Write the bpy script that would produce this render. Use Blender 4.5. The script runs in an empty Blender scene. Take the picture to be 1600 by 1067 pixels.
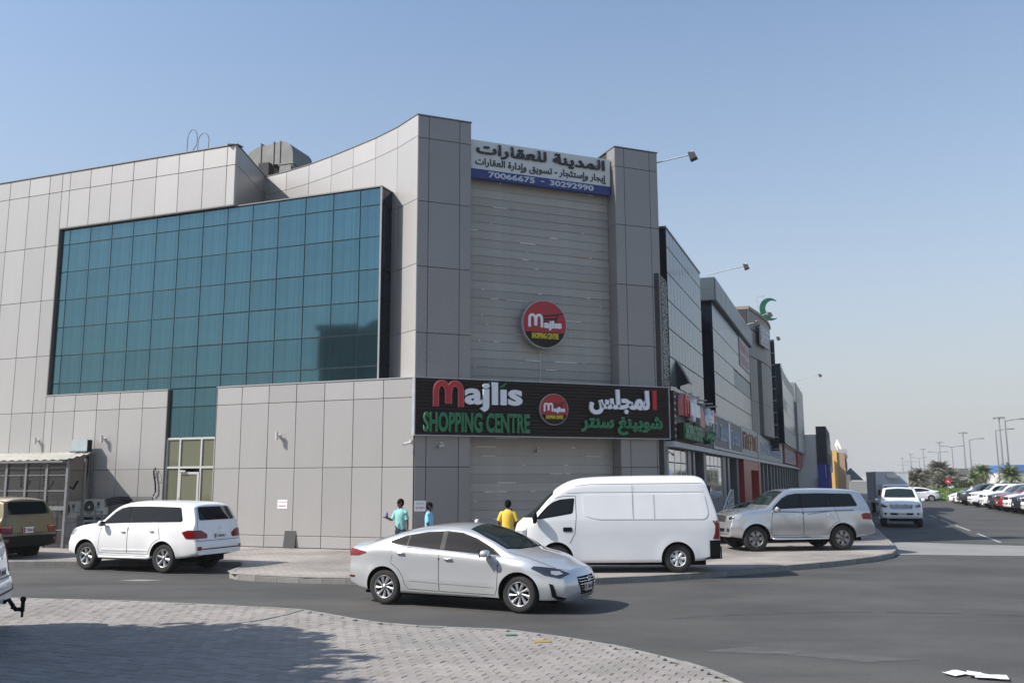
import bpy, bmesh, math, random
from mathutils import Vector, Matrix
from mathutils.bvhtree import BVHTree
from mathutils.geometry import interpolate_bezier
random.seed(7)
S = bpy.context.scene
COL = S.collection
R = math.radians
# ------------------------------------------------------------------ camera
cd = bpy.data.cameras.new("camera"); cam = bpy.data.objects.new("camera", cd); COL.objects.link(cam)
cd.sensor_width = 36; cd.lens = 31.5; cd.clip_end = 6000; cd.clip_start = .1
cam.matrix_world = Matrix.Translation((0, 0, 2.35)) @ Matrix.Rotation(R(90 + 8.81), 4, 'X') @ Matrix.Rotation(R(-.23), 4, 'Z')
S.camera = cam
# ------------------------------------------------------------------ sky and sun
SUN_AZ, SUN_EL = 256., 43.            # the sun stands at the left, slightly behind the camera
w = bpy.data.worlds.new("World"); S.world = w; w.use_nodes = True
nt = w.node_tree; bg = nt.nodes["Background"]
sky = nt.nodes.new("ShaderNodeTexSky"); sky.sky_type = 'NISHITA'; sky.sun_disc = False
sky.sun_elevation = R(SUN_EL); sky.sun_rotation = R(SUN_AZ)
sky.air_density = 1.0; sky.dust_density = 1.0; sky.ozone_density = 1.0; sky.altitude = 10
hs = nt.nodes.new("ShaderNodeHueSaturation"); hs.inputs["Saturation"].default_value = 1.12; hs.inputs["Hue"].default_value = .497; hs.inputs["Value"].default_value = 1.3
nt.links.new(sky.outputs[0], hs.inputs["Color"])
# dusty air low over the horizon, the same all round
tcw = nt.nodes.new("ShaderNodeTexCoord"); sxyz = nt.nodes.new("ShaderNodeSeparateXYZ"); nt.links.new(tcw.outputs["Generated"], sxyz.inputs[0])
rw = nt.nodes.new("ShaderNodeValToRGB"); rw.color_ramp.interpolation = 'B_SPLINE'
rw.color_ramp.elements[0].position = 0; rw.color_ramp.elements[0].color = (1, 1, 1, 1)
rw.color_ramp.elements[1].position = .8; rw.color_ramp.elements[1].color = (0, 0, 0, 1)
for p_, v_ in ((.08, .90), (.2, .58), (.35, .33), (.55, .12)):
    q_ = rw.color_ramp.elements.new(p_); q_.color = (v_, v_, v_, 1)
nt.links.new(sxyz.outputs["Z"], rw.inputs[0])
mw = nt.nodes.new("ShaderNodeMix"); mw.data_type = 'RGBA'
nt.links.new(rw.outputs[0], mw.inputs["Factor"]); nt.links.new(hs.outputs[0], mw.inputs[6]); mw.inputs[7].default_value = (3.45, 3.52, 3.62, 1)
nt.links.new(mw.outputs[2], bg.inputs[0])
bg.inputs[1].default_value = .125
sl = bpy.data.lights.new("sun", 'SUN'); sl.energy = 5.0; sl.angle = R(.53); sl.color = (1, .955, .89)
so = bpy.data.objects.new("sun", sl); COL.objects.link(so)
a_, e_ = R(SUN_AZ), R(SUN_EL)
sun_dir = Vector((math.sin(a_) * math.cos(e_), math.cos(a_) * math.cos(e_), math.sin(e_)))
so.rotation_euler = sun_dir.to_track_quat('Z', 'Y').to_euler()
so.location = sun_dir * 60
S.view_settings.view_transform = 'Standard'; S.view_settings.look = 'None'
S.view_settings.exposure = 0.30; S.view_settings.gamma = 1
S.render.engine = 'CYCLES'
S.cycles.max_bounces = 6; S.cycles.glossy_bounces = 3; S.cycles.transmission_bounces = 2; S.cycles.volume_bounces = 0
S.cycles.use_denoising = True
# ------------------------------------------------------------------ materials
MATS = {}
def mat(name, col, rough=.5, metal=0, spec=.5, var=0, vscale=3, bump=0, bscale=40, rnd=0, coat=0, col2=None, stretch=(1, 1, 1), obj=True, detail=6, emit=0, alpha=1):
    if name in MATS: return MATS[name]
    m = bpy.data.materials.new(name); m.use_nodes = True; t = m.node_tree; b = t.nodes["Principled BSDF"]
    b.inputs["Base Color"].default_value = (*col, 1); b.inputs["Roughness"].default_value = rough
    b.inputs["Metallic"].default_value = metal; b.inputs["Specular IOR Level"].default_value = spec
    b.inputs["Coat Weight"].default_value = coat; b.inputs["Coat Roughness"].default_value = .04
    L = t.links.new
    src = None
    def coords():
        tc = t.nodes.new("ShaderNodeTexCoord"); mp = t.nodes.new("ShaderNodeMapping"); mp.inputs["Scale"].default_value = stretch
        L(tc.outputs["Object"], mp.inputs[0]); return mp.outputs[0]
    if var or bump or col2: co = coords()
    if var or col2:
        n = t.nodes.new("ShaderNodeTexNoise"); n.inputs["Scale"].default_value = vscale; n.inputs["Detail"].default_value = detail
        n.inputs["Roughness"].default_value = .6
        L(co, n.inputs["Vector"])
        r = t.nodes.new("ShaderNodeValToRGB"); r.color_ramp.elements[0].position = .3; r.color_ramp.elements[1].position = .7
        c2 = col2 if col2 else tuple(c * (1 + var) for c in col)
        c1 = col if col2 else tuple(c * (1 - var) for c in col)
        r.color_ramp.elements[0].color = (*c1, 1); r.color_ramp.elements[1].color = (*c2, 1)
        L(n.outputs[0], r.inputs[0]); src = r.outputs[0]
    if rnd:
        oi = t.nodes.new("ShaderNodeObjectInfo"); mr = t.nodes.new("ShaderNodeMapRange")
        mr.inputs[3].default_value = 1 - rnd; mr.inputs[4].default_value = 1 + rnd
        L(oi.outputs["Random"], mr.inputs[0])
        h = t.nodes.new("ShaderNodeHueSaturation"); L(mr.outputs[0], h.inputs["Value"])
        if src: L(src, h.inputs["Color"])
        else: h.inputs["Color"].default_value = (*col, 1)
        src = h.outputs[0]
    if src: L(src, b.inputs["Base Color"])
    if bump:
        n = t.nodes.new("ShaderNodeTexNoise"); n.inputs["Scale"].default_value = bscale; n.inputs["Detail"].default_value = 3; L(co, n.inputs["Vector"])
        bp = t.nodes.new("ShaderNodeBump"); bp.inputs["Strength"].default_value = bump; bp.inputs["Distance"].default_value = .02
        L(n.outputs[0], bp.inputs["Height"]); L(bp.outputs[0], b.inputs["Normal"])
    if emit:
        b.inputs["Emission Color"].default_value = (*col, 1); b.inputs["Emission Strength"].default_value = emit
    MATS[name] = m
    return m
M = {}
M['panel'] = mat('aluminium_panel', (.415, .402, .388), .42, .25, .5, var=.05, vscale=.7, bump=.22, bscale=1.1, rnd=.06, stretch=(1.8, 1.8, .22))
M['panel_shaded'] = mat('aluminium_panel_shaded', (.255, .246, .24), .36, .25, .5, var=.05, vscale=.8, bump=.2, bscale=1.0, rnd=.03, stretch=(1, 1, .4))  # same panels, with the shade of corner and return put in the colour
M['coping'] = mat('coping_metal', (.16, .155, .15), .5, .3)
M['backing'] = mat('joint_backing', (.035, .035, .037), .8)
M['slat'] = mat('louvre_slat', (.325, .31, .28), .42, .1, .5, var=.08, vscale=1.5, rnd=.10, bump=.15, bscale=4)
M['plaster'] = mat('plaster_white', (.62, .61, .57), .8, var=.06, vscale=.6)
M['alu'] = mat('aluminium_frame', (.62, .61, .58), .4, .3, var=.05, vscale=6)
M['galv'] = mat('galvanised_steel', (.42, .43, .44), .5, .5, var=.18, vscale=4)
M['duct'] = mat('duct_sheet_metal', (.15, .152, .142), .5, .4, var=.22, vscale=1.6, bump=.2, bscale=2)
M['bronze'] = mat('bronze_mullion', (.16, .15, .135), .5, .4)
M['black'] = mat('black_plastic', (.007, .007, .008), .45, spec=.15)
M['rubber'] = mat('tyre_rubber', (.022, .021, .02), .85, var=.3, vscale=9)
M['well'] = mat('wheel_well', (.008, .008, .008), .95, spec=.1)
M['chrome'] = mat('chrome_trim', (.75, .75, .76), .12, 1)
M['rim'] = mat('alloy_rim', (.50, .50, .51), .32, .75)
M['rimsteel'] = mat('steel_rim', (.33, .325, .31), .45, .6, var=.2, vscale=14)
M['caps'] = mat('silver_hubcap', (.62, .62, .62), .4, .35)
M['glass'] = mat('tinted_glass', (.004, .0055, .006), .03, 0, .36)
M['glassgreen'] = mat('windscreen_glass', (.014, .022, .020), .04, 0, .5)
M['white'] = mat('white_car_paint', (.80, .80, .80), .38, 0, .5, coat=.7, var=.02, vscale=2)
M['whitevan'] = mat('white_van_paint', (.76, .765, .77), .42, 0, .5, coat=.45, var=.035, vscale=1.4)
M['silver'] = mat('silver_car_paint', (.60, .61, .62), .28, .5, .5, coat=.9)
M['silver_dusty'] = mat('dusty_silver_paint', (.56, .57, .585), .26, .75, .5, coat=1, col2=(.50, .50, .50), vscale=1.2)
M['gold'] = mat('gold_beige_paint', (.175, .135, .065), .35, .3, .5, coat=.7)
M['red'] = mat('red_car_paint', (.30, .015, .02), .35, .1, .5, coat=.9)
M['navy'] = mat('dark_navy_paint', (.015, .018, .035), .3, .2, .5, coat=.9)
M['darkgrey'] = mat('dark_grey_paint', (.06, .062, .068), .3, .4, .5, coat=.9)
M['redlens'] = mat('red_lens', (.17, .005, .007), .2, 0, .4, coat=.3)
M['redlens2'] = mat('dark_red_lens', (.14, .004, .006), .2, 0, .4, coat=.3)
M['amber'] = mat('amber_lens', (.55, .18, .04), .15, coat=1)
M['lens'] = mat('clear_lamp_lens', (.42, .43, .43), .08, .35, .8, coat=1)
M['lensdark'] = mat('dark_lamp_bowl', (.035, .038, .045), .1, .4, .8, coat=1)
M['plate'] = mat('number_plate', (.78, .78, .78), .5)
M['maroon'] = mat('maroon_print', (.22, .01, .03), .5)
M['ink'] = mat('black_print', (.015, .015, .02), .5)
M['paper'] = mat('white_paper', (.82, .81, .84), .7)
M['seam'] = mat('shut_line', (.03, .03, .03), .8)
def glassmat(name, col, rough, metal, curtain=0, tilt=.5, spec=.6, rnd=.1):
    m = mat(name, col, rough, metal, spec, rnd=rnd, var=.10, vscale=.35, bump=.06, bscale=.8)
    if curtain:
        t = m.node_tree; b = t.nodes["Principled BSDF"]
        src = b.inputs["Base Color"].links[0].from_socket
        tc = t.nodes.new("ShaderNodeTexCoord"); wv = t.nodes.new("ShaderNodeTexNoise"); mp = t.nodes.new("ShaderNodeMapping")
        mp.inputs["Scale"].default_value = (9, 9, .12); t.links.new(tc.outputs["Object"], mp.inputs[0]); t.links.new(mp.outputs[0], wv.inputs[0]); wv.inputs["Scale"].default_value = 1.3
        oi = t.nodes.new("ShaderNodeObjectInfo")
        mx = t.nodes.new("ShaderNodeMix"); mx.data_type = 'RGBA'; mx.blend_type = 'MULTIPLY'
        r = t.nodes.new("ShaderNodeValToRGB"); r.color_ramp.elements[0].color = (.72, .72, .72, 1); r.color_ramp.elements[1].color = (1.25, 1.25, 1.2, 1)
        r.color_ramp.elements[0].position = .35; r.color_ramp.elements[1].position = .7
        t.links.new(wv.outputs[0], r.inputs[0]); mx.inputs["Factor"].default_value = curtain
        t.links.new(src, mx.inputs[6]); t.links.new(r.outputs[0], mx.inputs[7]); t.links.new(mx.outputs[2], b.inputs["Base Color"])
    return m
M['teal'] = glassmat('teal_reflective_glass', (.09, .185, .225), .05, .87, curtain=.45, rnd=.05)
M['bluegrey'] = glassmat('blue_grey_glass', (.085, .108, .122), .22, .22, spec=.5, rnd=.06)
M['navyglass'] = glassmat('dark_navy_glass', (.008, .013, .022), .08, .1, spec=.4)
M['doorglass'] = glassmat('door_glass_film', (.16, .165, .11), .08, .1, rnd=.05)
M['shopglass'] = glassmat('shop_glass', (.55, .55, .50), .04, .85, spec=.9)

# ------------------------------------------------------------------ mesh helpers
class MB:
    def __init__(s): s.v = []; s.f = []; s.m = []; s.mats = []
    def mi(s, m):
        if m not in s.mats: s.mats.append(m)
        return s.mats.index(m)
    def add(s, vs, fs, m, T=None):
        k = len(s.v); i = s.mi(m)
        s.v += [tuple(T @ Vector(v)) if T else tuple(v) for v in vs]
        for f in fs: s.f.append([k + q for q in f]); s.m.append(i)
        return s
    def box(s, a, b, m, T=None):
        x0, y0, z0 = a; x1, y1, z1 = b
        return s.add([(x0, y0, z0), (x1, y0, z0), (x1, y1, z0), (x0, y1, z0), (x0, y0, z1), (x1, y0, z1), (x1, y1, z1), (x0, y1, z1)],
                     [(0, 3, 2, 1), (4, 5, 6, 7), (0, 1, 5, 4), (1, 2, 6, 5), (2, 3, 7, 6), (3, 0, 4, 7)], m, T)
    def prism(s, poly, z0, z1, m, T=None):
        n = len(poly)
        vs = [(p[0], p[1], z0) for p in poly] + [(p[0], p[1], z1) for p in poly]
        fs = [list(range(n))[::-1], list(range(n, 2 * n))] + [(i, (i + 1) % n, n + (i + 1) % n, n + i) for i in range(n)]
        return s.add(vs, fs, m, T)
    def tube(s, pts, r, m, n=6, T=None, caps=True):
        pts = [Vector(p) for p in pts]; rs = r if isinstance(r, (list, tuple)) else [r] * len(pts)
        vs = []; fs = []
        up = Vector((0, 0, 1))
        for i, p in enumerate(pts):
            d = (pts[min(i + 1, len(pts) - 1)] - pts[max(i - 1, 0)]).normalized()
            if abs(d.z) > .95: up = Vector((1, 0, 0))
            else: up = Vector((0, 0, 1))
            a = d.cross(up).normalized(); b = a.cross(d)
            for k in range(n):
                t = 2 * math.pi * k / n
                vs.append(p + (a * math.cos(t) + b * math.sin(t)) * rs[i])
        for i in range(len(pts) - 1):
            for k in range(n):
                q = (k + 1) % n
                fs.append((i * n + k, (i + 1) * n + k, (i + 1) * n + q, i * n + q))
        if caps: fs += [tuple(range(n)), tuple(range((len(pts) - 1) * n, len(pts) * n))[::-1]]
        return s.add(vs, fs, m, T)
    def lathe(s, prof, m, n=24, T=None, axis='z'):
        vs = []; fs = []
        for (r, z) in prof:
            for k in range(n):
                t = 2 * math.pi * k / n
                c, d = r * math.cos(t), r * math.sin(t)
                vs.append((c, d, z) if axis == 'z' else (c, z, d))
        for i in range(len(prof) - 1):
            for k in range(n):
                q = (k + 1) % n
                f = (i * n + k, i * n + q, (i + 1) * n + q, (i + 1) * n + k)
                fs.append(f if axis == 'z' else f[::-1])
        return s.add(vs, fs, m, T)
    def mesh(s, name, smooth=False):
        me = bpy.data.meshes.new(name); me.from_pydata(s.v, [], s.f)
        for m in s.mats: me.materials.append(m)
        me.polygons.foreach_set('material_index', s.m)
        if smooth: me.polygons.foreach_set('use_smooth', [True] * len(me.polygons))
        me.update(); return me
    def build(s, name, parent=None, loc=(0, 0, 0), rz=0, smooth=False):
        return obj(name, s.mesh(name, smooth), parent, loc, rz)
def obj(name, me, parent=None, loc=(0, 0, 0), rz=0):
    o = bpy.data.objects.new(name, me); COL.objects.link(o); o.parent = parent
    o.location = loc; o.rotation_euler = (0, 0, rz) if not isinstance(rz, (tuple, list)) else rz
    return o
def tag(o, label=None, cat=None, group=None, kind=None):
    for k, v in (('label', label), ('category', cat), ('group', group), ('kind', kind)):
        if v: o[k] = v
    return o
def thing(name, label, cat, loc=(0, 0, 0), rz=0, group=None):
    return tag(obj(name, None, None, loc, rz), label, cat, group)
def copy_tree(o, parent=None):
    c = o.copy(); COL.objects.link(c); c.parent = parent
    for ch in list(o.children): copy_tree(ch, c)
    return c
def interp(tab, x):
    if x <= tab[0][0]: return tab[0][1]
    for i in range(len(tab) - 1):
        if x <= tab[i + 1][0]:
            t = (x - tab[i][0]) / (tab[i + 1][0] - tab[i][0]); return tab[i][1] * (1 - t) + tab[i + 1][1] * t
    return tab[-1][1]
def smooth_tab(tab, n=90):
    # monotone cubic (Fritsch-Carlson) resample
    xs = [p[0] for p in tab]; ys = [p[1] for p in tab]; k = len(xs)
    d = [(ys[i + 1] - ys[i]) / (xs[i + 1] - xs[i]) for i in range(k - 1)]
    m = [d[0]] + [0 if d[i - 1] * d[i] <= 0 else (d[i - 1] + d[i]) / 2 for i in range(1, k - 1)] + [d[-1]]
    for i in range(k - 1):
        if d[i] == 0: m[i] = m[i + 1] = 0
        else:
            a, b = m[i] / d[i], m[i + 1] / d[i]; s = a * a + b * b
            if s > 9: t = 3 / math.sqrt(s); m[i] = t * a * d[i]; m[i + 1] = t * b * d[i]
    out = []
    for j in range(n):
        x = xs[0] + (xs[-1] - xs[0]) * j / (n - 1)
        i = max(q for q in range(k - 1) if xs[q] <= x + 1e-9)
        h = xs[i + 1] - xs[i]; t = min(1, (x - xs[i]) / h)
        out.append((x, (2 * t**3 - 3 * t**2 + 1) * ys[i] + (t**3 - 2 * t**2 + t) * h * m[i] + (-2 * t**3 + 3 * t**2) * ys[i + 1] + (t**3 - t**2) * h * m[i + 1]))
    return out
# ------------------------------------------------------------------ lettering
AR = {'ا': (0xFE8D, 0xFE8E, 0, 0), 'أ': (0xFE83, 0xFE84, 0, 0), 'إ': (0xFE87, 0xFE88, 0, 0), 'ب': (0xFE8F, 0xFE90, 0xFE91, 0xFE92), 'ة': (0xFE93, 0xFE94, 0, 0), 'ت': (0xFE95, 0xFE96, 0xFE97, 0xFE98), 'ج': (0xFE9D, 0xFE9E, 0xFE9F, 0xFEA0), 'د': (0xFEA9, 0xFEAA, 0, 0), 'ر': (0xFEAD, 0xFEAE, 0, 0), 'س': (0xFEB1, 0xFEB2, 0xFEB3, 0xFEB4), 'ش': (0xFEB5, 0xFEB6, 0xFEB7, 0xFEB8), 'ع': (0xFEC9, 0xFECA, 0xFECB, 0xFECC), 'غ': (0xFECD, 0xFECE, 0xFECF, 0xFED0), 'ق': (0xFED5, 0xFED6, 0xFED7, 0xFED8), 'ل': (0xFEDD, 0xFEDE, 0xFEDF, 0xFEE0), 'م': (0xFEE1, 0xFEE2, 0xFEE3, 0xFEE4), 'ن': (0xFEE5, 0xFEE6, 0xFEE7, 0xFEE8), 'و': (0xFEED, 0xFEEE, 0, 0), 'ي': (0xFEF1, 0xFEF2, 0xFEF3, 0xFEF4), 'ئ': (0xFE89, 0xFE8A, 0xFE8B, 0xFE8C)}
def shape_ar(t):
    out = []
    for i, c in enumerate(t):
        if c not in AR: out.append(c); continue
        p = t[i - 1] if i else ' '; n = t[i + 1] if i + 1 < len(t) else ' '
        jp = p in AR and AR[p][2]; jn = AR[c][2] and n in AR
        out.append(chr(AR[c][(3 if jn else 1) if jp else (2 if jn else 0)]))
    return ''.join(reversed(out))
def text_mesh(txt, x0, z0, wd, ht, m, bold=.02, depth=.05, out=0, shear=0, arabic=False, res=3):
    """lettering standing in the XZ plane, front towards -Y, fitted to the box x0,z0,wd,ht"""
    c = bpy.data.curves.new('t', 'FONT'); c.body = shape_ar(txt) if arabic else txt; c.size = 1; c.offset = bold; c.extrude = .5; c.resolution_u = res; c.shear = shear
    o = bpy.data.objects.new('t', c); COL.objects.link(o)
    dg = bpy.context.evaluated_depsgraph_get(); dg.update()
    me = bpy.data.meshes.new_from_object(o.evaluated_get(dg)); bpy.data.objects.remove(o); bpy.data.curves.remove(c)
    bm = bmesh.new(); bm.from_mesh(me); bmesh.ops.remove_doubles(bm, verts=bm.verts, dist=1e-5)
    seen = set(); isl = []
    for v in bm.verts:
        if v in seen: continue
        st = [v]; seen.add(v); g = []
        while st:
            q = st.pop(); g.append(q)
            for e in q.link_edges:
                k = e.other_vert(q)
                if k not in seen: seen.add(k); st.append(k)
        isl.append(g)
    xs = [v.co.x for v in bm.verts]; ys = [v.co.y for v in bm.verts]
    sx = wd / (max(xs) - min(xs)); sy = ht / (max(ys) - min(ys)); mx, my = min(xs), min(ys)
    isl.sort(key=lambda g: sum(v.co.x for v in g) / len(g))
    for k, g in enumerate(isl):
        for v in g:
            front = v.co.z > 0
            x = (v.co.x - mx) * sx + x0; z = (v.co.y - my) * sy + z0
            v.co = (x, -(out + (depth + (k % 3) * .0025 if front else .001)), z)
    bm.to_mesh(me); bm.free(); me.materials.clear(); me.materials.append(m); return me
def pil(n): return [(math.cos(2 * math.pi * k / n), math.sin(2 * math.pi * k / n)) for k in range(n)]
# ------------------------------------------------------------------ frames measured from the place
A = Vector((-3.196, 29.31, 0))                       # foot of the building's corner
def D2(az): a = R(az); return Vector((math.sin(a), math.cos(a), 0))
dL, dC, dS = D2(-68.8), D2(67.5), D2(20.6)
nL = Vector((-dL.y, dL.x, 0)); nC = Vector((dC.y, -dC.x, 0)); nS = Vector((dS.y, -dS.x, 0))
rL, rC, rS = R(-21.2), R(22.5), R(69.4)
S0 = A + dC * 9.52
PL_ = lambda u, out=0, z=0: A + dL * u + nL * out + Vector((0, 0, z))      # left facade
PC_ = lambda u, out=0, z=0: A + dC * u + nC * out + Vector((0, 0, z))      # corner facade
PS_ = lambda u, out=0, z=0: S0 + dS * u + nS * out + Vector((0, 0, z))     # street facade
# ------------------------------------------------------------------ ground, roads, pavements
def sheet(name, poly, z, m, kind='structure', parent=None):
    bm = bmesh.new(); f = bm.faces.new([bm.verts.new((p[0], p[1], z)) for p in poly])
    if f.normal.z < 0 or f.calc_area() and (f.normal_update() or f.normal.z < 0): f.normal_flip()
    me = bpy.data.meshes.new(name); bm.to_mesh(me); bm.free(); me.materials.append(m)
    return tag(obj(name, me, parent), kind=kind)
M['sand'] = mat('sandy_ground', (.30, .26, .21), .95, var=.2, vscale=.15, bump=.3, bscale=3)
def asphalt():
    m = bpy.data.materials.new('asphalt'); m.use_nodes = True; t = m.node_tree; b = t.nodes["Principled BSDF"]; L = t.links.new
    tc = t.nodes.new("ShaderNodeTexCoord")
    def noise(sc, det, scale=(1, 1, 1), rough=.6, rot=0):
        mp = t.nodes.new("ShaderNodeMapping"); mp.inputs["Scale"].default_value = scale; mp.inputs["Rotation"].default_value = (0, 0, rot)
        n = t.nodes.new("ShaderNodeTexNoise"); n.inputs["Scale"].default_value = sc; n.inputs["Detail"].default_value = det; n.inputs["Roughness"].default_value = rough
        L(tc.outputs["Object"], mp.inputs[0]); L(mp.outputs[0], n.inputs["Vector"]); return n.outputs[0]
    def mix(a, bb, f, mode='MIX'):
        x = t.nodes.new("ShaderNodeMix"); x.data_type = 'RGBA'; x.blend_type = mode
        for s_, v in ((6, a), (7, bb)):
            if isinstance(v, tuple): x.inputs[s_].default_value = (*v, 1)
            else: L(v, x.inputs[s_])
        if isinstance(f, float): x.inputs[0].default_value = f
        else: L(f, x.inputs[0])
        return x.outputs[2]
    def ramp(s_, a, bb, ca=0, cb=1):
        r = t.nodes.new("ShaderNodeMapRange"); r.inputs[1].default_value = a; r.inputs[2].default_value = bb; r.inputs[3].default_value = ca; r.inputs[4].default_value = cb
        L(s_, r.inputs[0]); return r.outputs[0]
    base = mix((.056, .054, .051), (.082, .079, .074), ramp(noise(.35, 6), .35, .65))
    base = mix(base, (.125, .12, .112), ramp(noise(.12, 5, (1, 2.6, 1), .65, R(-15)), .50, .70, 0, .55))           # dust drifts
    base = mix(base, (.036, .035, .034), ramp(noise(.16, 4, (.45, 4.5, 1), .6, R(-4)), .56, .70, 0, .55))           # worn tyre tracks
    base = mix(base, (.16, .155, .15), ramp(noise(55, 2), .60, .72, 0, .55))                                         # pale chippings
    base = mix(base, (.025, .025, .025), ramp(noise(38, 2), .60, .7, 0, .6))
    L(base, b.inputs["Base Color"]); b.inputs["Roughness"].default_value = .82; b.inputs["Specular IOR Level"].default_value = .35
    bp = t.nodes.new("ShaderNodeBump"); bp.inputs["Strength"].default_value = .45; bp.inputs["Distance"].default_value = .012
    L(noise(60, 3), bp.inputs["Height"]); L(bp.outputs[0], b.inputs["Normal"])
    return m
M['asphalt'] = asphalt()
M['conc'] = mat('pale_concrete', (.24, .235, .225), .9, var=.14, vscale=.5, bump=.25, bscale=8)
M['kerb'] = mat('kerb_concrete', (.23, .225, .21), .9, var=.22, vscale=2.2, bump=.35, bscale=14, rnd=.08)
M['paint'] = mat('worn_road_paint', (.34, .34, .33), .8, var=.4, vscale=6)
def paving_mat():
    m = bpy.data.materials.new('small_paving'); m.use_nodes = True; t = m.node_tree; b = t.nodes["Principled BSDF"]; L = t.links.new
    tc = t.nodes.new("ShaderNodeTexCoord"); mp = t.nodes.new("ShaderNodeMapping"); mp.inputs["Rotation"].default_value = (0, 0, R(24)); L(tc.outputs["Object"], mp.inputs[0])
    br = t.nodes.new("ShaderNodeTexBrick"); br.inputs["Scale"].default_value = 1; br.inputs["Brick Width"].default_value = .24; br.inputs["Row Height"].default_value = .13
    br.inputs["Mortar Size"].default_value = .006; br.inputs["Color1"].default_value = (.355, .32, .293, 1); br.inputs["Color2"].default_value = (.29, .265, .245, 1); br.inputs["Mortar"].default_value = (.17, .155, .14, 1)
    L(mp.outputs[0], br.inputs[0])
    n = t.nodes.new("ShaderNodeTexNoise"); n.inputs["Scale"].default_value = .5; n.inputs["Detail"].default_value = 7; L(tc.outputs["Object"], n.inputs[0])
    r = t.nodes.new("ShaderNodeValToRGB"); r.color_ramp.elements[0].position = .32; r.color_ramp.elements[0].color = (.62, .62, .62, 1); r.color_ramp.elements[1].position = .66; r.color_ramp.elements[1].color = (1.15, 1.13, 1.1, 1)
    L(n.outputs[0], r.inputs[0]); x = t.nodes.new("ShaderNodeMix"); x.data_type = 'RGBA'; x.blend_type = 'MULTIPLY'; x.inputs[0].default_value = 1
    L(br.outputs[0], x.inputs[6]); L(r.outputs[0], x.inputs[7]); L(x.outputs[2], b.inputs["Base Color"]); b.inputs["Roughness"].default_value = .9
    bp = t.nodes.new("ShaderNodeBump"); bp.inputs["Strength"].default_value = .5; bp.inputs["Distance"].default_value = .01; L(br.outputs[1], bp.inputs["Height"]); bp.invert = True; L(bp.outputs[0], b.inputs["Normal"])
    return m
M['paving'] = paving_mat()
sheet('ground', [(-900, -500), (900, -500), (900, 2600), (-900, 2600)], -.02, M['sand'])
sheet('road', [(-70, -12), (70, -12), (70, 40), (52, 62), (60, 88), (44, 96), (34, 96), (24, 66), (13.2, 35), (7.3, 26.5), (-70, 26.6)], -.012, M['asphalt'])
# raised pavement round the building with its curved kerb
isl = [(-40, 26.35), (-16, 26.2), (-9.0, 26.0), (-7.55, 25.7), (-7.25, 24.6), (-7.2, 23.2), (-6.9, 22.55), (-6.2, 22.1), (-4.9, 21.62), (-3.9, 21.4), (-2, 21.12), (0, 21.05), (1.9, 21.16), (3.3, 21.65), (4.65, 22.35), (6.58, 23.66), (8.75, 25.15), (10.4, 26.55), (11.5, 27.85), (12.15, 29.1), (12.75, 30.6), (13.5, 32.6), (14.3, 35.0), (17.4, 44.0)]
end_ = Vector(isl[-1]).to_3d() + dS * 120
isl2 = isl + [(end_.x, end_.y), (end_.x - 25, end_.y + 9), (S0.x + 2, S0.y + 9), (-3, 34), (-40, 46)]
sheet('pavement', isl2, .128, M['paving'])
def kerb_run(name, pts, wd, z0, z1, m, stone=.9, side=1, kind='structure', chamf=.03, maxn=290):
    root = tag(obj(name, None), kind=kind)
    P = [Vector((p[0], p[1], 0)) for p in pts]
    ln = [0]
    for a, b in zip(P, P[1:]): ln.append(ln[-1] + (b - a).length)
    def at(s_):
        for i in range(len(P) - 1):
            if s_ <= ln[i + 1] + 1e-9:
                t = (s_ - ln[i]) / (ln[i + 1] - ln[i]); return P[i].lerp(P[i + 1], t), (P[i + 1] - P[i]).normalized()
        return P[-1], (P[-1] - P[-2]).normalized()
    n = int(ln[-1] / stone)
    prof = [(0, z0), (0, z1 - chamf), (chamf, z1), (wd, z1), (wd, z0)]
    me = None
    for k in range(min(n, maxn)):
        a, _ = at(k * stone + .004); b, _ = at((k + 1) * stone - .004)
        d = (b - a); l = d.length; d.normalize(); nn = Vector((-d.y, d.x, 0)) * side
        mb = MB(); vs = []; j = random.uniform(-.004, .004)
        for q in (a, b): vs += [q + nn * (o - .0) + Vector((0, 0, z + j)) for o, z in prof]
        mb.add([v - a for v in vs], [(i, i + 1, i + 6, i + 5) for i in range(4)] + [(0, 1, 2, 3, 4), (9, 8, 7, 6, 5)], m)
        mb.build('kerb_stone', root, a)
    return root
kerb_run('kerb', isl, .13, -.05, .136, M['kerb'], .6)
# the street's kerb further on, joined stones
mb = MB(); q0 = Vector((*isl[-1], 0))
for k in range(110):
    a = q0 + dS * (k + .004); b = q0 + dS * (k + .996); n_ = -nS * .13
    mb.add([a + Vector((0, 0, -.05)), b + Vector((0, 0, -.05)), b + Vector((0, 0, .134)), a + Vector((0, 0, .134)), a + n_ + Vector((0, 0, .134)), b + n_ + Vector((0, 0, .134))], [(0, 1, 2, 3), (3, 2, 5, 4)], M['kerb'])
tag(mb.build('street_kerb'), kind='structure')
# pale raised crossing at the mouth of the street
sheet('crossing', [(12.1, 29.0), (15.73, 28.3), (23, 27.0), (30, 25.6), (30, 27.6), (24, 29.6), (18.1, 32.5), (14.5, 34.8), (13.6, 32.9)], -.006, M['conc'])
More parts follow.
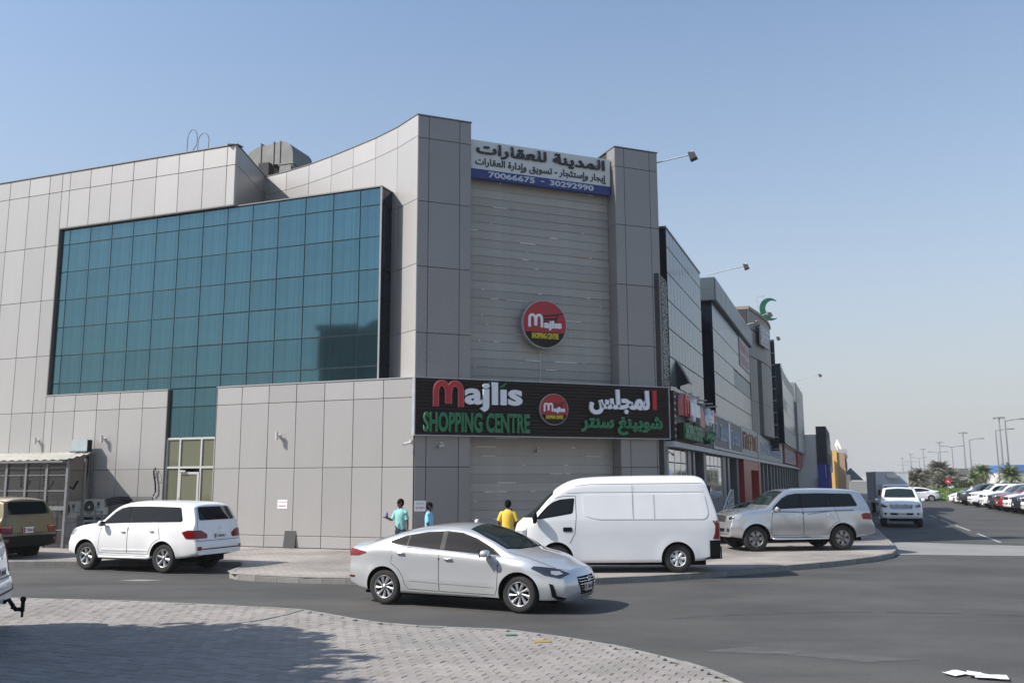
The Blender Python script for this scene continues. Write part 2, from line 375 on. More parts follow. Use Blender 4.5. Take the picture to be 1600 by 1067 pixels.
# near pavement with interlocking pavers
nearp = [(-40, 19.4), (-22, 19.35), (-10.5, 18.95), (-7.65, 18.37), (-5.6, 17.72), (-3.84, 17.03), (-3.3, 16.5), (-2.75, 15.95), (-2.2, 15.45), (-1.5, 15.08), (-.8, 14.9), (-.1, 14.72), (.45, 14.3), (.95, 13.83), (1.4, 13.35), (1.8, 12.8), (2.15, 12.25), (2.42, 11.7), (2.62, 11.1), (2.8, 10.3), (3.0, 9), (3.2, 5), (3.3, -11)]
near2 = nearp + [(-40, -11)]
M['paverbed'] = mat('paver_joint_sand', (.045, .043, .04), .95, var=.2, vscale=2)
M['paver'] = mat('paver_concrete', (.30, .272, .252), .92, var=.20, vscale=.5, bump=.3, bscale=30, col2=(.21, .195, .182), detail=8)
sheet('pavement_bed', near2, .012, M['paverbed'])
kerb_run('kerb_edging', nearp[2:-2], .10, -.03, .034, M['kerb'], .5, side=-1, chamf=.008)
def inside(p, poly):
    c = False; j = len(poly) - 1
    for i in range(len(poly)):
        a, b = poly[i], poly[j]
        if (a[1] > p[1]) != (b[1] > p[1]) and p[0] < (b[0] - a[0]) * (p[1] - a[1]) / (b[1] - a[1]) + a[0]: c = not c
        j = i
    return c
def dist_edge(p, poly):
    m = 9e9; p = Vector(p)
    for a, b in zip(poly, poly[1:]):
        a = Vector(a); b = Vector(b); t = max(0, min(1, (p - a).dot(b - a) / (b - a).length_squared)); m = min(m, (p - a - (b - a) * t).length)
    return m
def paver_poly():
    # zigzag long sides, 225 x 112 mm
    l, h, z = .2305, .153, .010
    top = [(-l / 2, h / 2), (-l / 4, h / 2 + z), (0, h / 2), (l / 4, h / 2 + z), (l / 2, h / 2)]
    bot = [(x, y - h) for x, y in top]
    return [p for p in bot] + top[::-1]
PP = paver_poly(); NPP = len(PP)
def paver_geo(mb, T, m):
    ins = .94
    vs = [T @ Vector((x, y, .0)) for x, y in PP] + [T @ Vector((x, y, .022)) for x, y in PP] + [T @ Vector((x * .935, y * .90, .028)) for x, y in PP]
    n = NPP
    fs = [(i, (i + 1) % n, n + (i + 1) % n, n + i) for i in range(n)] + [(n + i, n + (i + 1) % n, 2 * n + (i + 1) % n, 2 * n + i) for i in range(n)] + [list(range(2 * n, 3 * n))]
    mb.add(vs, fs, m)
rot = R(-24); cr, sr = math.cos(rot), math.sin(rot); cells = []
for j in range(-40, 170):
    for i in range(-90, 70):
        x = i * .2355 + (.1177 if j % 2 else 0); y = j * .1595
        X = x * cr - y * sr; Y = x * sr + y * cr + 4
        if not (9.6 < Y < 19.4) or abs(X) > Y * .66 + .6 or X > 3: continue
        if not inside((X, Y), near2) or dist_edge((X, Y), nearp) < .16: continue
        cells.append((math.hypot(X, Y), X, Y))
cells.sort()
PM = [M['paver'], M['paver']]
for i_, f_ in enumerate((.92, 1.06, .97, 1.10)): PM.append(mat('paver_concrete_tone_%s' % 'abcd'[i_], (.30 * f_, .272 * f_, .252 * f_ * (1 if i_ % 2 else .97)), .92, var=.2, vscale=.5, bump=.3, bscale=30, col2=(.215 * f_, .198 * f_, .184 * f_), detail=8))
pmes = {}
for m_ in PM:
    if m_.name not in pmes: pmb = MB(); paver_geo(pmb, Matrix(), m_); pmes[m_.name] = pmb.mesh('paver')
pave = tag(obj('near_pavement', None), kind='structure')
field = MB()
for k, (d_, X, Y) in enumerate(cells):
    tilt = (random.gauss(0, .006), random.gauss(0, .006), rot + random.gauss(0, .006)); z = .012 + random.uniform(-.004, .004)
    mm = random.choice(PM)
    if k < 300: obj('paver', pmes[mm.name], pave, (X, Y, z), tilt)
    else: paver_geo(field, Matrix.Translation((X, Y, z)) @ Matrix.Rotation(tilt[2], 4, 'Z') @ Matrix.Rotation(tilt[0], 4, 'X') @ Matrix.Rotation(tilt[1], 4, 'Y'), mm)
tag(field.build('paver_field', pave), kind='stuff')
# lane dashes on the street, thin bay line
mk = MB()
def stripe(a, b, wd=.12, z=-.008):
    a = Vector((*a, z)); b = Vector((*b, z)); n = (b - a).normalized().cross(Vector((0, 0, 1))) * wd / 2
    mk.add([a - n, a + n, b + n, b - n], [(0, 1, 2, 3)], M['paint'])
for a, b in (((18.25, 34.3), (20.25, 39.9)), ((21.0, 42.0), (22.75, 47.0)), ((23.4, 48.8), (25.1, 53.6)), ((26, 56), (27.6, 60.5)), ((29, 64.5), (30.6, 69)), ((32, 73), (33.6, 77.5))): stripe(a, b)
stripe((20.2, 46.1), (22.3, 45.4), .1); stripe((19.9, 50), (21.6, 49.4), .1)
for f_ in mk.f: pass
mo = mk.build('road_marking'); tag(mo, kind='structure')
sheet('dust_patch', [(2.6, 13.0), (3.4, 13.35), (4.9, 12.6), (5.4, 12.35), (4.6, 12.2), (3.7, 12.75)], -.0085, mat('dusty_asphalt', (.085, .083, .08), .9, var=.3, vscale=3))
rs_ = MB(); P_ = [Vector((-3.86, 16.86, 0)), Vector((-4.0, 16.3, 0)), Vector((-4.25, 15.75, 0)), Vector((-4.6, 15.3, 0))]
for a, b in zip(P_, P_[1:]):
    n = (b - a).normalized().cross(Vector((0, 0, 1))) * .05
    rs_.add([a - n, b - n, b + n, a + n, a - n + Vector((0, 0, .05)), b - n + Vector((0, 0, .05)), b + n + Vector((0, 0, .05)), a + n + Vector((0, 0, .05))], [(0, 1, 5, 4), (1, 2, 6, 5), (2, 3, 7, 6), (3, 0, 4, 7), (4, 5, 6, 7)], M['kerb'])
tag(rs_.build('repair_strip'), kind='structure')
sheet('road_repair', [(-9.6, 22.35), (-8.9, 22.25), (-8.5, 22.45), (-9.2, 22.6)], -.0085, M['conc'])
# faint tyre arcs on the asphalt
M['tyremark'] = mat('tyre_mark', (.050, .050, .051), .8, var=.35, vscale=3)
tm_ = MB()
for (cx, cy, r0, a0, a1) in ((6, 8, 8.6, 62, 112), (-9, 9, 11.6, 52, 84)):
    N_ = 30; 
    for k in range(N_):
        if random.random() < .18: continue
        q = []
        for t_, r_ in ((k, r0), (k, r0 + .13), (k + 1, r0 + .13), (k + 1, r0)):
            a = R(a0 + (a1 - a0) * t_ / N_); q.append((cx + r_ * math.cos(a), cy + r_ * math.sin(a), -.0095))
        tm_.add(q, [(0, 3, 2, 1)], M['tyremark'])
tag(tm_.build('tyre_marks'), kind='structure')
# parked litter
lt = MB()
for (cx, cy, w1, h1, a, zz) in ((5.40, 11.42, .30, .19, .5, .0), (5.70, 11.18, .36, .20, -.35, .01), (5.56, 11.30, .22, .16, 1.1, .02)):
    T = Matrix.Translation((cx, cy, zz)) @ Matrix.Rotation(a, 4, 'Z')
    vs = []; 
    for i in range(5):
        for j in range(3): vs.append((-w1 / 2 + w1 * i / 4, -h1 / 2 + h1 * j / 2, .008 + .012 * abs(math.sin(i * 2.1 + a * 3)) * (j / 2) + .006 * random.random()))
    lt.add(vs, [(i * 3 + j, (i + 1) * 3 + j, (i + 1) * 3 + j + 1, i * 3 + j + 1) for i in range(4) for j in range(2)], M['paper'], T)
tag(lt.build('paper_sheets'), 'crumpled white paper sheets lying flat on the asphalt at the bottom right', 'litter')
lt = MB(); M['ochre'] = mat('ochre_wrapper', (.33, .22, .07), .8, var=.2, vscale=9)
lt.add([(-.13, -.06, .045), (.12, -.07, .05), (.14, .06, .05), (-.1, .07, .06), (.0, 0, .075)], [(0, 1, 4), (1, 2, 4), (2, 3, 4), (3, 0, 4)], M['ochre'])
tag(lt.build('crushed_carton', None, (.42, 13.5, 0), .2), 'flattened ochre carton lying on the grey pavers near the kerb', 'litter')
lt = MB(); lt.box((-.09, -.05, 0), (.09, .05, .012), mat('green_card', (.05, .15, .10), .6)); tag(lt.build('green_card', None, (-.03, 14.05, .042), .3), 'small green card lying on the pavers near the kerb edge', 'litter')
# ------------------------------------------------------------------ the corner building
mall = thing('shopping_building', 'grey panelled corner building with a teal glass wall and louvred front', 'building', A)
PMC = {}
def panel_mesh(w_, h_, th, m, bev=.006):
    key = (round(w_, 2), round(h_, 2), th, m.name)
    if key not in PMC:
        mb = MB(); x, z = w_ / 2, h_ / 2; b = bev
        mb.add([(-x, 0, -z), (x, 0, -z), (x, 0, z), (-x, 0, z), (-x, -th + b, -z), (x, -th + b, -z), (x, -th + b, z), (-x, -th + b, z), (-x + b, -th, -z + b), (x - b, -th, -z + b), (x - b, -th, z - b), (-x + b, -th, z - b)],
               [(8, 9, 10, 11), (4, 5, 9, 8), (5, 6, 10, 9), (6, 7, 11, 10), (7, 4, 8, 11), (0, 1, 5, 4), (1, 2, 6, 5), (2, 3, 7, 6), (3, 0, 4, 7)], m)
        PMC[key] = mb.mesh('panel')
    return PMC[key]
def put(name, P, u0, u1, z0, z1, rz, m, root, org, th=.03, gap=.019, out=0, tilt=.0016):
    me = panel_mesh(abs(u1 - u0) - gap, z1 - z0 - gap, th, m)
    p = P((u0 + u1) / 2, out, (z0 + z1) / 2) - org
    return obj(name, me, root, p, (random.gauss(0, tilt), random.gauss(0, .0005), rz + random.gauss(0, tilt)))
org = A
zr = [.14, .53, 2.80, 5.06, 5.70]
def backing(name, pts, z0, z1, m, th=.3, root=mall, o=None):
    # wall slab following plan points; outward side is the left of travel reversed, thickness inwards
    o = org if o is None else o
    mb = MB(); P = [Vector((p.x, p.y, 0)) - Vector((o.x, o.y, 0)) for p in pts]
    vs = []
    for p in P: vs += [(p.x, p.y, z0), (p.x, p.y, z1)]
    mb.add(vs, [(2 * i, 2 * i + 1, 2 * i + 3, 2 * i + 2) for i in range(len(P) - 1)], m)
    return mb.build(name, root)
def slab(u0, u1, z0, z1, out0, out1, P, m, name='wall', root=None, o=None):
    root = root or mall; o = org if o is None else o
    mb = MB(); c = [P(u0, out0) - o, P(u1, out0) - o, P(u1, out1) - o, P(u0, out1) - o]
    mb.prism([(q.x, q.y) for q in c], z0, z1, m); return mb.build(name, root)
uj = [.02, 1.17, 2.31, 3.45, 4.59, 5.73, 6.88, 7.97]; ujl = [10.22, 11.38, 12.49, 13.61, 14.72, 15.82, 16.93, 18.05, 19.16, 20.28, 21.4, 22.5, 23.6, 24.7, 25.8]
# backing slabs (joints show them)
for a in ((.02, 7.95, .13, 5.68), (10.24, 26, .13, 5.68), (16.27, 26, 5.68, 14.8), (7.60, 16.27, 12.50, 14.8)): slab(a[0] + (.14 if a[0] == 7.60 else 0), *a[1:], -.04, -.30, PL_, M['backing'])
def grid(us, zs, P, rz, m, out=-.03, name='wall_panel', skip=None, root=None, o=None, **k):
    for i in range(len(us) - 1):
        for j in range(len(zs) - 1):
            if skip and skip(us[i], us[i + 1], zs[j], zs[j + 1]): continue
            put(name, P, us[i], us[i + 1], zs[j], zs[j + 1], rz, m, root or mall, org if o is None else o, out=out, **k)
grid(uj, zr, PL_, rL, M['panel']); grid(ujl[:6] + [16.25], zr, PL_, rL, M['panel'])
grid([16.25, 16.93] + ujl[7:], zr[:4] + [7.30, 9.56, 11.81, 14.05, 14.82], PL_, rL, M['panel'])
grid([7.60, 8.02, 9.12, 10.28, 11.37, 12.52, 13.63, 14.73, 15.82, 16.25], [12.50, 14.05, 14.82], PL_, rL, M['panel'])
# teal curtain wall, set a little back
tu = [1.46, 2.28, 3.37, 4.53, 5.69, 6.82, 7.95, 9.07, 10.22, 11.30, 12.45, 13.54, 14.65, 15.74, 16.20]
tz = [5.74, 6.18, 7.29, 8.42, 9.53, 10.68, 11.81, 12.42]
slab(1.46, 16.2, 5.72, 12.46, -.16, -.5, PL_, M['navyglass'], 'curtain_wall_core'); slab(7.99, 10.20, 3.95, 5.72, -.16, -.5, PL_, M['navyglass'], 'curtain_wall_core')
grid(tu, tz, PL_, rL, M['teal'], out=-.135, name='glass_pane', th=.02, gap=.03, tilt=.0022)
grid([7.99, 9.07, 10.20], [3.93, 5.06, 5.74], PL_, rL, M['teal'], out=-.135, name='glass_pane', th=.02, gap=.03, tilt=.0022)
fr = MB()
def bar(P, u0, u1, z0, z1, o0, o1, m, mb):
    c = [P(u0, o0) - org, P(u1, o0) - org, P(u1, o1) - org, P(u0, o1) - org]; mb.prism([(q.x, q.y) for q in c], z0, z1, m)
def mull(P, u0, u1, z0, z1, name='mullion'):
    mb = MB(); bar(P, u0, u1, z0, z1, -.148, -.142, M['bronze'], mb); mb.build(name, mall)
for u in tu[1:-1]: mull(PL_, u - .016, u + .016, 5.74 if not 7.9 < u < 10.3 else 3.95, 12.42)
for z in tz[1:-1] : mull(PL_, 1.46, 16.2, z - .016, z + .016, 'transom')
mull(PL_, 7.99, 10.2, 5.05, 5.08, 'transom')
# reveals and copings round the glass
cp = MB()
def strip(u0, u1, z0, z1, o0, o1, m, name, P=PL_):
    mb = MB(); bar(P, u0, u1, z0, z1, o0, o1, m, mb); return mb.build(name, mall)
strip(16.20, 16.25, 5.74, 12.5, -.3, .015, M['bronze'], 'reveal'); strip(7.6, 16.25, 12.46, 12.50, -.3, .02, M['coping'], 'reveal')
strip(10.20, 10.235, .13, 5.7, -.3, .01, M['bronze'], 'reveal'); strip(7.955, 7.985, .13, 5.70, -.3, .008, M['bronze'], 'reveal')
strip(10.2, 16.26, 5.70, 5.735, -.3, .02, M['panel'], 'sill'); strip(-.0, 7.99, 5.70, 5.735, -.75, .02, M['panel'], 'coping')
strip(7.57, 26, 14.825, 14.86, -.35, .03, M['coping'], 'coping')
# top of the projecting glass box
Bc = [(0, 0), (1.21, .77), (2.46, 1.39), (3.72, 1.90), (5.0, 2.40), (6.34, 2.87), (7.66, 3.22), (8.85, 3.44)]
bpt = lambda u, b: A + dL * u - nL * b
mb = MB(); tp = [PL_(1.42, -.08), PL_(7.62, -.08)] + [bpt(u, b + .02) for u, b in ((8.4, 3.3), (7.66, 3.22), (6.34, 2.87), (5, 2.4), (3.72, 1.9), (2.46, 1.39), (1.42, .88))]
mb.prism([((p - org).x, (p - org).y) for p in tp][::-1], 12.44, 12.485, M['coping']); mb.build('canopy_top', mall)
# dark return of the glass box
for j in range(len(tz) - 1):
    mb = MB(); a = PL_(1.45, -.14) - org; b = bpt(1.45, .86) - org
    zA, zB = tz[j] + .012, tz[j + 1] - .012
    mb.add([(a.x, a.y, zA), (b.x, b.y, zA), (b.x, b.y, zB), (a.x, a.y, zB)], [(0, 1, 2, 3)], M['navyglass']); mb.build('side_glass_pane', mall)
mb = MB(); a = PL_(1.475, -.14) - org; b = bpt(1.475, .9) - org; mb.add([(a.x, a.y, 5.72), (b.x, b.y, 5.72), (b.x, b.y, 12.44), (a.x, a.y, 12.44)], [(0, 1, 2, 3)], M['bronze']); mb.build('side_core', mall)
mb = MB(); a = PL_(1.452, -.115) - org; mb.box((a.x - .03, a.y - .03, 5.72), (a.x + .025, a.y + .02, 12.46), M['alu']); mb.build('corner_mullion', mall)
# concave wall behind (B)
for i in range(len(Bc) - 1):
    (u0, b0), (u1, b1) = Bc[i], Bc[i + 1]
    p, q = bpt(u0, b0), bpt(u1, b1); d = (p - q); l = d.length; rz = math.atan2(d.y, d.x)
    zs = [12.42, 14.05, 14.82] if i > 1 else ([5.7, 7.3, 9.56, 11.81, 14.05, 14.82])
    nn = Vector((d.y, -d.x, 0)).normalized()
    for j in range(len(zs) - 1):
        me = panel_mesh(l - .012, zs[j + 1] - zs[j] - .012, .03, M['panel']); c_ = (p + q) / 2 - org - nn * .03
        obj('wall_panel', me, mall, (c_.x, c_.y, (zs[j] + zs[j + 1]) / 2), (random.gauss(0, .001), 0, rz))
    mb = MB(); a = p - org - nn * .06; b = q - org - nn * .06; mb.add([(a.x, a.y, 5.6), (b.x, b.y, 5.6), (b.x, b.y, 14.8), (a.x, a.y, 14.8)], [(3, 2, 1, 0)], M['backing']); mb.build('wall', mall)
    mb = MB(); a = p - org + nn * .02; b = q - org + nn * .02; a2 = a - nn * .4; b2 = b - nn * .4
    mb.prism([(b.x, b.y), (a.x, a.y), (a2.x, a2.y), (b2.x, b2.y)], 14.825, 14.855, M['coping']); mb.build('coping', mall)
# return between the high wall and the concave one
p0, p1 = PL_(7.58, -.0), bpt(8.85, 3.44); d = p1 - p0; l = d.length; rz = math.atan2(d.y, d.x); dd = d.normalized(); nn = Vector((dd.y, -dd.x, 0))
s_ = [0, .36, 1.6, 2.9, l]
for i in range(4):
    for z0, z1 in ((12.46, 14.05), (14.05, 14.82)):
        me = panel_mesh(s_[i + 1] - s_[i] - .012, z1 - z0 - .012, .03, M['panel_shaded']); c_ = p0 + dd * (s_[i] + s_[i + 1]) / 2 - org - nn * .03
        obj('wall_panel', me, mall, (c_.x, c_.y, (z0 + z1) / 2), (0, 0, rz))
mb = MB(); a = p0 - org - nn * .05; b = p1 - org - nn * .05; mb.add([(a.x, a.y, 12.5), (b.x, b.y, 12.5), (b.x, b.y, 14.8), (a.x, a.y, 14.8)], [(0, 1, 2, 3)], M['backing']); mb.build('wall', mall)
mb = MB(); a = p0 - org + nn * .02; b = p1 - org + nn * .02; mb.prism([(a.x, a.y), (b.x, b.y), (b.x - nn.x * .4, b.y - nn.y * .4), (a.x - nn.x * .4, a.y - nn.y * .4)], 14.825, 14.86, M['coping']); mb.build('coping', mall)
# corner piers
REC = .62
cz = [.14, .53, 2.80, 5.0, 7.22, 9.48, 11.75, 14.0, 14.80]
grid([.01, .40, 1.52, 1.94], cz, PC_, rC, M['panel_shaded']); grid([7.66, 8.06, 9.16, 9.52], cz[:-1] + [14.74], PC_, rC, M['panel_shaded'])
slab(.03, 1.92, .13, 14.78, -.04, -1.2, PC_, M['backing']); slab(7.69, 9.50, .13, 14.72, -.05, -1.2, PC_, M['backing'])
# inner faces of the piers
for j in range(len(cz) - 1):
    z0, z1 = cz[j], cz[j + 1] - (.06 if j == len(cz) - 2 else 0)
    me = panel_mesh(REC - .02, z1 - z0 - .012, .03, M['panel_shaded'])
    c_ = PC_(7.69, -REC / 2) - org; obj('wall_panel', me, mall, (c_.x, c_.y, (z0 + z1) / 2), (0, 0, rC - math.pi / 2))
    c_ = PC_(1.91, -REC / 2) - org; obj('wall_panel', me, mall, (c_.x, c_.y, (z0 + z1) / 2), (0, 0, rC + math.pi / 2))
strip(-.02, 1.96, 14.80, 14.835, -1.3, .03, M['coping'], 'coping', PC_); strip(7.64, 9.54, 14.745, 14.78, -1.3, .03, M['coping'], 'coping', PC_)
# louvre slats between the piers, each lapping the one below
mb = MB(); x = 5.70 / 2
mb.add([(-x, 0, -.15), (x, 0, -.15), (x, 0, .15), (-x, 0, .15), (-x, -.035, -.148), (x, -.035, -.148), (x, -.012, .146), (-x, -.012, .146), (-x, -.028, -.158), (x, -.028, -.158)],
       [(4, 5, 6, 7), (7, 6, 2, 3), (8, 9, 5, 4), (0, 4, 7, 3), (1, 2, 6, 5), (0, 1, 9, 8)], M['slat']); sme = mb.mesh('slat')
for k in range(47):
    z = .30 + k * .3045
    c_ = PC_(4.80, -REC) - org; obj('slat', sme, mall, (c_.x, c_.y, z), (random.gauss(0, .006), random.gauss(0, .0006), rC + random.gauss(0, .0012)))
slab(1.93, 7.68, .13, 14.4, -REC - .01, -REC - .4, PC_, M['backing'])
# thin pale strips paint irregular light glints along the lap joints
M['lapglint'] = mat('painted_lap_glint', (.80, .78, .72), .4, 0); slm = MB()
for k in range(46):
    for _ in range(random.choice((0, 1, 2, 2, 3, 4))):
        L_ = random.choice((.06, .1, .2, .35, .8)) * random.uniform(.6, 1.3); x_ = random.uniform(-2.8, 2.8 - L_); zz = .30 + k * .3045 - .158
        slm.box((x_, -.046, zz - .006), (x_ + L_, -.03, zz + random.uniform(.008, .02)), M['lapglint'])
so_ = slm.build('lap_glint_strip', mall, PC_(4.80, -REC) - org, rC); tag(so_, kind='stuff')
# roof and hidden walls so that the building is closed from the side
mb = MB(); rp = [PL_(26, -.3), PL_(8.1, -.4), bpt(9.1, 3.75), bpt(6.3, 3.0), bpt(3.7, 2.1), bpt(1.2, .95), PC_(.3, -.5), PC_(9.4, -.6), PS_(.6, -2), PS_(.6, -15), PL_(26, -18)]
mb.prism([((p - org).x, (p - org).y) for p in rp], 14.2, 14.4, M['conc']); mb.build('roof', mall)
slab(26, 26.3, .1, 14.8, 0, -18, PL_, M['plaster'])
# entrance door with side lights in aluminium framing
dr = obj('entrance_door', None, mall, PL_(9.1, -.10) - org, rL)
def fbar(x0, x1, z0, z1, nm='frame', y0=-.05, y1=.03, m=None, par=dr): return MB().box((x0, y0, z0), (x1, y1, z1), m or M['alu']).build(nm, par)
xs_ = [-1.09, -.47, .53, 1.09]       # x runs to the right, u to the left
for x_ in (-1.10, -.50, .46, 1.05): fbar(x_, x_ + .065, .14, 3.93)
for z_ in (2.83, 3.87): fbar(-1.04, -.50, z_, z_ + .07); fbar(-.435, .46, z_, z_ + .07); fbar(.525, 1.05, z_, z_ + .07)
fbar(-1.04, -.5, .14, .22); fbar(.525, 1.05, .14, .22)
for (a, b) in ((-1.035, -.5), (-.435, .46), (.525, 1.05)):
    MB().box((a, -.01, 2.90), (b, .01, 3.87), M['doorglass']).build('glass_pane', dr)
    if a != -.435: MB().box((a, -.01, .22), (b, .01, 2.83), M['doorglass']).build('glass_pane', dr)
fbar(-.43, -.35, .15, 2.70, 'door_stile', -.07, 0); fbar(.375, .455, .15, 2.70, 'door_stile', -.07, 0); fbar(-.35, .375, 2.62, 2.70, 'door_rail', -.07, 0); fbar(-.35, .375, .15, .28, 'door_rail', -.07, 0)
MB().box((-.35, -.05, .28), (.375, -.03, 2.62), M['doorglass']).build('glass_pane', dr)
MB().tube([(-.32, -.13, .95), (-.32, -.15, 1.0), (-.32, -.15, 1.75), (-.32, -.13, 1.8)], .016, M['chrome'], 8).build('pull_handle', dr)
MB().box((-.40, -.14, 2.70), (-.12, -.07, 2.76), M['alu']).build('door_closer', dr)
slab(7.98, 10.2, .13, 3.95, -.5, -.6, PL_, M['navyglass'], 'porch_wall')
# ------------------------------------------------------------------ roof plant
du = thing('roof_duct', 'large grey sheet metal air duct bending down onto the roof', 'duct', (-9.95, 37.6, 15.15), R(-18)); du.scale = (.98, .98, 1.08)
mb = MB()
def duct_sec(x, prof): return [(x, y, z) for y, z in prof]
# outline in the XZ plane: horizontal run turning down with rounded outer corner
out_ = [(-1.6, .2), (-1.55, .9), (-1.3, 1.25), (-.9, 1.42), (.35, 1.52)] + [(.35 + .55 * math.sin(R(a)), .97 + .55 * math.cos(R(a))) for a in (20, 40, 60, 80)] + [(.92, .2), (.92, -.4), (.25, -.4), (.25, .60), (-.15, .62), (-.7, .55), (-.8, .2)]
y0, y1 = -.75, .9
vs = [(x, y0, z) for x, z in out_] + [(x, y1, z) for x, z in out_]; n = len(out_)
mb.add(vs, [(i, i + 1, n + i + 1, n + i) if i < n - 1 else (i, 0, n, n + i) for i in range(n)] + [list(range(n)), list(range(n, 2 * n))[::-1]], M['duct'])
o_ = mb.build('duct_bend', du)
bm = bmesh.new(); bm.from_mesh(o_.data); bmesh.ops.recalc_face_normals(bm, faces=bm.faces); bmesh.ops.triangulate(bm, faces=[f for f in bm.faces if len(f.verts) > 4]); bm.to_mesh(o_.data); bm.free()
for x_ in (-.75, -.1, .22): MB().box((x_, y0 - .03, .5), (x_ + .05, y1 + .03, 1.56), M['coping']).build('flange', du)
for z_ in (.55, .05): MB().box((.2, y0 - .03, z_), (.96, y1 + .03, z_ + .05), M['coping']).build('flange', du)
MB().box((.3, y0 - .045, .18), (.85, y0 - .02, .5), M['duct']).build('access_panel', du)
MB().box((-.62, y0 - .3, .1), (-.1, y0 + .1, .62), M['backing']).build('support_leg', du)
al = thing('roof_ladder_loops', 'pair of thin bent metal hoops rising above the roof edge', 'ladder rail', PL_(9.55, -.3, 14.86), rL)
def hoop(cx, w_, h_, n=14): return [(cx - w_ / 2, 0, -.1), (cx - w_ / 2, 0, h_ * .55)] + [(cx - w_ / 2 * math.cos(math.pi * k / n), 0, h_ * .55 + h_ * .45 * math.sin(math.pi * k / n)) for k in range(1, n)] + [(cx + w_ / 2, 0, h_ * .55)]
MB().tube(hoop(-.42, .48, 1.02) + [(-.22, .0, .35), (-.55, 0, -.05)], .014, M['coping'], 6).build('hoop', al)
MB().tube(hoop(.12, .52, .8) + [(.34, .0, -.1)], .014, M['coping'], 6).build('hoop', al)
MB().box((-1.0, -.1, -.02), (-.6, .12, .05), M['galv']).build('foot_plate', al)
# ------------------------------------------------------------------ signs on the corner
M['signblack'] = mat('sign_black_panel', (.014, .007, .006), .5, 0, .3)
M['signwhite'] = mat('sign_white_face', (.55, .58, .58), .45, var=.05, vscale=2)
M['lwhite'] = mat('letter_white', (.72, .74, .78), .4); M['lred'] = mat('letter_red', (.42, .012, .018), .4)
M['lgreen'] = mat('letter_green', (.012, .16, .055), .45); M['lgreen2'] = mat('letter_green_edge', (.10, .40, .22), .45)
M['lred2'] = mat('letter_red_edge', (.55, .20, .20), .45)
M['signblue'] = mat('sign_blue_band', (.012, .03, .17), .45); M['signpale'] = mat('letter_grey_blue', (.45, .50, .60), .5)
M['dred'] = mat('disc_red', (.36, .012, .02), .38); M['lyellow'] = mat('letter_yellow', (.60, .48, .03), .45)
def on_corner(name, label, cat, u, z, out): return thing(name, label, cat, PC_(u, out, z), rC)
tsg = on_corner('rooftop_sign', 'white and blue Arabic property sign board at the top between the piers', 'sign', 1.97, 12.92, -.28)
MB().box((0, 0, .34), (5.64, .16, 1.40), M['signwhite']).build('board', tsg)
MB().box((0, -.004, 0), (5.64, .16, .34), M['signblue']).build('blue_band', tsg)
obj('lettering', text_mesh('المدينة للعقارات', .25, .80, 5.15, .52, M['ink'], bold=.028, depth=.06, out=.0, arabic=True), tsg)
obj('lettering', text_mesh('إيجار وإستئجار - تسويق وإدارة العقارات', .22, .40, 5.25, .36, M['ink'], bold=.02, depth=.02, out=.0, arabic=True), tsg)
for tx_, x_, w_, z_, h_ in (('70066675', .72, 1.80, .07, .22), ('-', 2.76, .14, .17, .035), ('30292990', 3.12, 1.80, .07, .22)): obj('phone_number', text_mesh(tx_, x_, z_, w_, h_, M['signpale'], bold=.03, depth=.02, out=.004), tsg)
sg = on_corner('shop_sign_board', 'long black sign board with red, white and green lettering across the corner', 'sign', -.06, 3.83, .28)
MB().box((0, .08, 0), (9.60, .30, 1.85), M['signblack']).build('board', sg)
for k in range(16): MB().box((.02, .025, .03 + k * .1135), (9.58, .078, .03 + k * .1135 + .07), M['signblack']).build('sign_slat', sg)
for a in ((0, -.005, 1.85, 9.6, .30, 1.88), (0, -.005, -.03, 9.6, .30, 0), (-.03, -.005, -.03, 0, .3, 1.88), (9.6, -.005, -.03, 9.63, .3, 1.88)): MB().box(a[:3], a[3:], M['galv']).build('frame', sg)
def outlined(txt, x, z, w_, h_, m1, m2, root, bold=.03, ar=False, e=.018, depth=.10):
    obj('lettering_edge', text_mesh(txt, x - e, z - e, w_ + 2 * e, h_ + 2 * e, m2, bold=bold + .022, depth=depth - .03, arabic=ar), root)
    obj('lettering', text_mesh(txt, x, z, w_, h_, m1, bold=bold, depth=depth, arabic=ar), root)
def m_logo(root, x, z, w_, h_, m, depth=.1, r=.07):
    # the round two-arched m
    mb = MB(); pts = [(x, z)] + [(x + w_ * .23 - w_ * .23 * math.cos(t), z + h_ * .68 + h_ * .32 * math.sin(t)) for t in [math.pi * k / 8 for k in range(0, 8)]] + [(x + w_ * .48, z + h_ * .6), (x + w_ * .48, z + h_ * .12)]
    p2 = [(x + w_ * .52, z + h_ * .12), (x + w_ * .52, z + h_ * .6)] + [(x + w_ * .77 - w_ * .23 * math.cos(t), z + h_ * .68 + h_ * .32 * math.sin(t)) for t in [math.pi * k / 8 for k in range(1, 9)]] + [(x + w_, z)]
    for pp, dz in ((pts, 0), (p2, .004)):
        P3 = [Vector((a, 0, b)) for a, b in pp]; vs = []
        for i, p in enumerate(P3):
            d = (P3[min(i + 1, len(P3) - 1)] - P3[max(i - 1, 0)]).normalized(); s = Vector((-d.z, 0, d.x)) * r
            for yy in (-depth - dz, -.001): vs += [p + s + Vector((0, yy, 0)), p - s + Vector((0, yy, 0))]
        fs = []
        for i in range(len(P3) - 1):
            k = i * 4; fs += [(k, k + 1, k + 5, k + 4), (k, k + 4, k + 6, k + 2), (k + 1, k + 3, k + 7, k + 5)]
        fs += [(0, 2, 3, 1), (len(vs) - 4, len(vs) - 3, len(vs) - 1, len(vs) - 2)]
        mb.add(vs, fs, m)
    o = mb.build('letter_m', root); bm = bmesh.new(); bm.from_mesh(o.data); bmesh.ops.recalc_face_normals(bm, faces=bm.faces); bm.to_mesh(o.data); bm.free(); return o
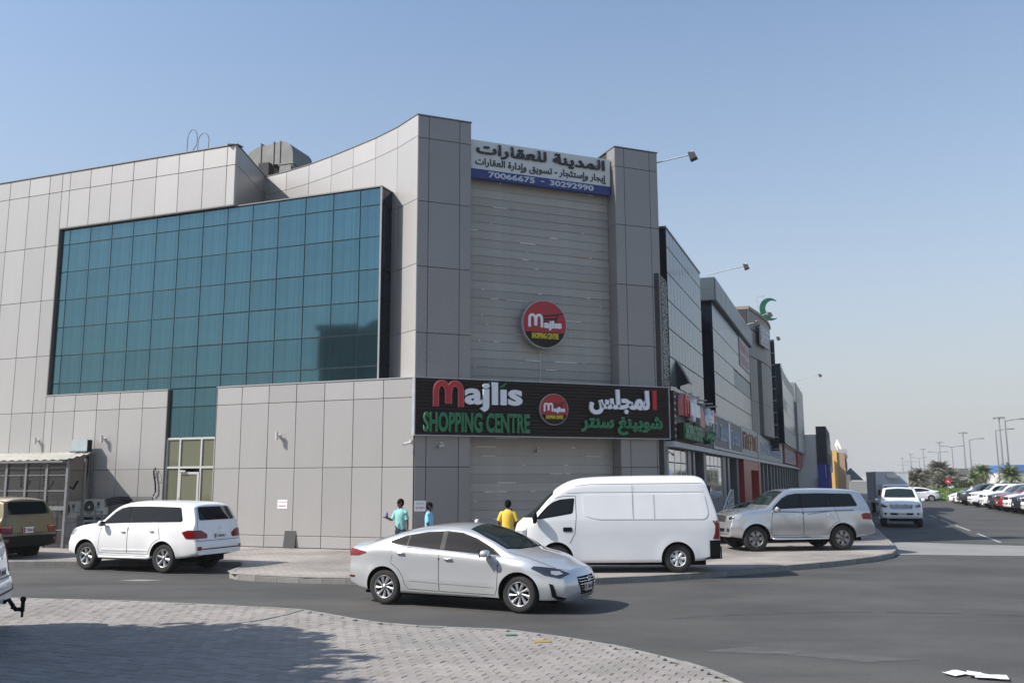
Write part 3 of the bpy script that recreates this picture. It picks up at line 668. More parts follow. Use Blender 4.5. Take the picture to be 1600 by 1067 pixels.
m_logo(sg, .68, .92, .86, .78, M['lred2'], .075, .098); m_logo(sg, .68, .92, .86, .78, M['lred'], .10, .072)
obj('lettering', text_mesh('ajlıs', 1.66, .78, 2.08, 1.0, M['lwhite'], bold=.032, depth=.11), sg)
for x_ in (2.42, 3.02):
    MB().tube([(x_ - .12, -.06, 1.62), (x_ + .02, -.06, 1.66), (x_ + .15, -.06, 1.78)], [.02, .05, .02], M['lgreen'], 6).build('leaf_dot', sg)
outlined('SHOPPING CENTRE', .28, .12, 3.72, .60, M['lgreen'], M['lgreen2'], sg, bold=.0)
obj('lettering', text_mesh('لمجلس', 6.30, .80, 2.42, .90, M['lwhite'], bold=.045, depth=.11, arabic=True), sg)
MB().box((8.86, -.11, 1.02), (9.02, 0, 1.72), M['lred']).build('letter_alif', sg)
outlined('شوبينغ سنتر', 6.0, .12, 3.25, .62, M['lgreen'], M['lgreen2'], sg, bold=.012, ar=True)
def round_sign(root, r, th=.14):
    MB().lathe([(.001, th), (r, th), (r, 0)], M['galv'], 40, T=Matrix.Rotation(0, 4, 'X'), axis='y')
    mb = MB(); N = 48
    # red upper, black lower segment; front at y = -th
    cut = -.34 * r
    pu = [(r * math.cos(2 * math.pi * k / N), r * math.sin(2 * math.pi * k / N)) for k in range(N)]
    a0 = math.asin(cut / r)
    up = [(r * math.cos(t), r * math.sin(t)) for t in [a0 + (math.pi - 2 * a0) * k / 36 for k in range(37)]]
    lo = [(r * math.cos(t), r * math.sin(t)) for t in [math.pi - a0 + (math.pi + 2 * a0) * k / 18 for k in range(19)]]
    T = Matrix.Rotation(R(90), 4, 'X')
    MB().prism(up, .0, th, M['dred'], T).build('disc_red_part', root); MB().prism(lo, .0, th - .002, M['signblack'], T).build('disc_black_part', root)
    rg = MB(); vs = []
    for k in range(N):
        c, s = math.cos(2 * math.pi * k / N), math.sin(2 * math.pi * k / N)
        vs += [(c * r * .985, -th - .008, s * r * .985), (c * r * 1.012, -th - .008, s * r * 1.012), (c * r * 1.012, 0, s * r * 1.012)]
    rg.add(vs, [(3 * k, 3 * ((k + 1) % N), 3 * ((k + 1) % N) + 1, 3 * k + 1) for k in range(N)] + [(3 * k + 1, 3 * ((k + 1) % N) + 1, 3 * ((k + 1) % N) + 2, 3 * k + 2) for k in range(N)], M['galv'])
    o = rg.build('rim', root); bm = bmesh.new(); bm.from_mesh(o.data); bmesh.ops.recalc_face_normals(bm, faces=bm.faces); bm.to_mesh(o.data); bm.free()
    sub = obj('disc_print', None, root, (0, -th - .001, 0))
    m_logo(sub, -.70 * r, -.15 * r, .56 * r, .52 * r, M['lwhite'], .03, .055 * r)
    obj('lettering', text_mesh('ajlıs', -.05 * r, -.26 * r, .82 * r, .42 * r, M['lwhite'], bold=.045, depth=.03), sub)
    obj('lettering', text_mesh('SHOPPING CENTRE', -.60 * r, -.62 * r, 1.22 * r, .24 * r, M['lyellow'], bold=.035, depth=.03), sub)
    # trolley
    mb = MB()
    for a, b in (((-.2, .30), (.62, .44)), ((.62, .44), (.50, .10)), ((-.1, .30), (0, .10)), ((0, .10), (.50, .10)), ((-.05, .20), (.55, .26)), ((.62, .44), (.85, .50))):
        mb.tube([(a[0] * r, -.008, a[1] * r), (b[0] * r, -.008, b[1] * r)], .026 * r, M['ink'], 5)
    mb.build('trolley_mark', sub)
rs = on_corner('round_sign', 'large round red sign with white lettering high on the louvred wall', 'sign', 4.80, 7.82, -.36); round_sign(rs, .85, .16)
MB().box((-.5, 0, -.4), (.5, .22, .4), M['galv']).build('bracket', rs)
MB().tube([(-.02, .20, -.9), (-.03, .21, -2.1)], .012, M['alu'], 6).build('power_cable', rs)
rs2 = on_corner('round_sign_small', 'small round red sign in the middle of the long black sign board', 'sign', 4.86, 4.76, .28); round_sign(rs2, .53, .10)
# lights strung over the corner
led = on_corner('string_light_curtain', 'curtain of thin unlit string lights hanging over the corner facade', 'string lights', 0, 0, 0)
M['bead'] = mat('string_light_bead', (.55, .55, .52), .3, 0, .8); M['wire'] = mat('thin_wire', (.10, .10, .10), .6)
mb = MB(); u = .12
while u < 9.5:
    inside_ = 1.94 < u < 7.66; yo = (REC - .08) if inside_ else -.035
    zt_ = 9.6 + .25 * math.sin(u * 2.1); z = zt_
    mb.tube([(u, yo, 5.8), (u + random.uniform(-.03, .03), yo, 6.9), (u + random.uniform(-.03, .03), yo, 8.2), (u, yo, zt_)], .0012, M['wire'], 3)
    while z > 5.8:
        x_ = u + random.uniform(-.02, .02); mb.box((x_ - .008, yo - .012, z - .008), (x_ + .008, yo + .004, z + .008), M['bead']); z -= random.uniform(.16, .30)
    u += random.uniform(.2, .34)
mb.build('light_strands', led)
mb = MB()
for k in range(1300):
    u = random.uniform(.02, 1.1); z = random.uniform(5.8, 9.9); mb.box((u, 0, z), (u + .02, .02, z + .02), M['bead'])
n_ = thing('string_light_net', 'dense net of small unlit lights on the narrow strip right of the corner', 'string lights', PS_(0, .02), rS)
mb.build('light_beads', n_); MB().box((0, .03, 5.7), (1.15, .06, 10.0), M['backing']).build('net_backing', n_)
# ------------------------------------------------------------------ things fixed to the left facade
def on_left(name, label, cat, u, z, out=0, group=None): return thing(name, label, cat, PL_(u, out, z), rL, group)
def wall_lamp(label, u, z):
    t = on_left('wall_lamp', label, 'wall light', u, z, 0, 'white up-and-down lamps on the left wall')
    MB().tube([(0, -.17, -.13), (0, -.17, .13)], .055, M['alu'], 14).build('lamp_tube', t, smooth=False)
    MB().box((-.03, -.13, -.035), (.03, 0, .035), M['alu']).build('arm', t); MB().box((-.045, -.02, -.06), (.045, 0, .06), M['alu']).build('back_plate', t)
wall_lamp('white wall lamp right of the glass door, above the paper notice', 5.22, 3.9); wall_lamp('white wall lamp between the canopy and the glass door', 13.09, 3.95); wall_lamp('white wall lamp directly above the corrugated canopy', 16.47, 3.95)
def notice(P, rz, u, z, label, w_=.40, h_=.30, out=.004):
    t = thing('paper_notice', label, 'notice', P(u, out, z), rz)
    MB().box((-w_ / 2, -.006, -h_ / 2), (w_ / 2, 0, h_ / 2), M['paper']).build('sheet', t)
    mb = MB(); x_ = -w_ * .38
    for row, (zz, hh, m) in enumerate(((.06, .03, M['galv']), (-.08, .045, mat('notice_red_print', (.50, .16, .16), .6)))):
        x_ = -w_ * .38
        while x_ < w_ * .36:
            ww = random.uniform(.02, .045); mb.box((x_, -.008, zz), (x_ + ww, -.0065, zz + hh), m); x_ += ww + .012
    mb.build('printed_lines', t)
notice(PL_, rL, 5.01, 1.58, 'white paper notice with red print on the sunlit wall'); notice(PC_, rC, .22, 1.55, 'white paper notice with red print beside the shaded corner', .38, .34)
t = on_left('loose_wall_tile', 'dark grey tile leaning against the foot of the sunlit wall', 'tile', 4.64, .13, .0)
MB().box((-.24, -.03, 0), (.22, 0, .56), mat('dark_tile', (.05, .05, .05), .6), Matrix.Rotation(R(-9), 4, 'X') @ Matrix.Translation((0, -.06, 0))).build('tile', t)
def camera_bullet(label, P, rz, u, z, out, arm=True):
    t = thing('security_camera', label, 'security camera', P(u, out, z), rz, 'security cameras on the corner building')
    MB().box((-.04, -.03, -.04), (.04, 0, .06), M['alu']).build('bracket', t); MB().tube([(0, -.03, .02), (0, -.12, -.03)], .016, M['alu'], 6).build('arm', t)
    MB().tube([(.06, -.10, -.04), (-.16, -.20, -.10)], .042, M['alu'], 10).build('housing', t); MB().tube([(-.161, -.2005, -.1003), (-.17, -.204, -.103)], .032, M['black'], 10).build('lens', t)
camera_bullet('white security camera just left of the building corner, under the sign', PL_, rL, .12, 3.62, .0); camera_bullet('white security camera on the left pier under the long sign', PC_, rC, .92, 3.55, .0)
camera_bullet('white security camera in the middle of the slats under the sign', PC_, rC, 4.68, 3.45, -REC + .03); camera_bullet('white security camera right of the corner above the shop window', PS_, rS, .35, 3.35, .04)
M['cagesteel'] = mat('cage_steel', (.21, .215, .22), .55, .4, var=.2, vscale=5)
# canopy shelter over the plant cage
cg = on_left('plant_cage_shelter', 'grey steel cage shelter with corrugated canopy against the left wall', 'shelter', 13.6, 0)
M['corr'] = mat('corrugated_sheet', (.46, .44, .38), .55, .2, var=.2, vscale=1.5)
mb = MB(); vs = []; NXc = 130; wC = 12.6
for i in range(NXc + 1):
    x_ = -wC + i * wC / NXc; zz = .022 * math.sin(i * math.pi / 2 * 1.0)
    dep = 2.75 if x_ < -.1 else 2.75
    for y_, z_ in ((0, 3.47), (-2.75, 3.12)): vs.append((x_ + (1.45 if y_ < 0 else 0) * 1.0 if False else x_ + (-y_ * .52 if x_ > -1.6 and y_ < 0 else 0) * 0, y_, z_ + zz))
mb.add(vs, [(2 * i, 2 * i + 1, 2 * i + 3, 2 * i + 2) for i in range(NXc)], M['corr']); canopy = mb.build('canopy', cg, (0, 0, 0))
# right end of the canopy is cut on the slant
bm = bmesh.new(); bm.from_mesh(canopy.data); bmesh.ops.translate(bm, verts=bm.verts, vec=(1.5, 0, 0))
bmesh.ops.bisect_plane(bm, geom=bm.verts[:] + bm.edges[:] + bm.faces[:], plane_co=(0, 0, 0), plane_no=(1, .58, 0), clear_outer=True); bm.to_mesh(canopy.data); bm.free()
mbx = MB().box((-12, -2.74, 3.03), (1.45, -2.68, 3.09), M['cagesteel']); mbx.build('eave_beam', cg)
mbx = MB(); mbx.tube([(0.0, -.05, 3.42), (1.5, -2.7, 3.07)], .03, M['cagesteel'], 4); mbx.build('raking_beam', cg)
PO = [1.56, .62, -.36, -1.30, -2.3, -3.3, -4.3]      # posts
for k, x_ in enumerate(PO):
    MB().box((x_ - .05, -2.62, .13), (x_ + .05, -2.52, 3.05), M['cagesteel']).build('post', cg)
MB().box((.95, -1.35, .13), (1.03, -1.27, 3.2), M['cagesteel']).build('post', cg); MB().box((-.05, -.12, .13), (.03, -.04, 3.4), M['cagesteel']).build('post', cg)
for z_, h_ in ((2.84, .03), (2.58, .03), (2.04, .04), (1.40, .14), (.72, .03)):
    MB().box((-4.3, -2.60, z_), (1.52, -2.55, z_ + h_), M['cagesteel']).build('rail', cg)
mb = MB(); x_ = -4.3
M['mesh'] = mat('wire_mesh', (.035, .035, .035), .7)
while x_ < 1.5: mb.box((x_, -2.575, .16), (x_ + .014, -2.566, 3.02), M['mesh']); x_ += .05
z_ = .2
while z_ < 3.0: mb.box((-4.3, -2.578, z_), (1.5, -2.575, z_ + .012), M['mesh']); z_ += .06
tag(mb.build('wire_mesh', cg), kind='stuff')
for k, (x_, z_) in enumerate(((1.6, .45), (1.6, .95), (1.6, 1.3))):
    MB().box((1.55, -2.5, z_), (1.58, -1.3, z_ + .03), M['cagesteel']).build('rail', cg)
    MB().box((1.05, -1.36, z_), (1.95, -1.32, z_ + .03), M['cagesteel']).build('rail', cg)
MB().box((1.92, -1.38, .13), (1.96, -1.30, 1.35), M['cagesteel']).build('post', cg)
def ac_unit(label, P, u, z, out, rz, w_=.80, h_=.56, d_=.30, group='outdoor air conditioner units'):
    t = thing('air_conditioner_unit', label, 'air conditioner', P(u, out, z), rz, group)
    MB().box((-w_ / 2, 0, 0), (w_ / 2, d_, h_), M['acwhite']).build('casing', t)
    N = 28; mb = MB(); cx = -w_ * .16; r_ = h_ * .42
    mb.lathe([(.001, -.003), (r_, -.003), (r_, 0)], M['well'], N, T=Matrix.Translation((cx, 0, h_ * .5)), axis='y'); mb.build('fan_opening', t)
    mb = MB()
    for k in range(1, 7):
        rr = r_ * k / 6.2; mb.lathe([(rr, -.012), (rr + .006, -.015), (rr + .012, -.012), (rr + .006, -.008)], M['acgrey'], N, T=Matrix.Translation((cx, 0, h_ * .5)), axis='y')
    for k in range(8):
        a = math.pi * k / 4; mb.box((0, -.014, -.004), (r_, -.009, .004), M['acgrey'], Matrix.Translation((cx, 0, h_ * .5)) @ Matrix.Rotation(a, 4, 'Y'))
    mb.lathe([(.001, -.018), (.05, -.016), (.055, -.008)], M['acwhite'], 16, T=Matrix.Translation((cx, 0, h_ * .5)), axis='y'); mb.build('fan_grille', t)
    mb = MB(); mb.box((w_ * .22, -.003, h_ * .42), (w_ * .40, -.001, h_ * .86), mat('ac_label', (.30, .40, .38), .5))
    mb.build('sticker', t); mb = MB(); mb.box((w_ * .25, -.004, h_ * .62), (w_ * .37, -.003, h_ * .80), M['maroon'] if False else mat('ac_label_dark', (.02, .06, .07), .5)); mb.build('sticker_mark', t)
    return t
M['acwhite'] = mat('ac_casing', (.66, .65, .60), .6, var=.12, vscale=3); M['acgrey'] = mat('ac_grille', (.22, .22, .20), .6)
ac_unit('upper air conditioner unit on the rack right of the cage', PL_, 12.88, 1.17, .60, rL, .92); ac_unit('lower air conditioner unit on the rack, mostly behind the white car', PL_, 12.88, .42, .60, rL, .92)
rk = on_left('unit_rack', 'grey steel rack carrying the two air conditioner units', 'rack', 12.88, 0)
for x_ in (-.62, .22, .60):
    MB().box((x_ - .025, -.70, .13), (x_ + .025, -.65, 1.16 if x_ != .22 else 1.5), M['galv']).build('post', rk)
for z_ in (.36, 1.10): MB().box((-.68, -.66, z_), (.68, -.60, z_ + .05), M['galv']).build('shelf_bar', rk); MB().box((-.68, -.25, z_), (.68, -.2, z_ + .05), M['galv']).build('shelf_bar', rk)
bx = on_left('canopy_top_unit', 'small pale blue grey cooler box standing on the canopy end', 'cooler box', 13.83, 3.47, .18)
M['boxblue'] = mat('cooler_casing', (.36, .43, .45), .6, var=.12, vscale=3)
MB().box((-.46, -.24, .03), (.30, -.02, .46), M['boxblue']).build('casing', bx); MB().box((.30, -.22, .05), (.34, -.04, .44), M['black']).build('grille_side', bx); MB().box((-.5, -.28, 0), (.36, 0, .03), M['black']).build('tray', bx)
for k in range(4): MB().box((-.40 + .0, -.245, .1 + k * .09), (.26, -.241, .11 + k * .09), M['galv']).build('louvre', bx)
# pipes and cable between the units and the door
pp = on_left('refrigerant_pipes', 'bundle of black insulated pipes running low along the wall to the units', 'pipes', 10.6, 0)
for k in range(5):
    z_ = 1.80 - k * .055; x0 = -1.75 + .02 * k
    MB().tube([(x0, -.55, z_ - .1), (x0 + .1, -.3, z_ - .02), (x0 + .25, -.1, z_), (-.9, -.1, z_ + .01 * (k % 2)), (.02 + .02 * k, -.09, z_), (.05 + .02 * k, -.09, z_ - .25), (.05 + .02 * k, -.09, .3)], .022, M['black'], 6).build('pipe', pp)
cb = on_left('power_cable', 'thick black cable looping up the wall left of the glass door', 'cable', 10.6, 0)
MB().tube([(.02, -.06, 1.85), (.12, -.07, 2.0), (.10, -.08, 2.3), (.03, -.08, 2.55), (.0, -.08, 2.75), (.06, -.07, 2.86)], .028, M['black'], 6).build('cable', cb); MB().tube([(.06, -.06, 2.86), (.15, -.12, 2.7), (.14, -.12, 2.5), (.05, -.06, 2.45)], .012, M['black'], 5).build('cable_tail', cb)
cc = on_left('duct_trunking', 'black drop pipe down the wall behind the canopy end', 'pipe', 13.75, 0)
MB().tube([(.0, -.15, 3.4), (.02, -.15, 2.9), (.05, -.2, 2.6), (-.05, -.2, 2.2), (-.06, -.18, 1.5)], .05, M['black'], 6).build('pipe', cc)
for k, (x_, w_) in enumerate(((-.9, .5), (-2.1, .5), (-3.3, .5))):
    g_ = cg; MB().tube([(x_, -.3, 2.6), (x_ + .05, -.3, 2.2), (x_ + .3, -.3, 2.1), (x_ + w_, -.3, 2.4)], .04, M['black'], 6).build('pipe', cg)
for k in range(5):
    ac_unit(['first air conditioner unit inside the cage, nearest the gate', 'second air conditioner unit inside the cage', 'third air conditioner unit inside the cage', 'fourth air conditioner unit inside the cage, near the photo edge', 'fifth air conditioner unit inside the cage'][k], PL_, 13.9 + k * 1.0, 1.05, .75, rL, .85, .6)
    MB().box((-.3 - k * 1.0 - .45, -.75, .13), (-.3 - k * 1.0 + .45, -.45, 1.04), M['galv']).build('unit_stand', cg)
bk = on_left('wall_hooks', 'thin angled metal rod leaning against the wall behind the white car', 'rod', 11.3, 0)
MB().tube([(-.55, -.5, 1.15), (.0, -.3, 1.62)], .022, M['galv'], 6).build('rod', bk)
rl2 = on_left('door_rail', 'low steel handrail in front of the glass door', 'handrail', 9.0, .13, 1.0)
MB().tube([(-1.1, 0, 0), (-1.1, 0, 1.4), (-1.0, 0, 1.48), (1.0, 0, 1.48), (1.1, 0, 1.4), (1.1, 0, 0)], .022, M['galv'], 6).build('rail', rl2)
# ------------------------------------------------------------------ the row along the street
row = thing('street_row_building', 'long row of blue grey glazed shop buildings running down the street', 'building', S0)
M['clad'] = mat('grey_cladding', (.27, .28, .28), .45, .3, var=.06, vscale=.6, rnd=.03); M['cladblue'] = mat('blue_grey_cladding', (.135, .165, .18), .4, .4, var=.06, vscale=.6, rnd=.04)
M['column'] = mat('dark_stone_column', (.13, .135, .14), .4, .1, var=.12, vscale=3, rnd=.06)
M['redclad'] = mat('red_portal', (.30, .025, .012), .4, var=.08, vscale=2)
def sslab(u0, u1, z0, z1, o0, o1, m, name='wall', root=None):
    c = [PS_(u0, o0) - S0, PS_(u1, o0) - S0, PS_(u1, o1) - S0, PS_(u0, o1) - S0]
    mb = MB(); mb.prism([(q.x, q.y) for q in c], z0, z1, m)
    o = mb.build(name, root or row); bm = bmesh.new(); bm.from_mesh(o.data); bmesh.ops.recalc_face_normals(bm, faces=bm.faces); bm.to_mesh(o.data); bm.free(); return o
def sgrid(us, zs, out, m, name='glass_panel', th=.03, gap=.035, skip=None, tilt=.0018):
    for i in range(len(us) - 1):
        for j in range(len(zs) - 1):
            if skip and skip(us[i], zs[j]): continue
            me = panel_mesh(us[i + 1] - us[i] - gap, zs[j + 1] - zs[j] - gap, th, m)
            obj(name, me, row, PS_((us[i] + us[i + 1]) / 2, out, (zs[j] + zs[j + 1]) / 2) - S0, (random.gauss(0, tilt), 0, rS + random.gauss(0, tilt)))
fr_ = lambda a, b, n: [a + (b - a) * k / n for k in range(n + 1)]
# block 1
sslab(1.27, 9.7, 5.5, 12.1, -.06, -3, M['navyglass']); sslab(1.2, 13.4, .13, 12, -1.6, -6, M['navyglass']); sslab(-.2, 1.3, .1, 10, -.05, -1.0, M['backing'])
z1r = [5.62, 5.95, 7.05, 8.15, 9.27, 10.36, 11.4, 12.12]
sgrid(fr_(1.3, 9.7, 12), z1r, -.02, M['bluegrey'], skip=lambda u, z: 2.6 < u < 3.2 and abs(z - 5.95) < .1)
sslab(1.2, 9.75, 12.12, 12.2, .03, -3, M['coping'], 'coping')
for z_ in (6.5, 8, 9.5, 11): 
    a = PS_(1.26, .0) - S0; b = PS_(1.26, -.98) - S0
    MB().add([(a.x, a.y, z_ - .72), (b.x, b.y, z_ - .72), (b.x, b.y, z_ + .72 if z_ < 11 else 12.1), (a.x, a.y, z_ + .72 if z_ < 11 else 12.1)], [(0, 1, 2, 3)], M['navyglass']).build('side_glass_pane', row)
ow = obj('open_window', None, row, PS_(2.92, 0, 7.03) - S0, (0, 0, rS))
MB().box((-.33, -.03, -1.05), (.33, 0, 0), M['navyglass'], Matrix.Rotation(R(-28), 4, 'X')).build('sash', ow)
MB().add([(-.34, 0, -1.06), (-.34, 0, 0), (-.34, -.5, -.93)], [(0, 1, 2)], M['navyglass']).build('stay', ow)
# block 2
sslab(13.46, 31.4, 5.5, 11.5, -.06, -6, M['navyglass']); sslab(13.3, 31.45, 11.5, 12.72, .22, -6, M['cladblue'], 'parapet')
z2r = [5.6, 6.7, 7.85, 8.95, 10.1, 11.45]; u2r = fr_(13.5, 31.4, 24)
sgrid(u2r, z2r, -.02, M['bluegrey'], skip=lambda u, z: u > 21.2 and 7.8 < z < 8.9)
sgrid(fr_(21.33, 31.4, 5), [7.87, 8.93], -.05, M['cladblue'], 'window_pane')
for z_ in (6.3, 7.8, 9.3, 10.8):
    a = PS_(13.44, .0) - S0; b = PS_(13.44, -1.55) - S0; MB().add([(a.x, a.y, z_ - .7), (b.x, b.y, z_ - .7), (b.x, b.y, z_ + .7), (a.x, a.y, z_ + .7)], [(0, 1, 2, 3)], M['navyglass']).build('side_glass_pane', row)
sgrid(fr_(13.3, 31.4, 9), [11.52, 12.70], .235, M['cladblue'], 'parapet_panel', th=.02)
for k_ in range(2):
    a = PS_(13.28, .2) - S0; b = PS_(13.28, -1.6) - S0; MB().add([(a.x, a.y, 11.53 + .58 * k_), (b.x, b.y, 11.53 + .58 * k_), (b.x, b.y, 12.1 + .58 * k_), (a.x, a.y, 12.1 + .58 * k_)], [(0, 1, 2, 3)], M['bluegrey']).build('parapet_panel', row)
M['towerclad'] = mat('tower_cladding', (.17, .165, .155), .5, .2, var=.08, vscale=.5, rnd=.04)
# block 3, bowed grey tower
bow = lambda u: .75 * math.sin(math.pi * min(1, max(0, (u - 31.4) / 9.8)) * .62) / math.sin(math.pi * .5)
us3 = fr_(31.4, 41.2, 14); mb3 = None
for i in range(14):
    a, b = PS_(us3[i], bow(us3[i])), PS_(us3[i + 1], bow(us3[i + 1])); d = b - a; rz = math.atan2(d.y, d.x)
    m_ = M['backing'] if i in (3, 4) else M['towerclad']
    for z0, z1 in ((5.5, 7.8), (7.8, 10.9), (10.95, 12.9), (12.95, 14.3)):
        mm = m_ if z1 < 11 else M['towerclad']
        obj('wall_panel', panel_mesh(d.length - .02, z1 - z0 - .02, .03, mm), row, (a + b) / 2 - S0 + Vector((0, 0, (z0 + z1) / 2)), (0, 0, rz))
mb = MB(); pts = [PS_(u, bow(u) - .05) - S0 for u in us3] + [PS_(41.2, -6) - S0, PS_(31.4, -6) - S0]
mb.prism([(p.x, p.y) for p in pts], 5.4, 14.28, M['backing']); mb.build('wall', row)
mb = MB(); pts = [PS_(u, bow(u) + .12) - S0 for u in us3] + [PS_(41.2, -6) - S0, PS_(31.4, -6) - S0]
mb.prism([(p.x, p.y) for p in pts], 14.28, 14.5, mat('tan_rim', (.26, .23, .18), .7)); mb.build('roof_rim', row)
def strokes(root, T, w_, h_, m, n, seed, gap=.25, th=.05):
    """unreadable distant lettering: short upright and level strokes"""
    rnd = random.Random(seed); mb = MB(); cw = w_ / n
    for k in range(n):
        x = k * cw; lw = cw * (1 - gap)
        for _ in range(3):
            if rnd.random() < .55: xx = x + rnd.random() * lw * .7; mb.box((xx, -th, rnd.random() * h_ * .15), (xx + cw * .16, 0, h_ * rnd.uniform(.7, 1)), m, T)
            else: zz = h_ * rnd.choice((.02, .42, .82)); mb.box((x, -th, zz), (x + lw * rnd.uniform(.6, 1), 0, zz + h_ * .14), m, T)
    o = mb.build('lettering', root); return o
a, b = PS_(us3[3], bow(us3[3])), PS_(us3[9], bow(us3[9])); d = b - a
tw = thing('tower_sign', 'pale lettering panel on the bowed grey tower below its roof rim', 'sign', a + Vector((0, 0, 12.0)) + nS * .25, math.atan2(d.y, d.x))
MB().box((0, -.1, 0), (d.length * .8, .0, 1.5), M['clad']).build('board', tw); strokes(tw, Matrix.Translation((.2, -.1, .25)), d.length * .75, 1.0, M['lwhite'], 7, 3)
# screen frame standing beside the tower
lf = thing('screen_frame', 'tall dark lattice frame of a screen seen edge on beside the tower', 'lattice frame', PS_(41.5, .25, 4.6), rS)
for y_ in (-.72, 0):
    for x_ in (0, .5): MB().box((x_, y_, 0), (x_ + .09, y_ + .09, 8.9), M['backing']).build('upright', lf)
for k in range(28): MB().box((-.01, -.72, .1 + k * .32), (.08, .09, .16 + k * .32), M['galv'] if k % 3 == 0 else M['backing']).build('rung', lf)
MB().box((.2, -.6, 0), (.4, .0, 8.9), M['backing']).build('screen_back', lf)
for z_ in (1.0, 4.0, 7.2): MB().box((.2, .09, z_), (.3, 1.2, z_ + .1), M['galv']).build('tie_bar', lf)
# crescent
cr_ = thing('crescent_emblem', 'green crescent emblem standing on the roof of the bowed tower', 'emblem', PS_(37.6, 1.1, 14.35), R(12)); cr_.scale = (.88, .88, .88)
T = Matrix.Rotation(R(90), 4, 'X')
NC_ = 34; mb = MB(); M['crescent'] = mat('crescent_green', (.02, .22, .12), .4); vs = []
for k in range(NC_ + 1):
    a1 = R(50 + 260 * k / NC_); a2 = R(68 + 224 * k / NC_)
    for y_ in (.04, -.04): vs += [(math.cos(a1), y_, math.sin(a1) + 1.05), (.33 + .79 * math.cos(a2), y_, .79 * math.sin(a2) + 1.05)]
fs = []
for k in range(NC_):
    q = 4 * k; fs += [(q, q + 1, q + 5, q + 4), (q + 2, q + 6, q + 7, q + 3), (q, q + 4, q + 6, q + 2), (q + 1, q + 3, q + 7, q + 5)]
mb.add(vs, fs, M['crescent']); mb.build('crescent', cr_)
MB().tube([(-.3, .2, 0), (-.3, .2, 1.0)], .05, M['galv']).build('support_post', cr_); MB().tube([(-1.0, .3, 0), (-1.05, .3, 2.2), (-.3, .3, 2.25)], .025, M['galv']).build('support_frame', cr_)
# block 4 and the end tower
bow4 = lambda u: .1 + .35 * math.exp(-(u - 47.5) / 5)
us4 = fr_(47.5, 70, 12)
for i in range(12):
    a, b = PS_(us4[i], bow4(us4[i]) + .6), PS_(us4[i + 1], bow4(us4[i + 1]) + .6); d = b - a; rz = math.atan2(d.y, d.x)
    for z0, z1, mm in ((5.5, 7.0, M['cladblue']), (7.0, 8.6, M['bluegrey']), (8.6, 9.6, M['cladblue'] if i < 5 else M['bluegrey']), (9.6, 11.3, M['bluegrey']), (11.3, 12.3, M['cladblue'])):
        obj('glass_panel', panel_mesh(d.length - .03, z1 - z0 - .03, .03, mm), row, (a + b) / 2 - S0 + Vector((0, 0, (z0 + z1) / 2)), (0, 0, rz))
mb = MB(); pts = [PS_(u, bow4(u) + .56) - S0 for u in us4] + [PS_(70, -6) - S0, PS_(47.5, -6) - S0]; mb.prism([(p.x, p.y) for p in pts], 5.4, 12.28, M['navyglass']); mb.build('wall', row)
for z_ in (6.6, 8.3, 10.3):
    a = PS_(47.45, 1.0) - S0; b = PS_(47.45, -3) - S0; MB().add([(a.x, a.y, z_ - .85), (b.x, b.y, z_ - .85), (b.x, b.y, z_ + .8), (a.x, a.y, z_ + .8)], [(0, 1, 2, 3)], M['navyglass']).build('side_glass_pane', row)
sslab(41.2, 47.4, .1, 11, -1.6, -6, M['navyglass'])
sslab(71.2, 86, 5.4, 13.0, .9, -6, M['clad']); sslab(70, 71.2, 5.4, 12.2, -.4, -6, M['navyglass'])
sgrid(fr_(71.3, 86, 5), [5.5, 7.4, 9.3, 11.2, 13.0], .92, M['clad'], 'wall_panel')
# ground floor: columns, shopfronts, fascia
sslab(.45, 88, .13, 3.68, -1.4, -6, M['backing']); sslab(.0, 88, 3.55, 3.75, .35, -2, M['galv'], 'fascia_ledge'); sslab(.1, 86, 3.75, 5.6, -.05, -2, M['cladblue'], 'fascia')
for a, b in ((.0, .42), (4.6, 5.4), (5.9, 6.4), (8.8, 9.6), (15.2, 16.4), (17.2, 18.0), (21.3, 22.2)) + tuple((34.6 + 3.3 * k, 35.2 + 3.3 * k) for k in range(16)): sslab(a, b, .13, 3.55, .02, -.6, M['column'], 'column')
def shop(u0, u1, n, m, out=-.35):
    us = fr_(u0, u1, n); sgrid(us, [.2, .9, 3.0, 3.5], out, m, 'shop_window')
    for u in us: sslab(u - .03, u + .03, .15, 3.52, out + .04, out - .05, M['alu'], 'window_bar')
shop(.5, 4.5, 3, M['shopglass'], -.06); shop(9.7, 15.1, 4, M['shopglass'], -.06); shop(6.5, 8.7, 2, M['navyglass'], -1.2); shop(18.1, 21.2, 2, M['navyglass'], -.8)
for k in range(16): shop(35.3 + 3.3 * k, 37.8 + 3.3 * k, 2, M['shopglass'] if k % 2 else M['bluegrey'])
for a, b in ((22.6, 26.6), (31.6, 33.0)): sslab(a, b, .13, 3.7, .28, -.7, M['redclad'], 'red_portal')
sslab(26.6, 31.6, 2.95, 3.7, .26, -.7, M['redclad'], 'red_portal'); shop(26.7, 31.5, 3, M['shopglass'], -.4)
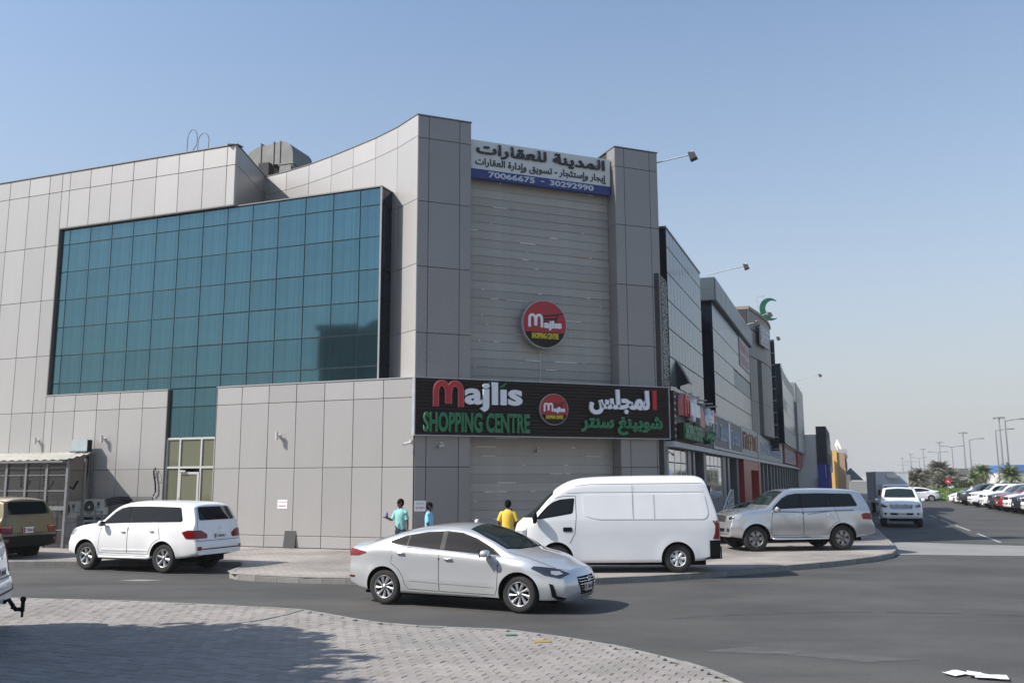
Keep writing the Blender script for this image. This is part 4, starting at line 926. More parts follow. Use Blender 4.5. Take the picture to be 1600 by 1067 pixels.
# signs over the shops
def over(name, label, u0, u1, z0, z1, m, out=.36):
    t = thing(name, label, 'sign', PS_(u0, out, z0), rS); MB().box((0, 0, 0), (u1 - u0, .3, z1 - z0), m).build('board', t); return t
s1 = over('side_shop_sign', 'black sign board with red, white and green letters on the street side', -.02, 9.2, 3.78, 5.6, M['signblack'])
for k in range(7): MB().box((.02, -.02, .12 + k * .24), (.24, .0, .2 + k * .24), M['galv']).build('edge_lamp', s1)
m_logo(s1, .9, .95, .95, .72, M['lred2'], .20, .11); m_logo(s1, .9, .95, .95, .72, M['lred'], .28, .085)
obj('lettering', text_mesh('ajlıs', 2.0, .80, 2.2, .95, M['lwhite'], bold=.05, depth=.30), s1)
MB().box((.6, -.22, .06), (4.6, -.001, .66), M['signblack']).build('letter_tray', s1)
obj('lettering', text_mesh('SHOPPING CENTRE', .65, .08, 3.9, .58, M['lgreen'], bold=.035, depth=.30), s1)
sub_ = obj('round_plate', None, s1, (5.1, -.02, .95)); round_sign(sub_, .62, .22)
for ch in list(sub_.children):                       # keep three levels only
    if ch.name.startswith('disc_print'):
        for g in list(ch.children): bpy.data.objects.remove(g)
        bpy.data.objects.remove(ch)
obj('lettering', text_mesh('لمجلس', 6.0, .85, 2.2, .80, M['lwhite'], bold=.045, depth=.28, arabic=True), s1)
MB().box((8.32, -.28, 1.05), (8.48, 0, 1.65), M['lred']).build('letter_alif', s1)
obj('lettering', text_mesh('شوبينغ سنتر', 5.9, .12, 2.9, .58, M['lgreen'], bold=.03, depth=.28, arabic=True), s1)
for k in range(5): MB().box((1.2 + 1.7 * k, -.5, 1.78), (1.3 + 1.7 * k, .1, 1.83), M['galv']).build('lamp_arm', s1)
M['signgrey'] = mat('sign_dark_grey', (.07, .072, .075), .5); M['signorange'] = mat('letter_orange', (.34, .13, .06), .5); M['pinkish'] = mat('sign_faded_pink', (.30, .14, .15), .5)
s2_ = over('framed_dark_sign', 'dark framed sign with pale letters right of the black one', 9.8, 20.9, 3.78, 5.45, M['signgrey'])
MB().box((0, -.03, 0), (11.1, .0, .12), M['galv']).build('frame', s2_); MB().box((0, -.03, 1.57), (11.1, .0, 1.69), M['galv']).build('frame', s2_); MB().box((-.25, -.05, 0), (0, .3, 1.69), M['galv']).build('frame', s2_)
strokes(s2_, Matrix.Translation((.5, 0, .45)), 4.6, .85, M['signpale'], 8, 5); strokes(s2_, Matrix.Translation((6.3, 0, .4)), 4.2, .85, M['signpale'], 6, 9); MB().box((5.4, -.06, .15), (5.85, 0, 1.5), M['lwhite']).build('divider', s2_)
s3_ = over('orange_letter_sign', 'grey sign with orange letters above the red shop portal', 21.2, 30.6, 3.78, 5.5, M['clad']); strokes(s3_, Matrix.Translation((.6, 0, .35)), 8.2, 1.1, M['signorange'], 9, 2)
s4_ = over('blue_grey_shop_sign', 'long blue grey shop sign beyond the red portal', 31.0, 54, 3.78, 5.45, M['cladblue']); strokes(s4_, Matrix.Translation((2, 0, .35)), 19, .9, M['signpale'], 18, 4)
s5_ = over('faded_pink_shop_sign', 'faded pink shop sign towards the far end of the row', 57, 75, 3.9, 5.4, M['pinkish']); strokes(s5_, Matrix.Translation((1, 0, .3)), 16, .9, M['signpale'], 12, 6)
s6_ = over('dark_red_end_sign', 'dark red shop sign at the far end of the row', 76, 86, 3.8, 5.6, M['dred'], .5); strokes(s6_, Matrix.Translation((1, 0, .3)), 8, .9, M['pinkish'], 6, 8)
bn = thing('red_print_banner', 'white banner with faded red print on the upper glass wall', 'banner', PS_(25.1, .03, 9.55), rS)
MB().box((0, -.02, 0), (5.9, 0, 1.85), mat('banner_cloth', (.46, .44, .44), .7)).build('cloth', bn)
M['fadedred'] = mat('banner_faded_red', (.50, .17, .16), .7); strokes(bn, Matrix.Translation((.3, -.02, 1.0)), 5.2, .65, M['fadedred'], 9, 11, th=.01); strokes(bn, Matrix.Translation((.3, -.02, .2)), 5.2, .6, M['fadedred'], 9, 12, th=.01)
# floodlights on arms
def flood(label, base, out, dz, rz, s=1):
    t = thing('floodlight', label, 'floodlight', base, rz, 'floodlights on long arms along the facade')
    MB().tube([(0, .3, 0), (0, -out, dz)], .022 * s, M['galv'], 6).build('arm', t)
    hd = MB(); s *= .66; x, y, z = .17 * s, -out, dz
    hd.add([(-x, y - .06, z + .06), (x, y - .06, z + .06), (x, y + .26 * s, z + .06), (-x, y + .26 * s, z + .06), (-x * 1.3, y - .22 * s, z - .24 * s), (x * 1.3, y - .22 * s, z - .24 * s), (x * 1.3, y + .14 * s, z - .36 * s), (-x * 1.3, y + .14 * s, z - .36 * s)],
           [(0, 1, 2, 3), (4, 7, 6, 5), (0, 4, 5, 1), (1, 5, 6, 2), (2, 6, 7, 3), (3, 7, 4, 0)], M['backing']); hd.build('lamp_head', t)
    MB().tube([(0, y, z + .1), (0, y + .1, z - .05)], .05 * s, M['galv'], 6).build('knuckle', t)
flood('floodlight on an arm from the top of the right corner pier', PC_(9.45, -.2, 14.35), 1.55, .22, rS, 1.1)
flood('floodlight on an arm at the near end of the second glass block', PS_(13.4, .1, 12.85), 1.75, .35, rS); flood('floodlight low on the roof edge just before the bowed tower', PS_(29.5, .1, 12.8), .7, .15, rS, 1.3)
flood('floodlight in front of the green crescent', PS_(36.3, .3, 14.5), .9, .25, rS, 1.3); flood('floodlight just right of the bowed tower rim', PS_(42.5, .3, 13.5), 1.0, .3, rS, 1.1)
flood('floodlight farthest down the row, on the end tower', PS_(71.5, .8, 13.1), 2.8, .7, rS, 1.3)
# steps rail and dark panel by the shop entrance
hr = thing('entrance_handrail', 'metal stair railing beside the silver off-road car', 'railing', PS_(7.0, 1.05, .13), rS)
zz0 = lambda x: .35 + x * .28
MB().tube([(0, 0, 0), (0, 0, .95), (2.6, 0, 1.75), (3.6, 0, 1.75), (3.6, 0, 0)], .03, M['alu'], 6).build('handrail', hr)
MB().tube([(0, 0, .6), (2.6, 0, 1.40), (3.6, 0, 1.40)], .018, M['alu'], 6).build('rail', hr); MB().tube([(0, 0, .3), (2.6, 0, 1.10), (3.6, 0, 1.10)], .018, M['alu'], 6).build('rail', hr)
for x_ in (.9, 1.75, 2.6, 3.1): MB().tube([(x_, 0, 0), (x_, 0, min(1.75, .95 + x_ * .308))], .022, M['alu'], 6).build('post', hr)
st = thing('entrance_steps', 'pale steps up to the shop doors behind the parked cars', 'steps', PS_(1.0, 0, .13), rS)
for k in range(3): MB().box((0, -2.2 + k * .35, k * .16), (9, -.02, (k + 1) * .16), M['conc']).build('step', st)
dp = thing('dark_display_panel', 'dark blue display panel with pale print beside the stair railing', 'panel', PS_(6.2, .55, .75), rS)
MB().box((0, -.1, 0), (3.6, .1, 1.35), M['navy']).build('panel', dp); strokes(dp, Matrix.Translation((.5, -.1, .8)), 2.4, .3, M['signpale'], 8, 22, th=.01)
# ------------------------------------------------------------------ beyond the row
M['offwhite'] = mat('off_white_render', (.60, .59, .55), .8, var=.06, vscale=.3); M['yellow'] = mat('yellow_render', (.56, .36, .12), .85, var=.08, vscale=.3); M['yellow_shaded'] = mat('shaded_yellow_render', (.30, .22, .14), .85, var=.08, vscale=.4)  # darker yellow copy has the street-side shade put into its colour
M['bluepaint'] = mat('blue_render', (.04, .06, .30), .6); M['tent'] = mat('grey_tent_cloth', (.13, .14, .13), .8, var=.1, vscale=.4)
def frame_thing(name, label, cat, x, y, az): return thing(name, label, cat, (x, y, 0), R(90 - az))     # local x runs away along az
wb = frame_thing('white_shop_building', 'off-white building with a black fascia and blue entrance after the row', 'building', 37.9, 113, 20.6)
MB().box((0, -.2, 0), (40, 12, 7.9), M['offwhite']).build('wall', wb); MB().box((-.1, -1.4, 4.2), (20, -.2, 8.9), M['backing']).build('black_fascia', wb)
MB().box((-.1, -1.1, 2.4), (3.5, -.2, 4.2), M['bluepaint']).build('blue_panel', wb); MB().box((-.6, -1.5, 0), (.2, -.2, 2.6), M['bluepaint']).build('blue_pillar', wb); MB().box((5, -1.5, 0), (6, -.2, 4.2), M['bluepaint']).build('blue_pillar', wb)
MB().box((.2, -.9, .1), (5, -.25, 2.4), M['shopglass']).build('shop_window', wb); MB().box((8, -1.0, .1), (16, -.25, 3.0), M['shopglass']).build('shop_window', wb)
MB().box((16.5, -1.4, 0), (18.5, -.2, 4), M['maroon']).build('maroon_pillar', wb); MB().box((20, -1.2, 3.4), (38, -.25, 6.9), mat('far_glass_front', (.10, .13, .13), .3, .2)).build('glass_front', wb)
for k in range(6): MB().box((20 + k * 3, -1.3, 3.6), (20.3 + k * 3, -1.2, 6.9), M['galv']).build('mullion', wb)
strokes(wb, Matrix.Translation((2, -1.4, 5.6)), 16, 2.2, M['clad'], 9, 31, th=.1); strokes(wb, Matrix.Translation((6, -1.5, 3.2)), 12, 1.0, M['signpale'], 8, 33, th=.1)
yb = frame_thing('yellow_building', 'yellow building with a row of white roof umbrellas', 'building', 61.4, 171, 20.6)
MB().box((0, 0, 0), (60, 14, 7.8), M['yellow']).build('wall', yb); MB().box((.3, -1.4, 0), (60, -.02, 7.3), M['yellow_shaded']).build('street_wall', yb); MB().box((-1.6, .5, 0), (-.02, 6, 5.9), M['yellow']).build('stair_block', yb)
for k in range(14):
    MB().box((2 + k * 4, -1.5, 4.6), (4.4 + k * 4, -1.38, 6.4), M['backing']).build('window', yb)
MB().box((-.5, -2.2, 0), (60, -1.4, 3.2), M['tent']).build('ground_floor_awning', yb); MB().box((1, -1.9, 6.3), (4, -.5, 8.0), M['galv']).build('balcony_frame', yb)
M['umbrella'] = mat('white_umbrella_cloth', (.78, .78, .76), .7)
for k in range(16):
    mb = MB(); x = 1.5 + k * 3.4; mb.tube([(x, -.2, 7.3), (x, -.2, 9.6)], .06, M['umbrella']); s_ = .5
    mb.add([(x - s_, -.2 - s_, 8.75), (x + s_, -.2 - s_, 8.75), (x + s_, -.2 + s_, 8.75), (x - s_, -.2 + s_, 8.75), (x, -.2, 9.9)], [(0, 1, 4), (1, 2, 4), (2, 3, 4), (3, 0, 4), (3, 2, 1, 0)], M['umbrella']); mb.build('roof_umbrella', yb)
tn = frame_thing('pointed_tent', 'dark grey pointed tent roof at the end of the shops', 'tent', 75.8, 203, 20.6)
mb = MB(); mb.add([(-6, -2.6, 2.1), (6, -2.6, 2.1), (6, 2.6, 2.1), (-6, 2.6, 2.1), (0, 0, 4.9)], [(0, 1, 4), (1, 2, 4), (2, 3, 4), (3, 0, 4), (3, 2, 1, 0)], M['tent']); mb.build('roof', tn)
for x_, y_ in ((-5.8, -3.4), (5.8, -3.4), (-5.8, 3.4), (5.8, 3.4)): MB().box((x_ - .1, y_ - .1, 0), (x_ + .1, y_ + .1, 2.1), M['galv']).build('post', tn)
fb = frame_thing('distant_low_buildings', 'far low pale buildings in the haze at the street end', 'building', 150, 380, 100)
for x_, w_, h_ in ((-34, 16, 2.6), (-14, 12, 3.4), (2, 18, 2.2), (24, 12, 3)): MB().box((x_, 0, 0), (x_ + w_, 10, h_), M['offwhite']).build('block', fb)
# planted median, hedge and the far side
M['grass'] = mat('verge_grass', (.10, .17, .035), .9, var=.3, vscale=1.2, bump=.4, bscale=6); M['leaf'] = mat('leaf_green', (.06, .085, .03), .7, var=.35, vscale=.7); M['leafdark'] = mat('dusty_dark_leaf', (.062, .072, .052), .75, var=.3, vscale=.5)
M['dustypalm'] = mat('dusty_palm_leaf', (.15, .145, .105), .8, var=.3, vscale=.6); M['palmleaf'] = mat('palm_leaf', (.11, .15, .05), .6, var=.3, vscale=1.5); M['trunk'] = mat('palm_trunk', (.15, .12, .085), .9, var=.3, vscale=6, bump=.5, bscale=12)
M['bark'] = mat('bark', (.10, .08, .06), .9, var=.2, vscale=5)
sheet('far_kerb', [(36, 96.2), (62, 87.6), (62, 88.2), (36, 96.9)], .05, M['conc'])
vg = MB(); gx = [(38, 98), (66, 88)]
nX, nY = 28, 8
for i in range(nX + 1):
    for j in range(nY + 1):
        x = 43.5 + i * .75 ; y = 97.5 - i * .30 + j * 1.3; h = .05 + 1.05 * math.sin(math.pi * min(1, j / nY * .62)) * (1 if i > 1 else .3) + random.uniform(-.06, .1)
        vg.v.append((x, y, h if j else 0))
vg.mats = [M['grass']]
for i in range(nX):
    for j in range(nY): k = i * (nY + 1) + j; vg.f.append([k, k + nY + 1, k + nY + 2, k + 1]); vg.m.append(0)
tag(vg.build('verge', smooth=True), kind='structure')
gb = MB()
for _ in range(5200):
    i = random.random() * nX; j = random.random() * nY; x = 43.5 + i * .75; y = 97.5 - i * .30 + j * 1.3; h = .05 + 1.05 * math.sin(math.pi * min(1, j / nY * .62)) * (1 if i > 1 else .3)
    a = random.random() * 6.3; s = random.uniform(.10, .22); hh = random.uniform(.12, .34)
    gb.add([(x - s * math.cos(a), y - s * math.sin(a), h - .05), (x + s * math.cos(a), y + s * math.sin(a), h - .05), (x + random.uniform(-.1, .1), y, h + hh)], [(0, 1, 2)], M['grass'] if random.random() < .7 else M['leaf'])
tag(gb.build('verge_grass'), kind='stuff')
def leaf_cloud(mb, c, rad, n, m, size=.25, seed=0, shell=.55):
    rnd = random.Random(seed)
    for _ in range(n):
        while True:
            p = Vector((rnd.uniform(-1, 1), rnd.uniform(-1, 1), rnd.uniform(-1, 1)))
            if shell < p.length < 1: break
        p = Vector((p.x * rad[0], p.y * rad[1], p.z * rad[2])) + Vector(c)
        a = Vector((rnd.gauss(0, 1), rnd.gauss(0, 1), rnd.gauss(0, .6))).normalized(); b = a.cross(Vector((rnd.gauss(0, 1), rnd.gauss(0, 1), rnd.gauss(0, 1)))).normalized()
        s = size * rnd.uniform(.6, 1.3)
        mb.add([p - a * s, p + b * s * .5, p + a * s, p - b * s * .5], [(0, 1, 2, 3)], m)
def tree(label, x, y, h, r, seed, m='leafdark', trunk_h=None, group='dusty trees beyond the verge', n=3600, size=.17):
    rnd = random.Random(seed); t = thing('dusty_tree', label, 'tree', (x, y, 0), 0, group); th = trunk_h or h * .22
    tb = MB(); tb.tube([(0, 0, 0), (.05, .03, th), (rnd.uniform(-.3, .3), 0, h * .7)], [.18, .13, .05], M['bark'], 7)
    for k in range(5): a = rnd.random() * 6.3; tb.tube([(0, 0, th * .9), (math.cos(a) * r * .6, math.sin(a) * r * .6, h * .62)], [.09, .03], M['bark'], 5)
    tb.build('trunk', t); mb = MB()
    for k in range(9):
        a = rnd.random() * 6.3; q = rnd.uniform(.1, .62) * r; rr = r * rnd.uniform(.34, .55)
        leaf_cloud(mb, (math.cos(a) * q, math.sin(a) * q, th + (h - th) * rnd.uniform(.25, .85)), (rr, rr, rr * .8), n // 9, M[m], size, rnd.random(), .3)
    mb.build('crown', t); return t
def palm(label, x, y, h, r, seed, nf=34, group=None, lm='palmleaf'):
    rnd = random.Random(seed); t = thing('palm_tree', label, 'palm tree', (x, y, 0), rnd.random() * 6, group)
    tb = MB(); pts = [(0.06 * math.sin(k), 0, h * k / 12) for k in range(13)]; tb.tube(pts, [.26 - .06 * k / 12 + (.03 if k % 2 else 0) for k in range(13)], M['trunk'], 9); tb.build('trunk', t)
    mb = MB()
    for k in range(nf):
        az = k * 2.4 + rnd.random() * .3; el = R(78 - 105 * (k / nf) + rnd.uniform(-8, 8)); ln = r * rnd.uniform(.85, 1.1)
        d = Vector((math.cos(az), math.sin(az), 0)); s = Vector((-d.y, d.x, 0)); p = Vector((0, 0, h)); prev = p; N = 11
        for i in range(1, N + 1):
            q = i / N; e = el - q * q * R(75); p = prev + (d * math.cos(e) + Vector((0, 0, math.sin(e)))) * ln / N
            lw = ln * .26 * math.sin(math.pi * min(1, .12 + q * .9)) + .05
            mb.add([prev - s * .02, prev + s * .02, p + s * .015, p - s * .015], [(0, 1, 2, 3)], M[lm])
            for sg in (-1, 1):
                for f_ in (.25, .75):
                    b = prev.lerp(p, f_); tip = b + s * sg * lw + d * lw * .55 * math.cos(e) + Vector((0, 0, -.30 * lw)); 
                    w2 = (p - prev) * .42; mb.add([b, b + w2, tip], [(0, 1, 2)], M[lm])
            prev = p
    mb.build('crown', t); return t
g_ = 'palm trees beyond the parked cars'
palm('tall palm in the middle behind the parked cars', 57.2, 110, 3.1, 1.6, 3, 44, group=g_); palm('bushy palm behind the right end of the parked cars', 59.6, 108.5, 2.7, 2.0, 5, 60, group=g_); palm('small palm left of the tall one', 55.4, 108.8, 2.4, 1.25, 8, group=g_)
palm('partly hidden palm between the tall palm and the bushy one', 60.4, 118, 2.4, 1.3, 12, group=g_)
g2 = 'dusty palms of the grove beyond the verge'
for lab, x, y, h, r_, sd in (('dusty grey palm farthest left, behind the truck', 59.6, 134, 1.9, 2.3, 21), ('second dusty grey palm right of the truck', 62.6, 139, 2.3, 2.6, 22), ('low spreading dusty palm in the middle of the grove', 62.0, 131, 1.2, 2.6, 27), ('tallest dusty palm of the grove', 66.5, 141, 3.4, 2.7, 23), ('dusty palm right behind the round red sign', 65.5, 136, 2.3, 2.4, 24), ('low dusty palm under the tallest one', 64.2, 133, 1.3, 2.4, 28), ('dusty palm between the low hall and the green palms', 62.7, 122, 2.9, 1.7, 25)):
    palm(lab, x, y, h, r_, sd, 85, g2, 'dustypalm')
tree('round dark bush right of the red sign', 59.8, 121, 2.3, 1.25, 26, 'leaf', .4, None, 1800)
rd = thing('round_road_sign', 'small round red sign on a post beyond the verge', 'sign', (52.8, 110, 0), R(-25))
MB().tube([(0, .06, 0), (0, .06, 2.6)], .04, M['galv']).build('post', rd); T = Matrix.Rotation(R(90), 4, 'X') @ Matrix.Translation((0, 2.05, 0)); MB().prism([(.36 * x, .34 * z) for x, z in pil(24)], 0, .05, M['dred'], T).build('disc', rd)
MB().box((-.16, -.056, 2.04), (.15, -.051, 2.09), M['lwhite']).build('mark', rd); MB().box((-.05, -.057, 1.93), (.18, -.052, 1.97), M['lwhite']).build('mark', rd)
# buildings across the main road
M['hazeblue'] = mat('blue_hoarding', (.05, .15, .42), .7); M['pinkwall'] = mat('pink_stone_wall', (.40, .27, .21), .85); M['fargrey'] = mat('far_grey_wall', (.30, .31, .31), .85, var=.1, vscale=.1)
def far(name, label, cat, x, y, parts, az=100):
    t = frame_thing(name, label, cat, x, y, az)
    for nm, a, b, m in parts: MB().box(a, b, M[m]).build(nm, t)
far('grey_roofed_hall', 'low hall with a dark green grey roof left of the palms', 'building', 87.6, 184, [('wall', (0, 0, 0), (4.6, 8, 2.8), 'offwhite'), ('roof', (-.3, -.5, 3.1), (4.6, 8, 4.4), 'tent'), ('window_band', (0, -.05, 2.8), (4.4, 0, 3.1), 'backing')])
far('blue_clad_building', 'long building with a bright blue upper wall behind the palms', 'building', 97, 178, [('wall', (0, 0, 0), (60, 10, 3.4), 'offwhite'), ('blue_upper_wall', (0, -.3, 3.4), (10, 10, 5.0), 'hazeblue'), ('blue_upper_wall', (16, -.3, 3.6), (60, 10, 6.0), 'hazeblue'), ('canopy', (6, -3, 2.2), (30, -.3, 2.5), 'offwhite')])
far('pink_boundary_wall', 'long low pinkish boundary wall behind the palms', 'wall', 80, 150, [('wall', (0, 0, 0), (60, .4, 1.9), 'pinkwall'), ('coping', (0, -.1, 1.9), (60, .5, 2.1), 'offwhite'), ('base', (0, -.2, 0), (60, 0, .9), 'fargrey')])
far('beige_boundary_wall', 'pale boundary wall running behind the dusty grove', 'wall', 58, 156, [('wall', (0, 0, 0), (22, .4, 2.0), 'fargrey')])
# lamp posts and masts
def lamp_post(label, x, y, h, arms, az, s=1, group='street lamp posts along the main road'):
    t = thing('street_lamp', label, 'street lamp', (x, y, 0), R(az), group)
    MB().tube([(0, 0, 0), (0, 0, h)], [.13 * s, .07 * s], M['polegrey'], 7).build('pole', t)
    for sg in arms:
        MB().tube([(0, 0, h - .1), (sg * 1.2, 0, h + .12), (sg * 2.0, 0, h + .18)], .05 * s, M['polegrey'], 5).build('arm', t); MB().box((min(sg * 1.9, sg * 2.9), -.15 * s, h + .1), (max(sg * 1.9, sg * 2.9), .15 * s, h + .28), M['polegrey']).build('lamp_head', t)
def mast(label, x, y, h, s=1):
    t = thing('high_mast_light', label, 'mast light', (x, y, 0), 0, 'tall mast lights in the distance')
    MB().tube([(0, 0, 0), (0, 0, h)], [.35 * s, .16 * s], M['polegrey'], 7).build('mast', t); MB().prism([(x_ * 1.7, y_ * 1.7) for x_, y_ in pil(10)], h - .2, h + .1, M['polegrey']).build('light_ring', t)
    for k in range(6): a = k * math.pi / 3; MB().box((-.35, -.35, -.5), (.35, .35, 0), M['polegrey'], Matrix.Translation((math.cos(a) * 1.8, math.sin(a) * 1.8, h))).build('lamp_head', t)
M['polegrey'] = mat('pole_steel', (.22, .23, .24), .5, .4)
lp = [(1568, 123, 10.2, (1,), 'nearest single-arm lamp post, at the right edge'), (1552, 150, 10.3, (1,), 'second single-arm lamp post, left of the nearest one'), (1510, 188, 10.4, (1,), 'third lamp post, single arm, left of the tall palm'), (1482, 233, 10.5, (1, -1), 'double-arm lamp post above the round bush'), (1460, 282, 10.5, (1, -1), 'double-arm lamp post above the dusty grove'), (1430, 357, 10.5, (1, -1), 'farther double-arm lamp post above the left of the grove'), (1417, 440, 10.5, (1, -1), 'faint double-arm lamp post above the truck'), (1404, 540, 10.5, (1, -1), 'faintest double-arm lamp post far down the road')]
for px, Y, h, arms, lab in lp: lamp_post(lab, (px - 800) / 1400 * Y, Y, h, arms, -10, 1 + Y / 700)
for px, Y, lab in ((1559, 337, 'nearest tall mast light, behind the right-hand lamp posts'), (1501, 447, 'tall mast light left of the palms'), (1463, 566, 'tall mast light above the dusty grove'), (1437, 690, 'thin far mast light left of the grove'), (1417, 830, 'faint mast light above the truck'), (1404, 980, 'faintest mast light at the far end')): mast(lab, (px - 800) / 1400 * Y, Y, 25, 1 + Y / 900)
# building mirrored in the glass; unseen tree added to shade the near pavers
ob = thing('opposite_building', 'beige flat-roofed building outside the picture on the left, mirrored in the teal glass', 'building', (-34.4, 11.1, 0), R(-36.5))
MB().box((0, -14, 0), (24, 0, 13.0), mat('beige_wall', (.09, .08, .07), .8, var=.1, vscale=.5)).build('wall', ob); MB().box((-.2, -14, 13.0), (24.2, .2, 13.4), M['conc']).build('roof_edge', ob)
for k in range(7):
    for z_ in (1.2, 5, 9): MB().box((1.5 + k * 3.2, -.02, z_), (3.2 + k * 3.2, .05, z_ + 1.8), M['navyglass']).build('window', ob)
mb = MB(); arcp = [(9 + 5.5 * math.cos(math.pi * k / 10), 13.4 + 1.1 * math.sin(math.pi * k / 10)) for k in range(11)]
mb.prism(arcp, 0, 8, M['conc'], Matrix.Rotation(R(90), 4, 'X')); mb.build('roof_vault', ob)
ft = thing('shade_caster_tree', 'unseen leafy tree added outside the picture on the left to shade the near pavers', 'tree', (-11.3, 9.9, 0), 0)
tb = MB(); tb.tube([(0, 0, 0), (.1, 0, 2), (0, .2, 4)], [.3, .22, .15], M['bark'], 9); tb.build('trunk', ft)
mb = MB()
for k, (c_, r_) in enumerate((((0, 0, 4.9), 3.3), ((1.5, 1.2, 4.2), 2.2), ((1.6, -1.7, 4.8), 2.6), ((-1.5, 1.0, 5.6), 2.4), ((-1.0, -1.8, 4.4), 2.6), ((.2, 1.8, 5.2), 2.3))):
    leaf_cloud(mb, c_, (r_, r_, r_ * .85), 2300, M['leaf'], .22, k, .2)
mb.build('crown', ft)
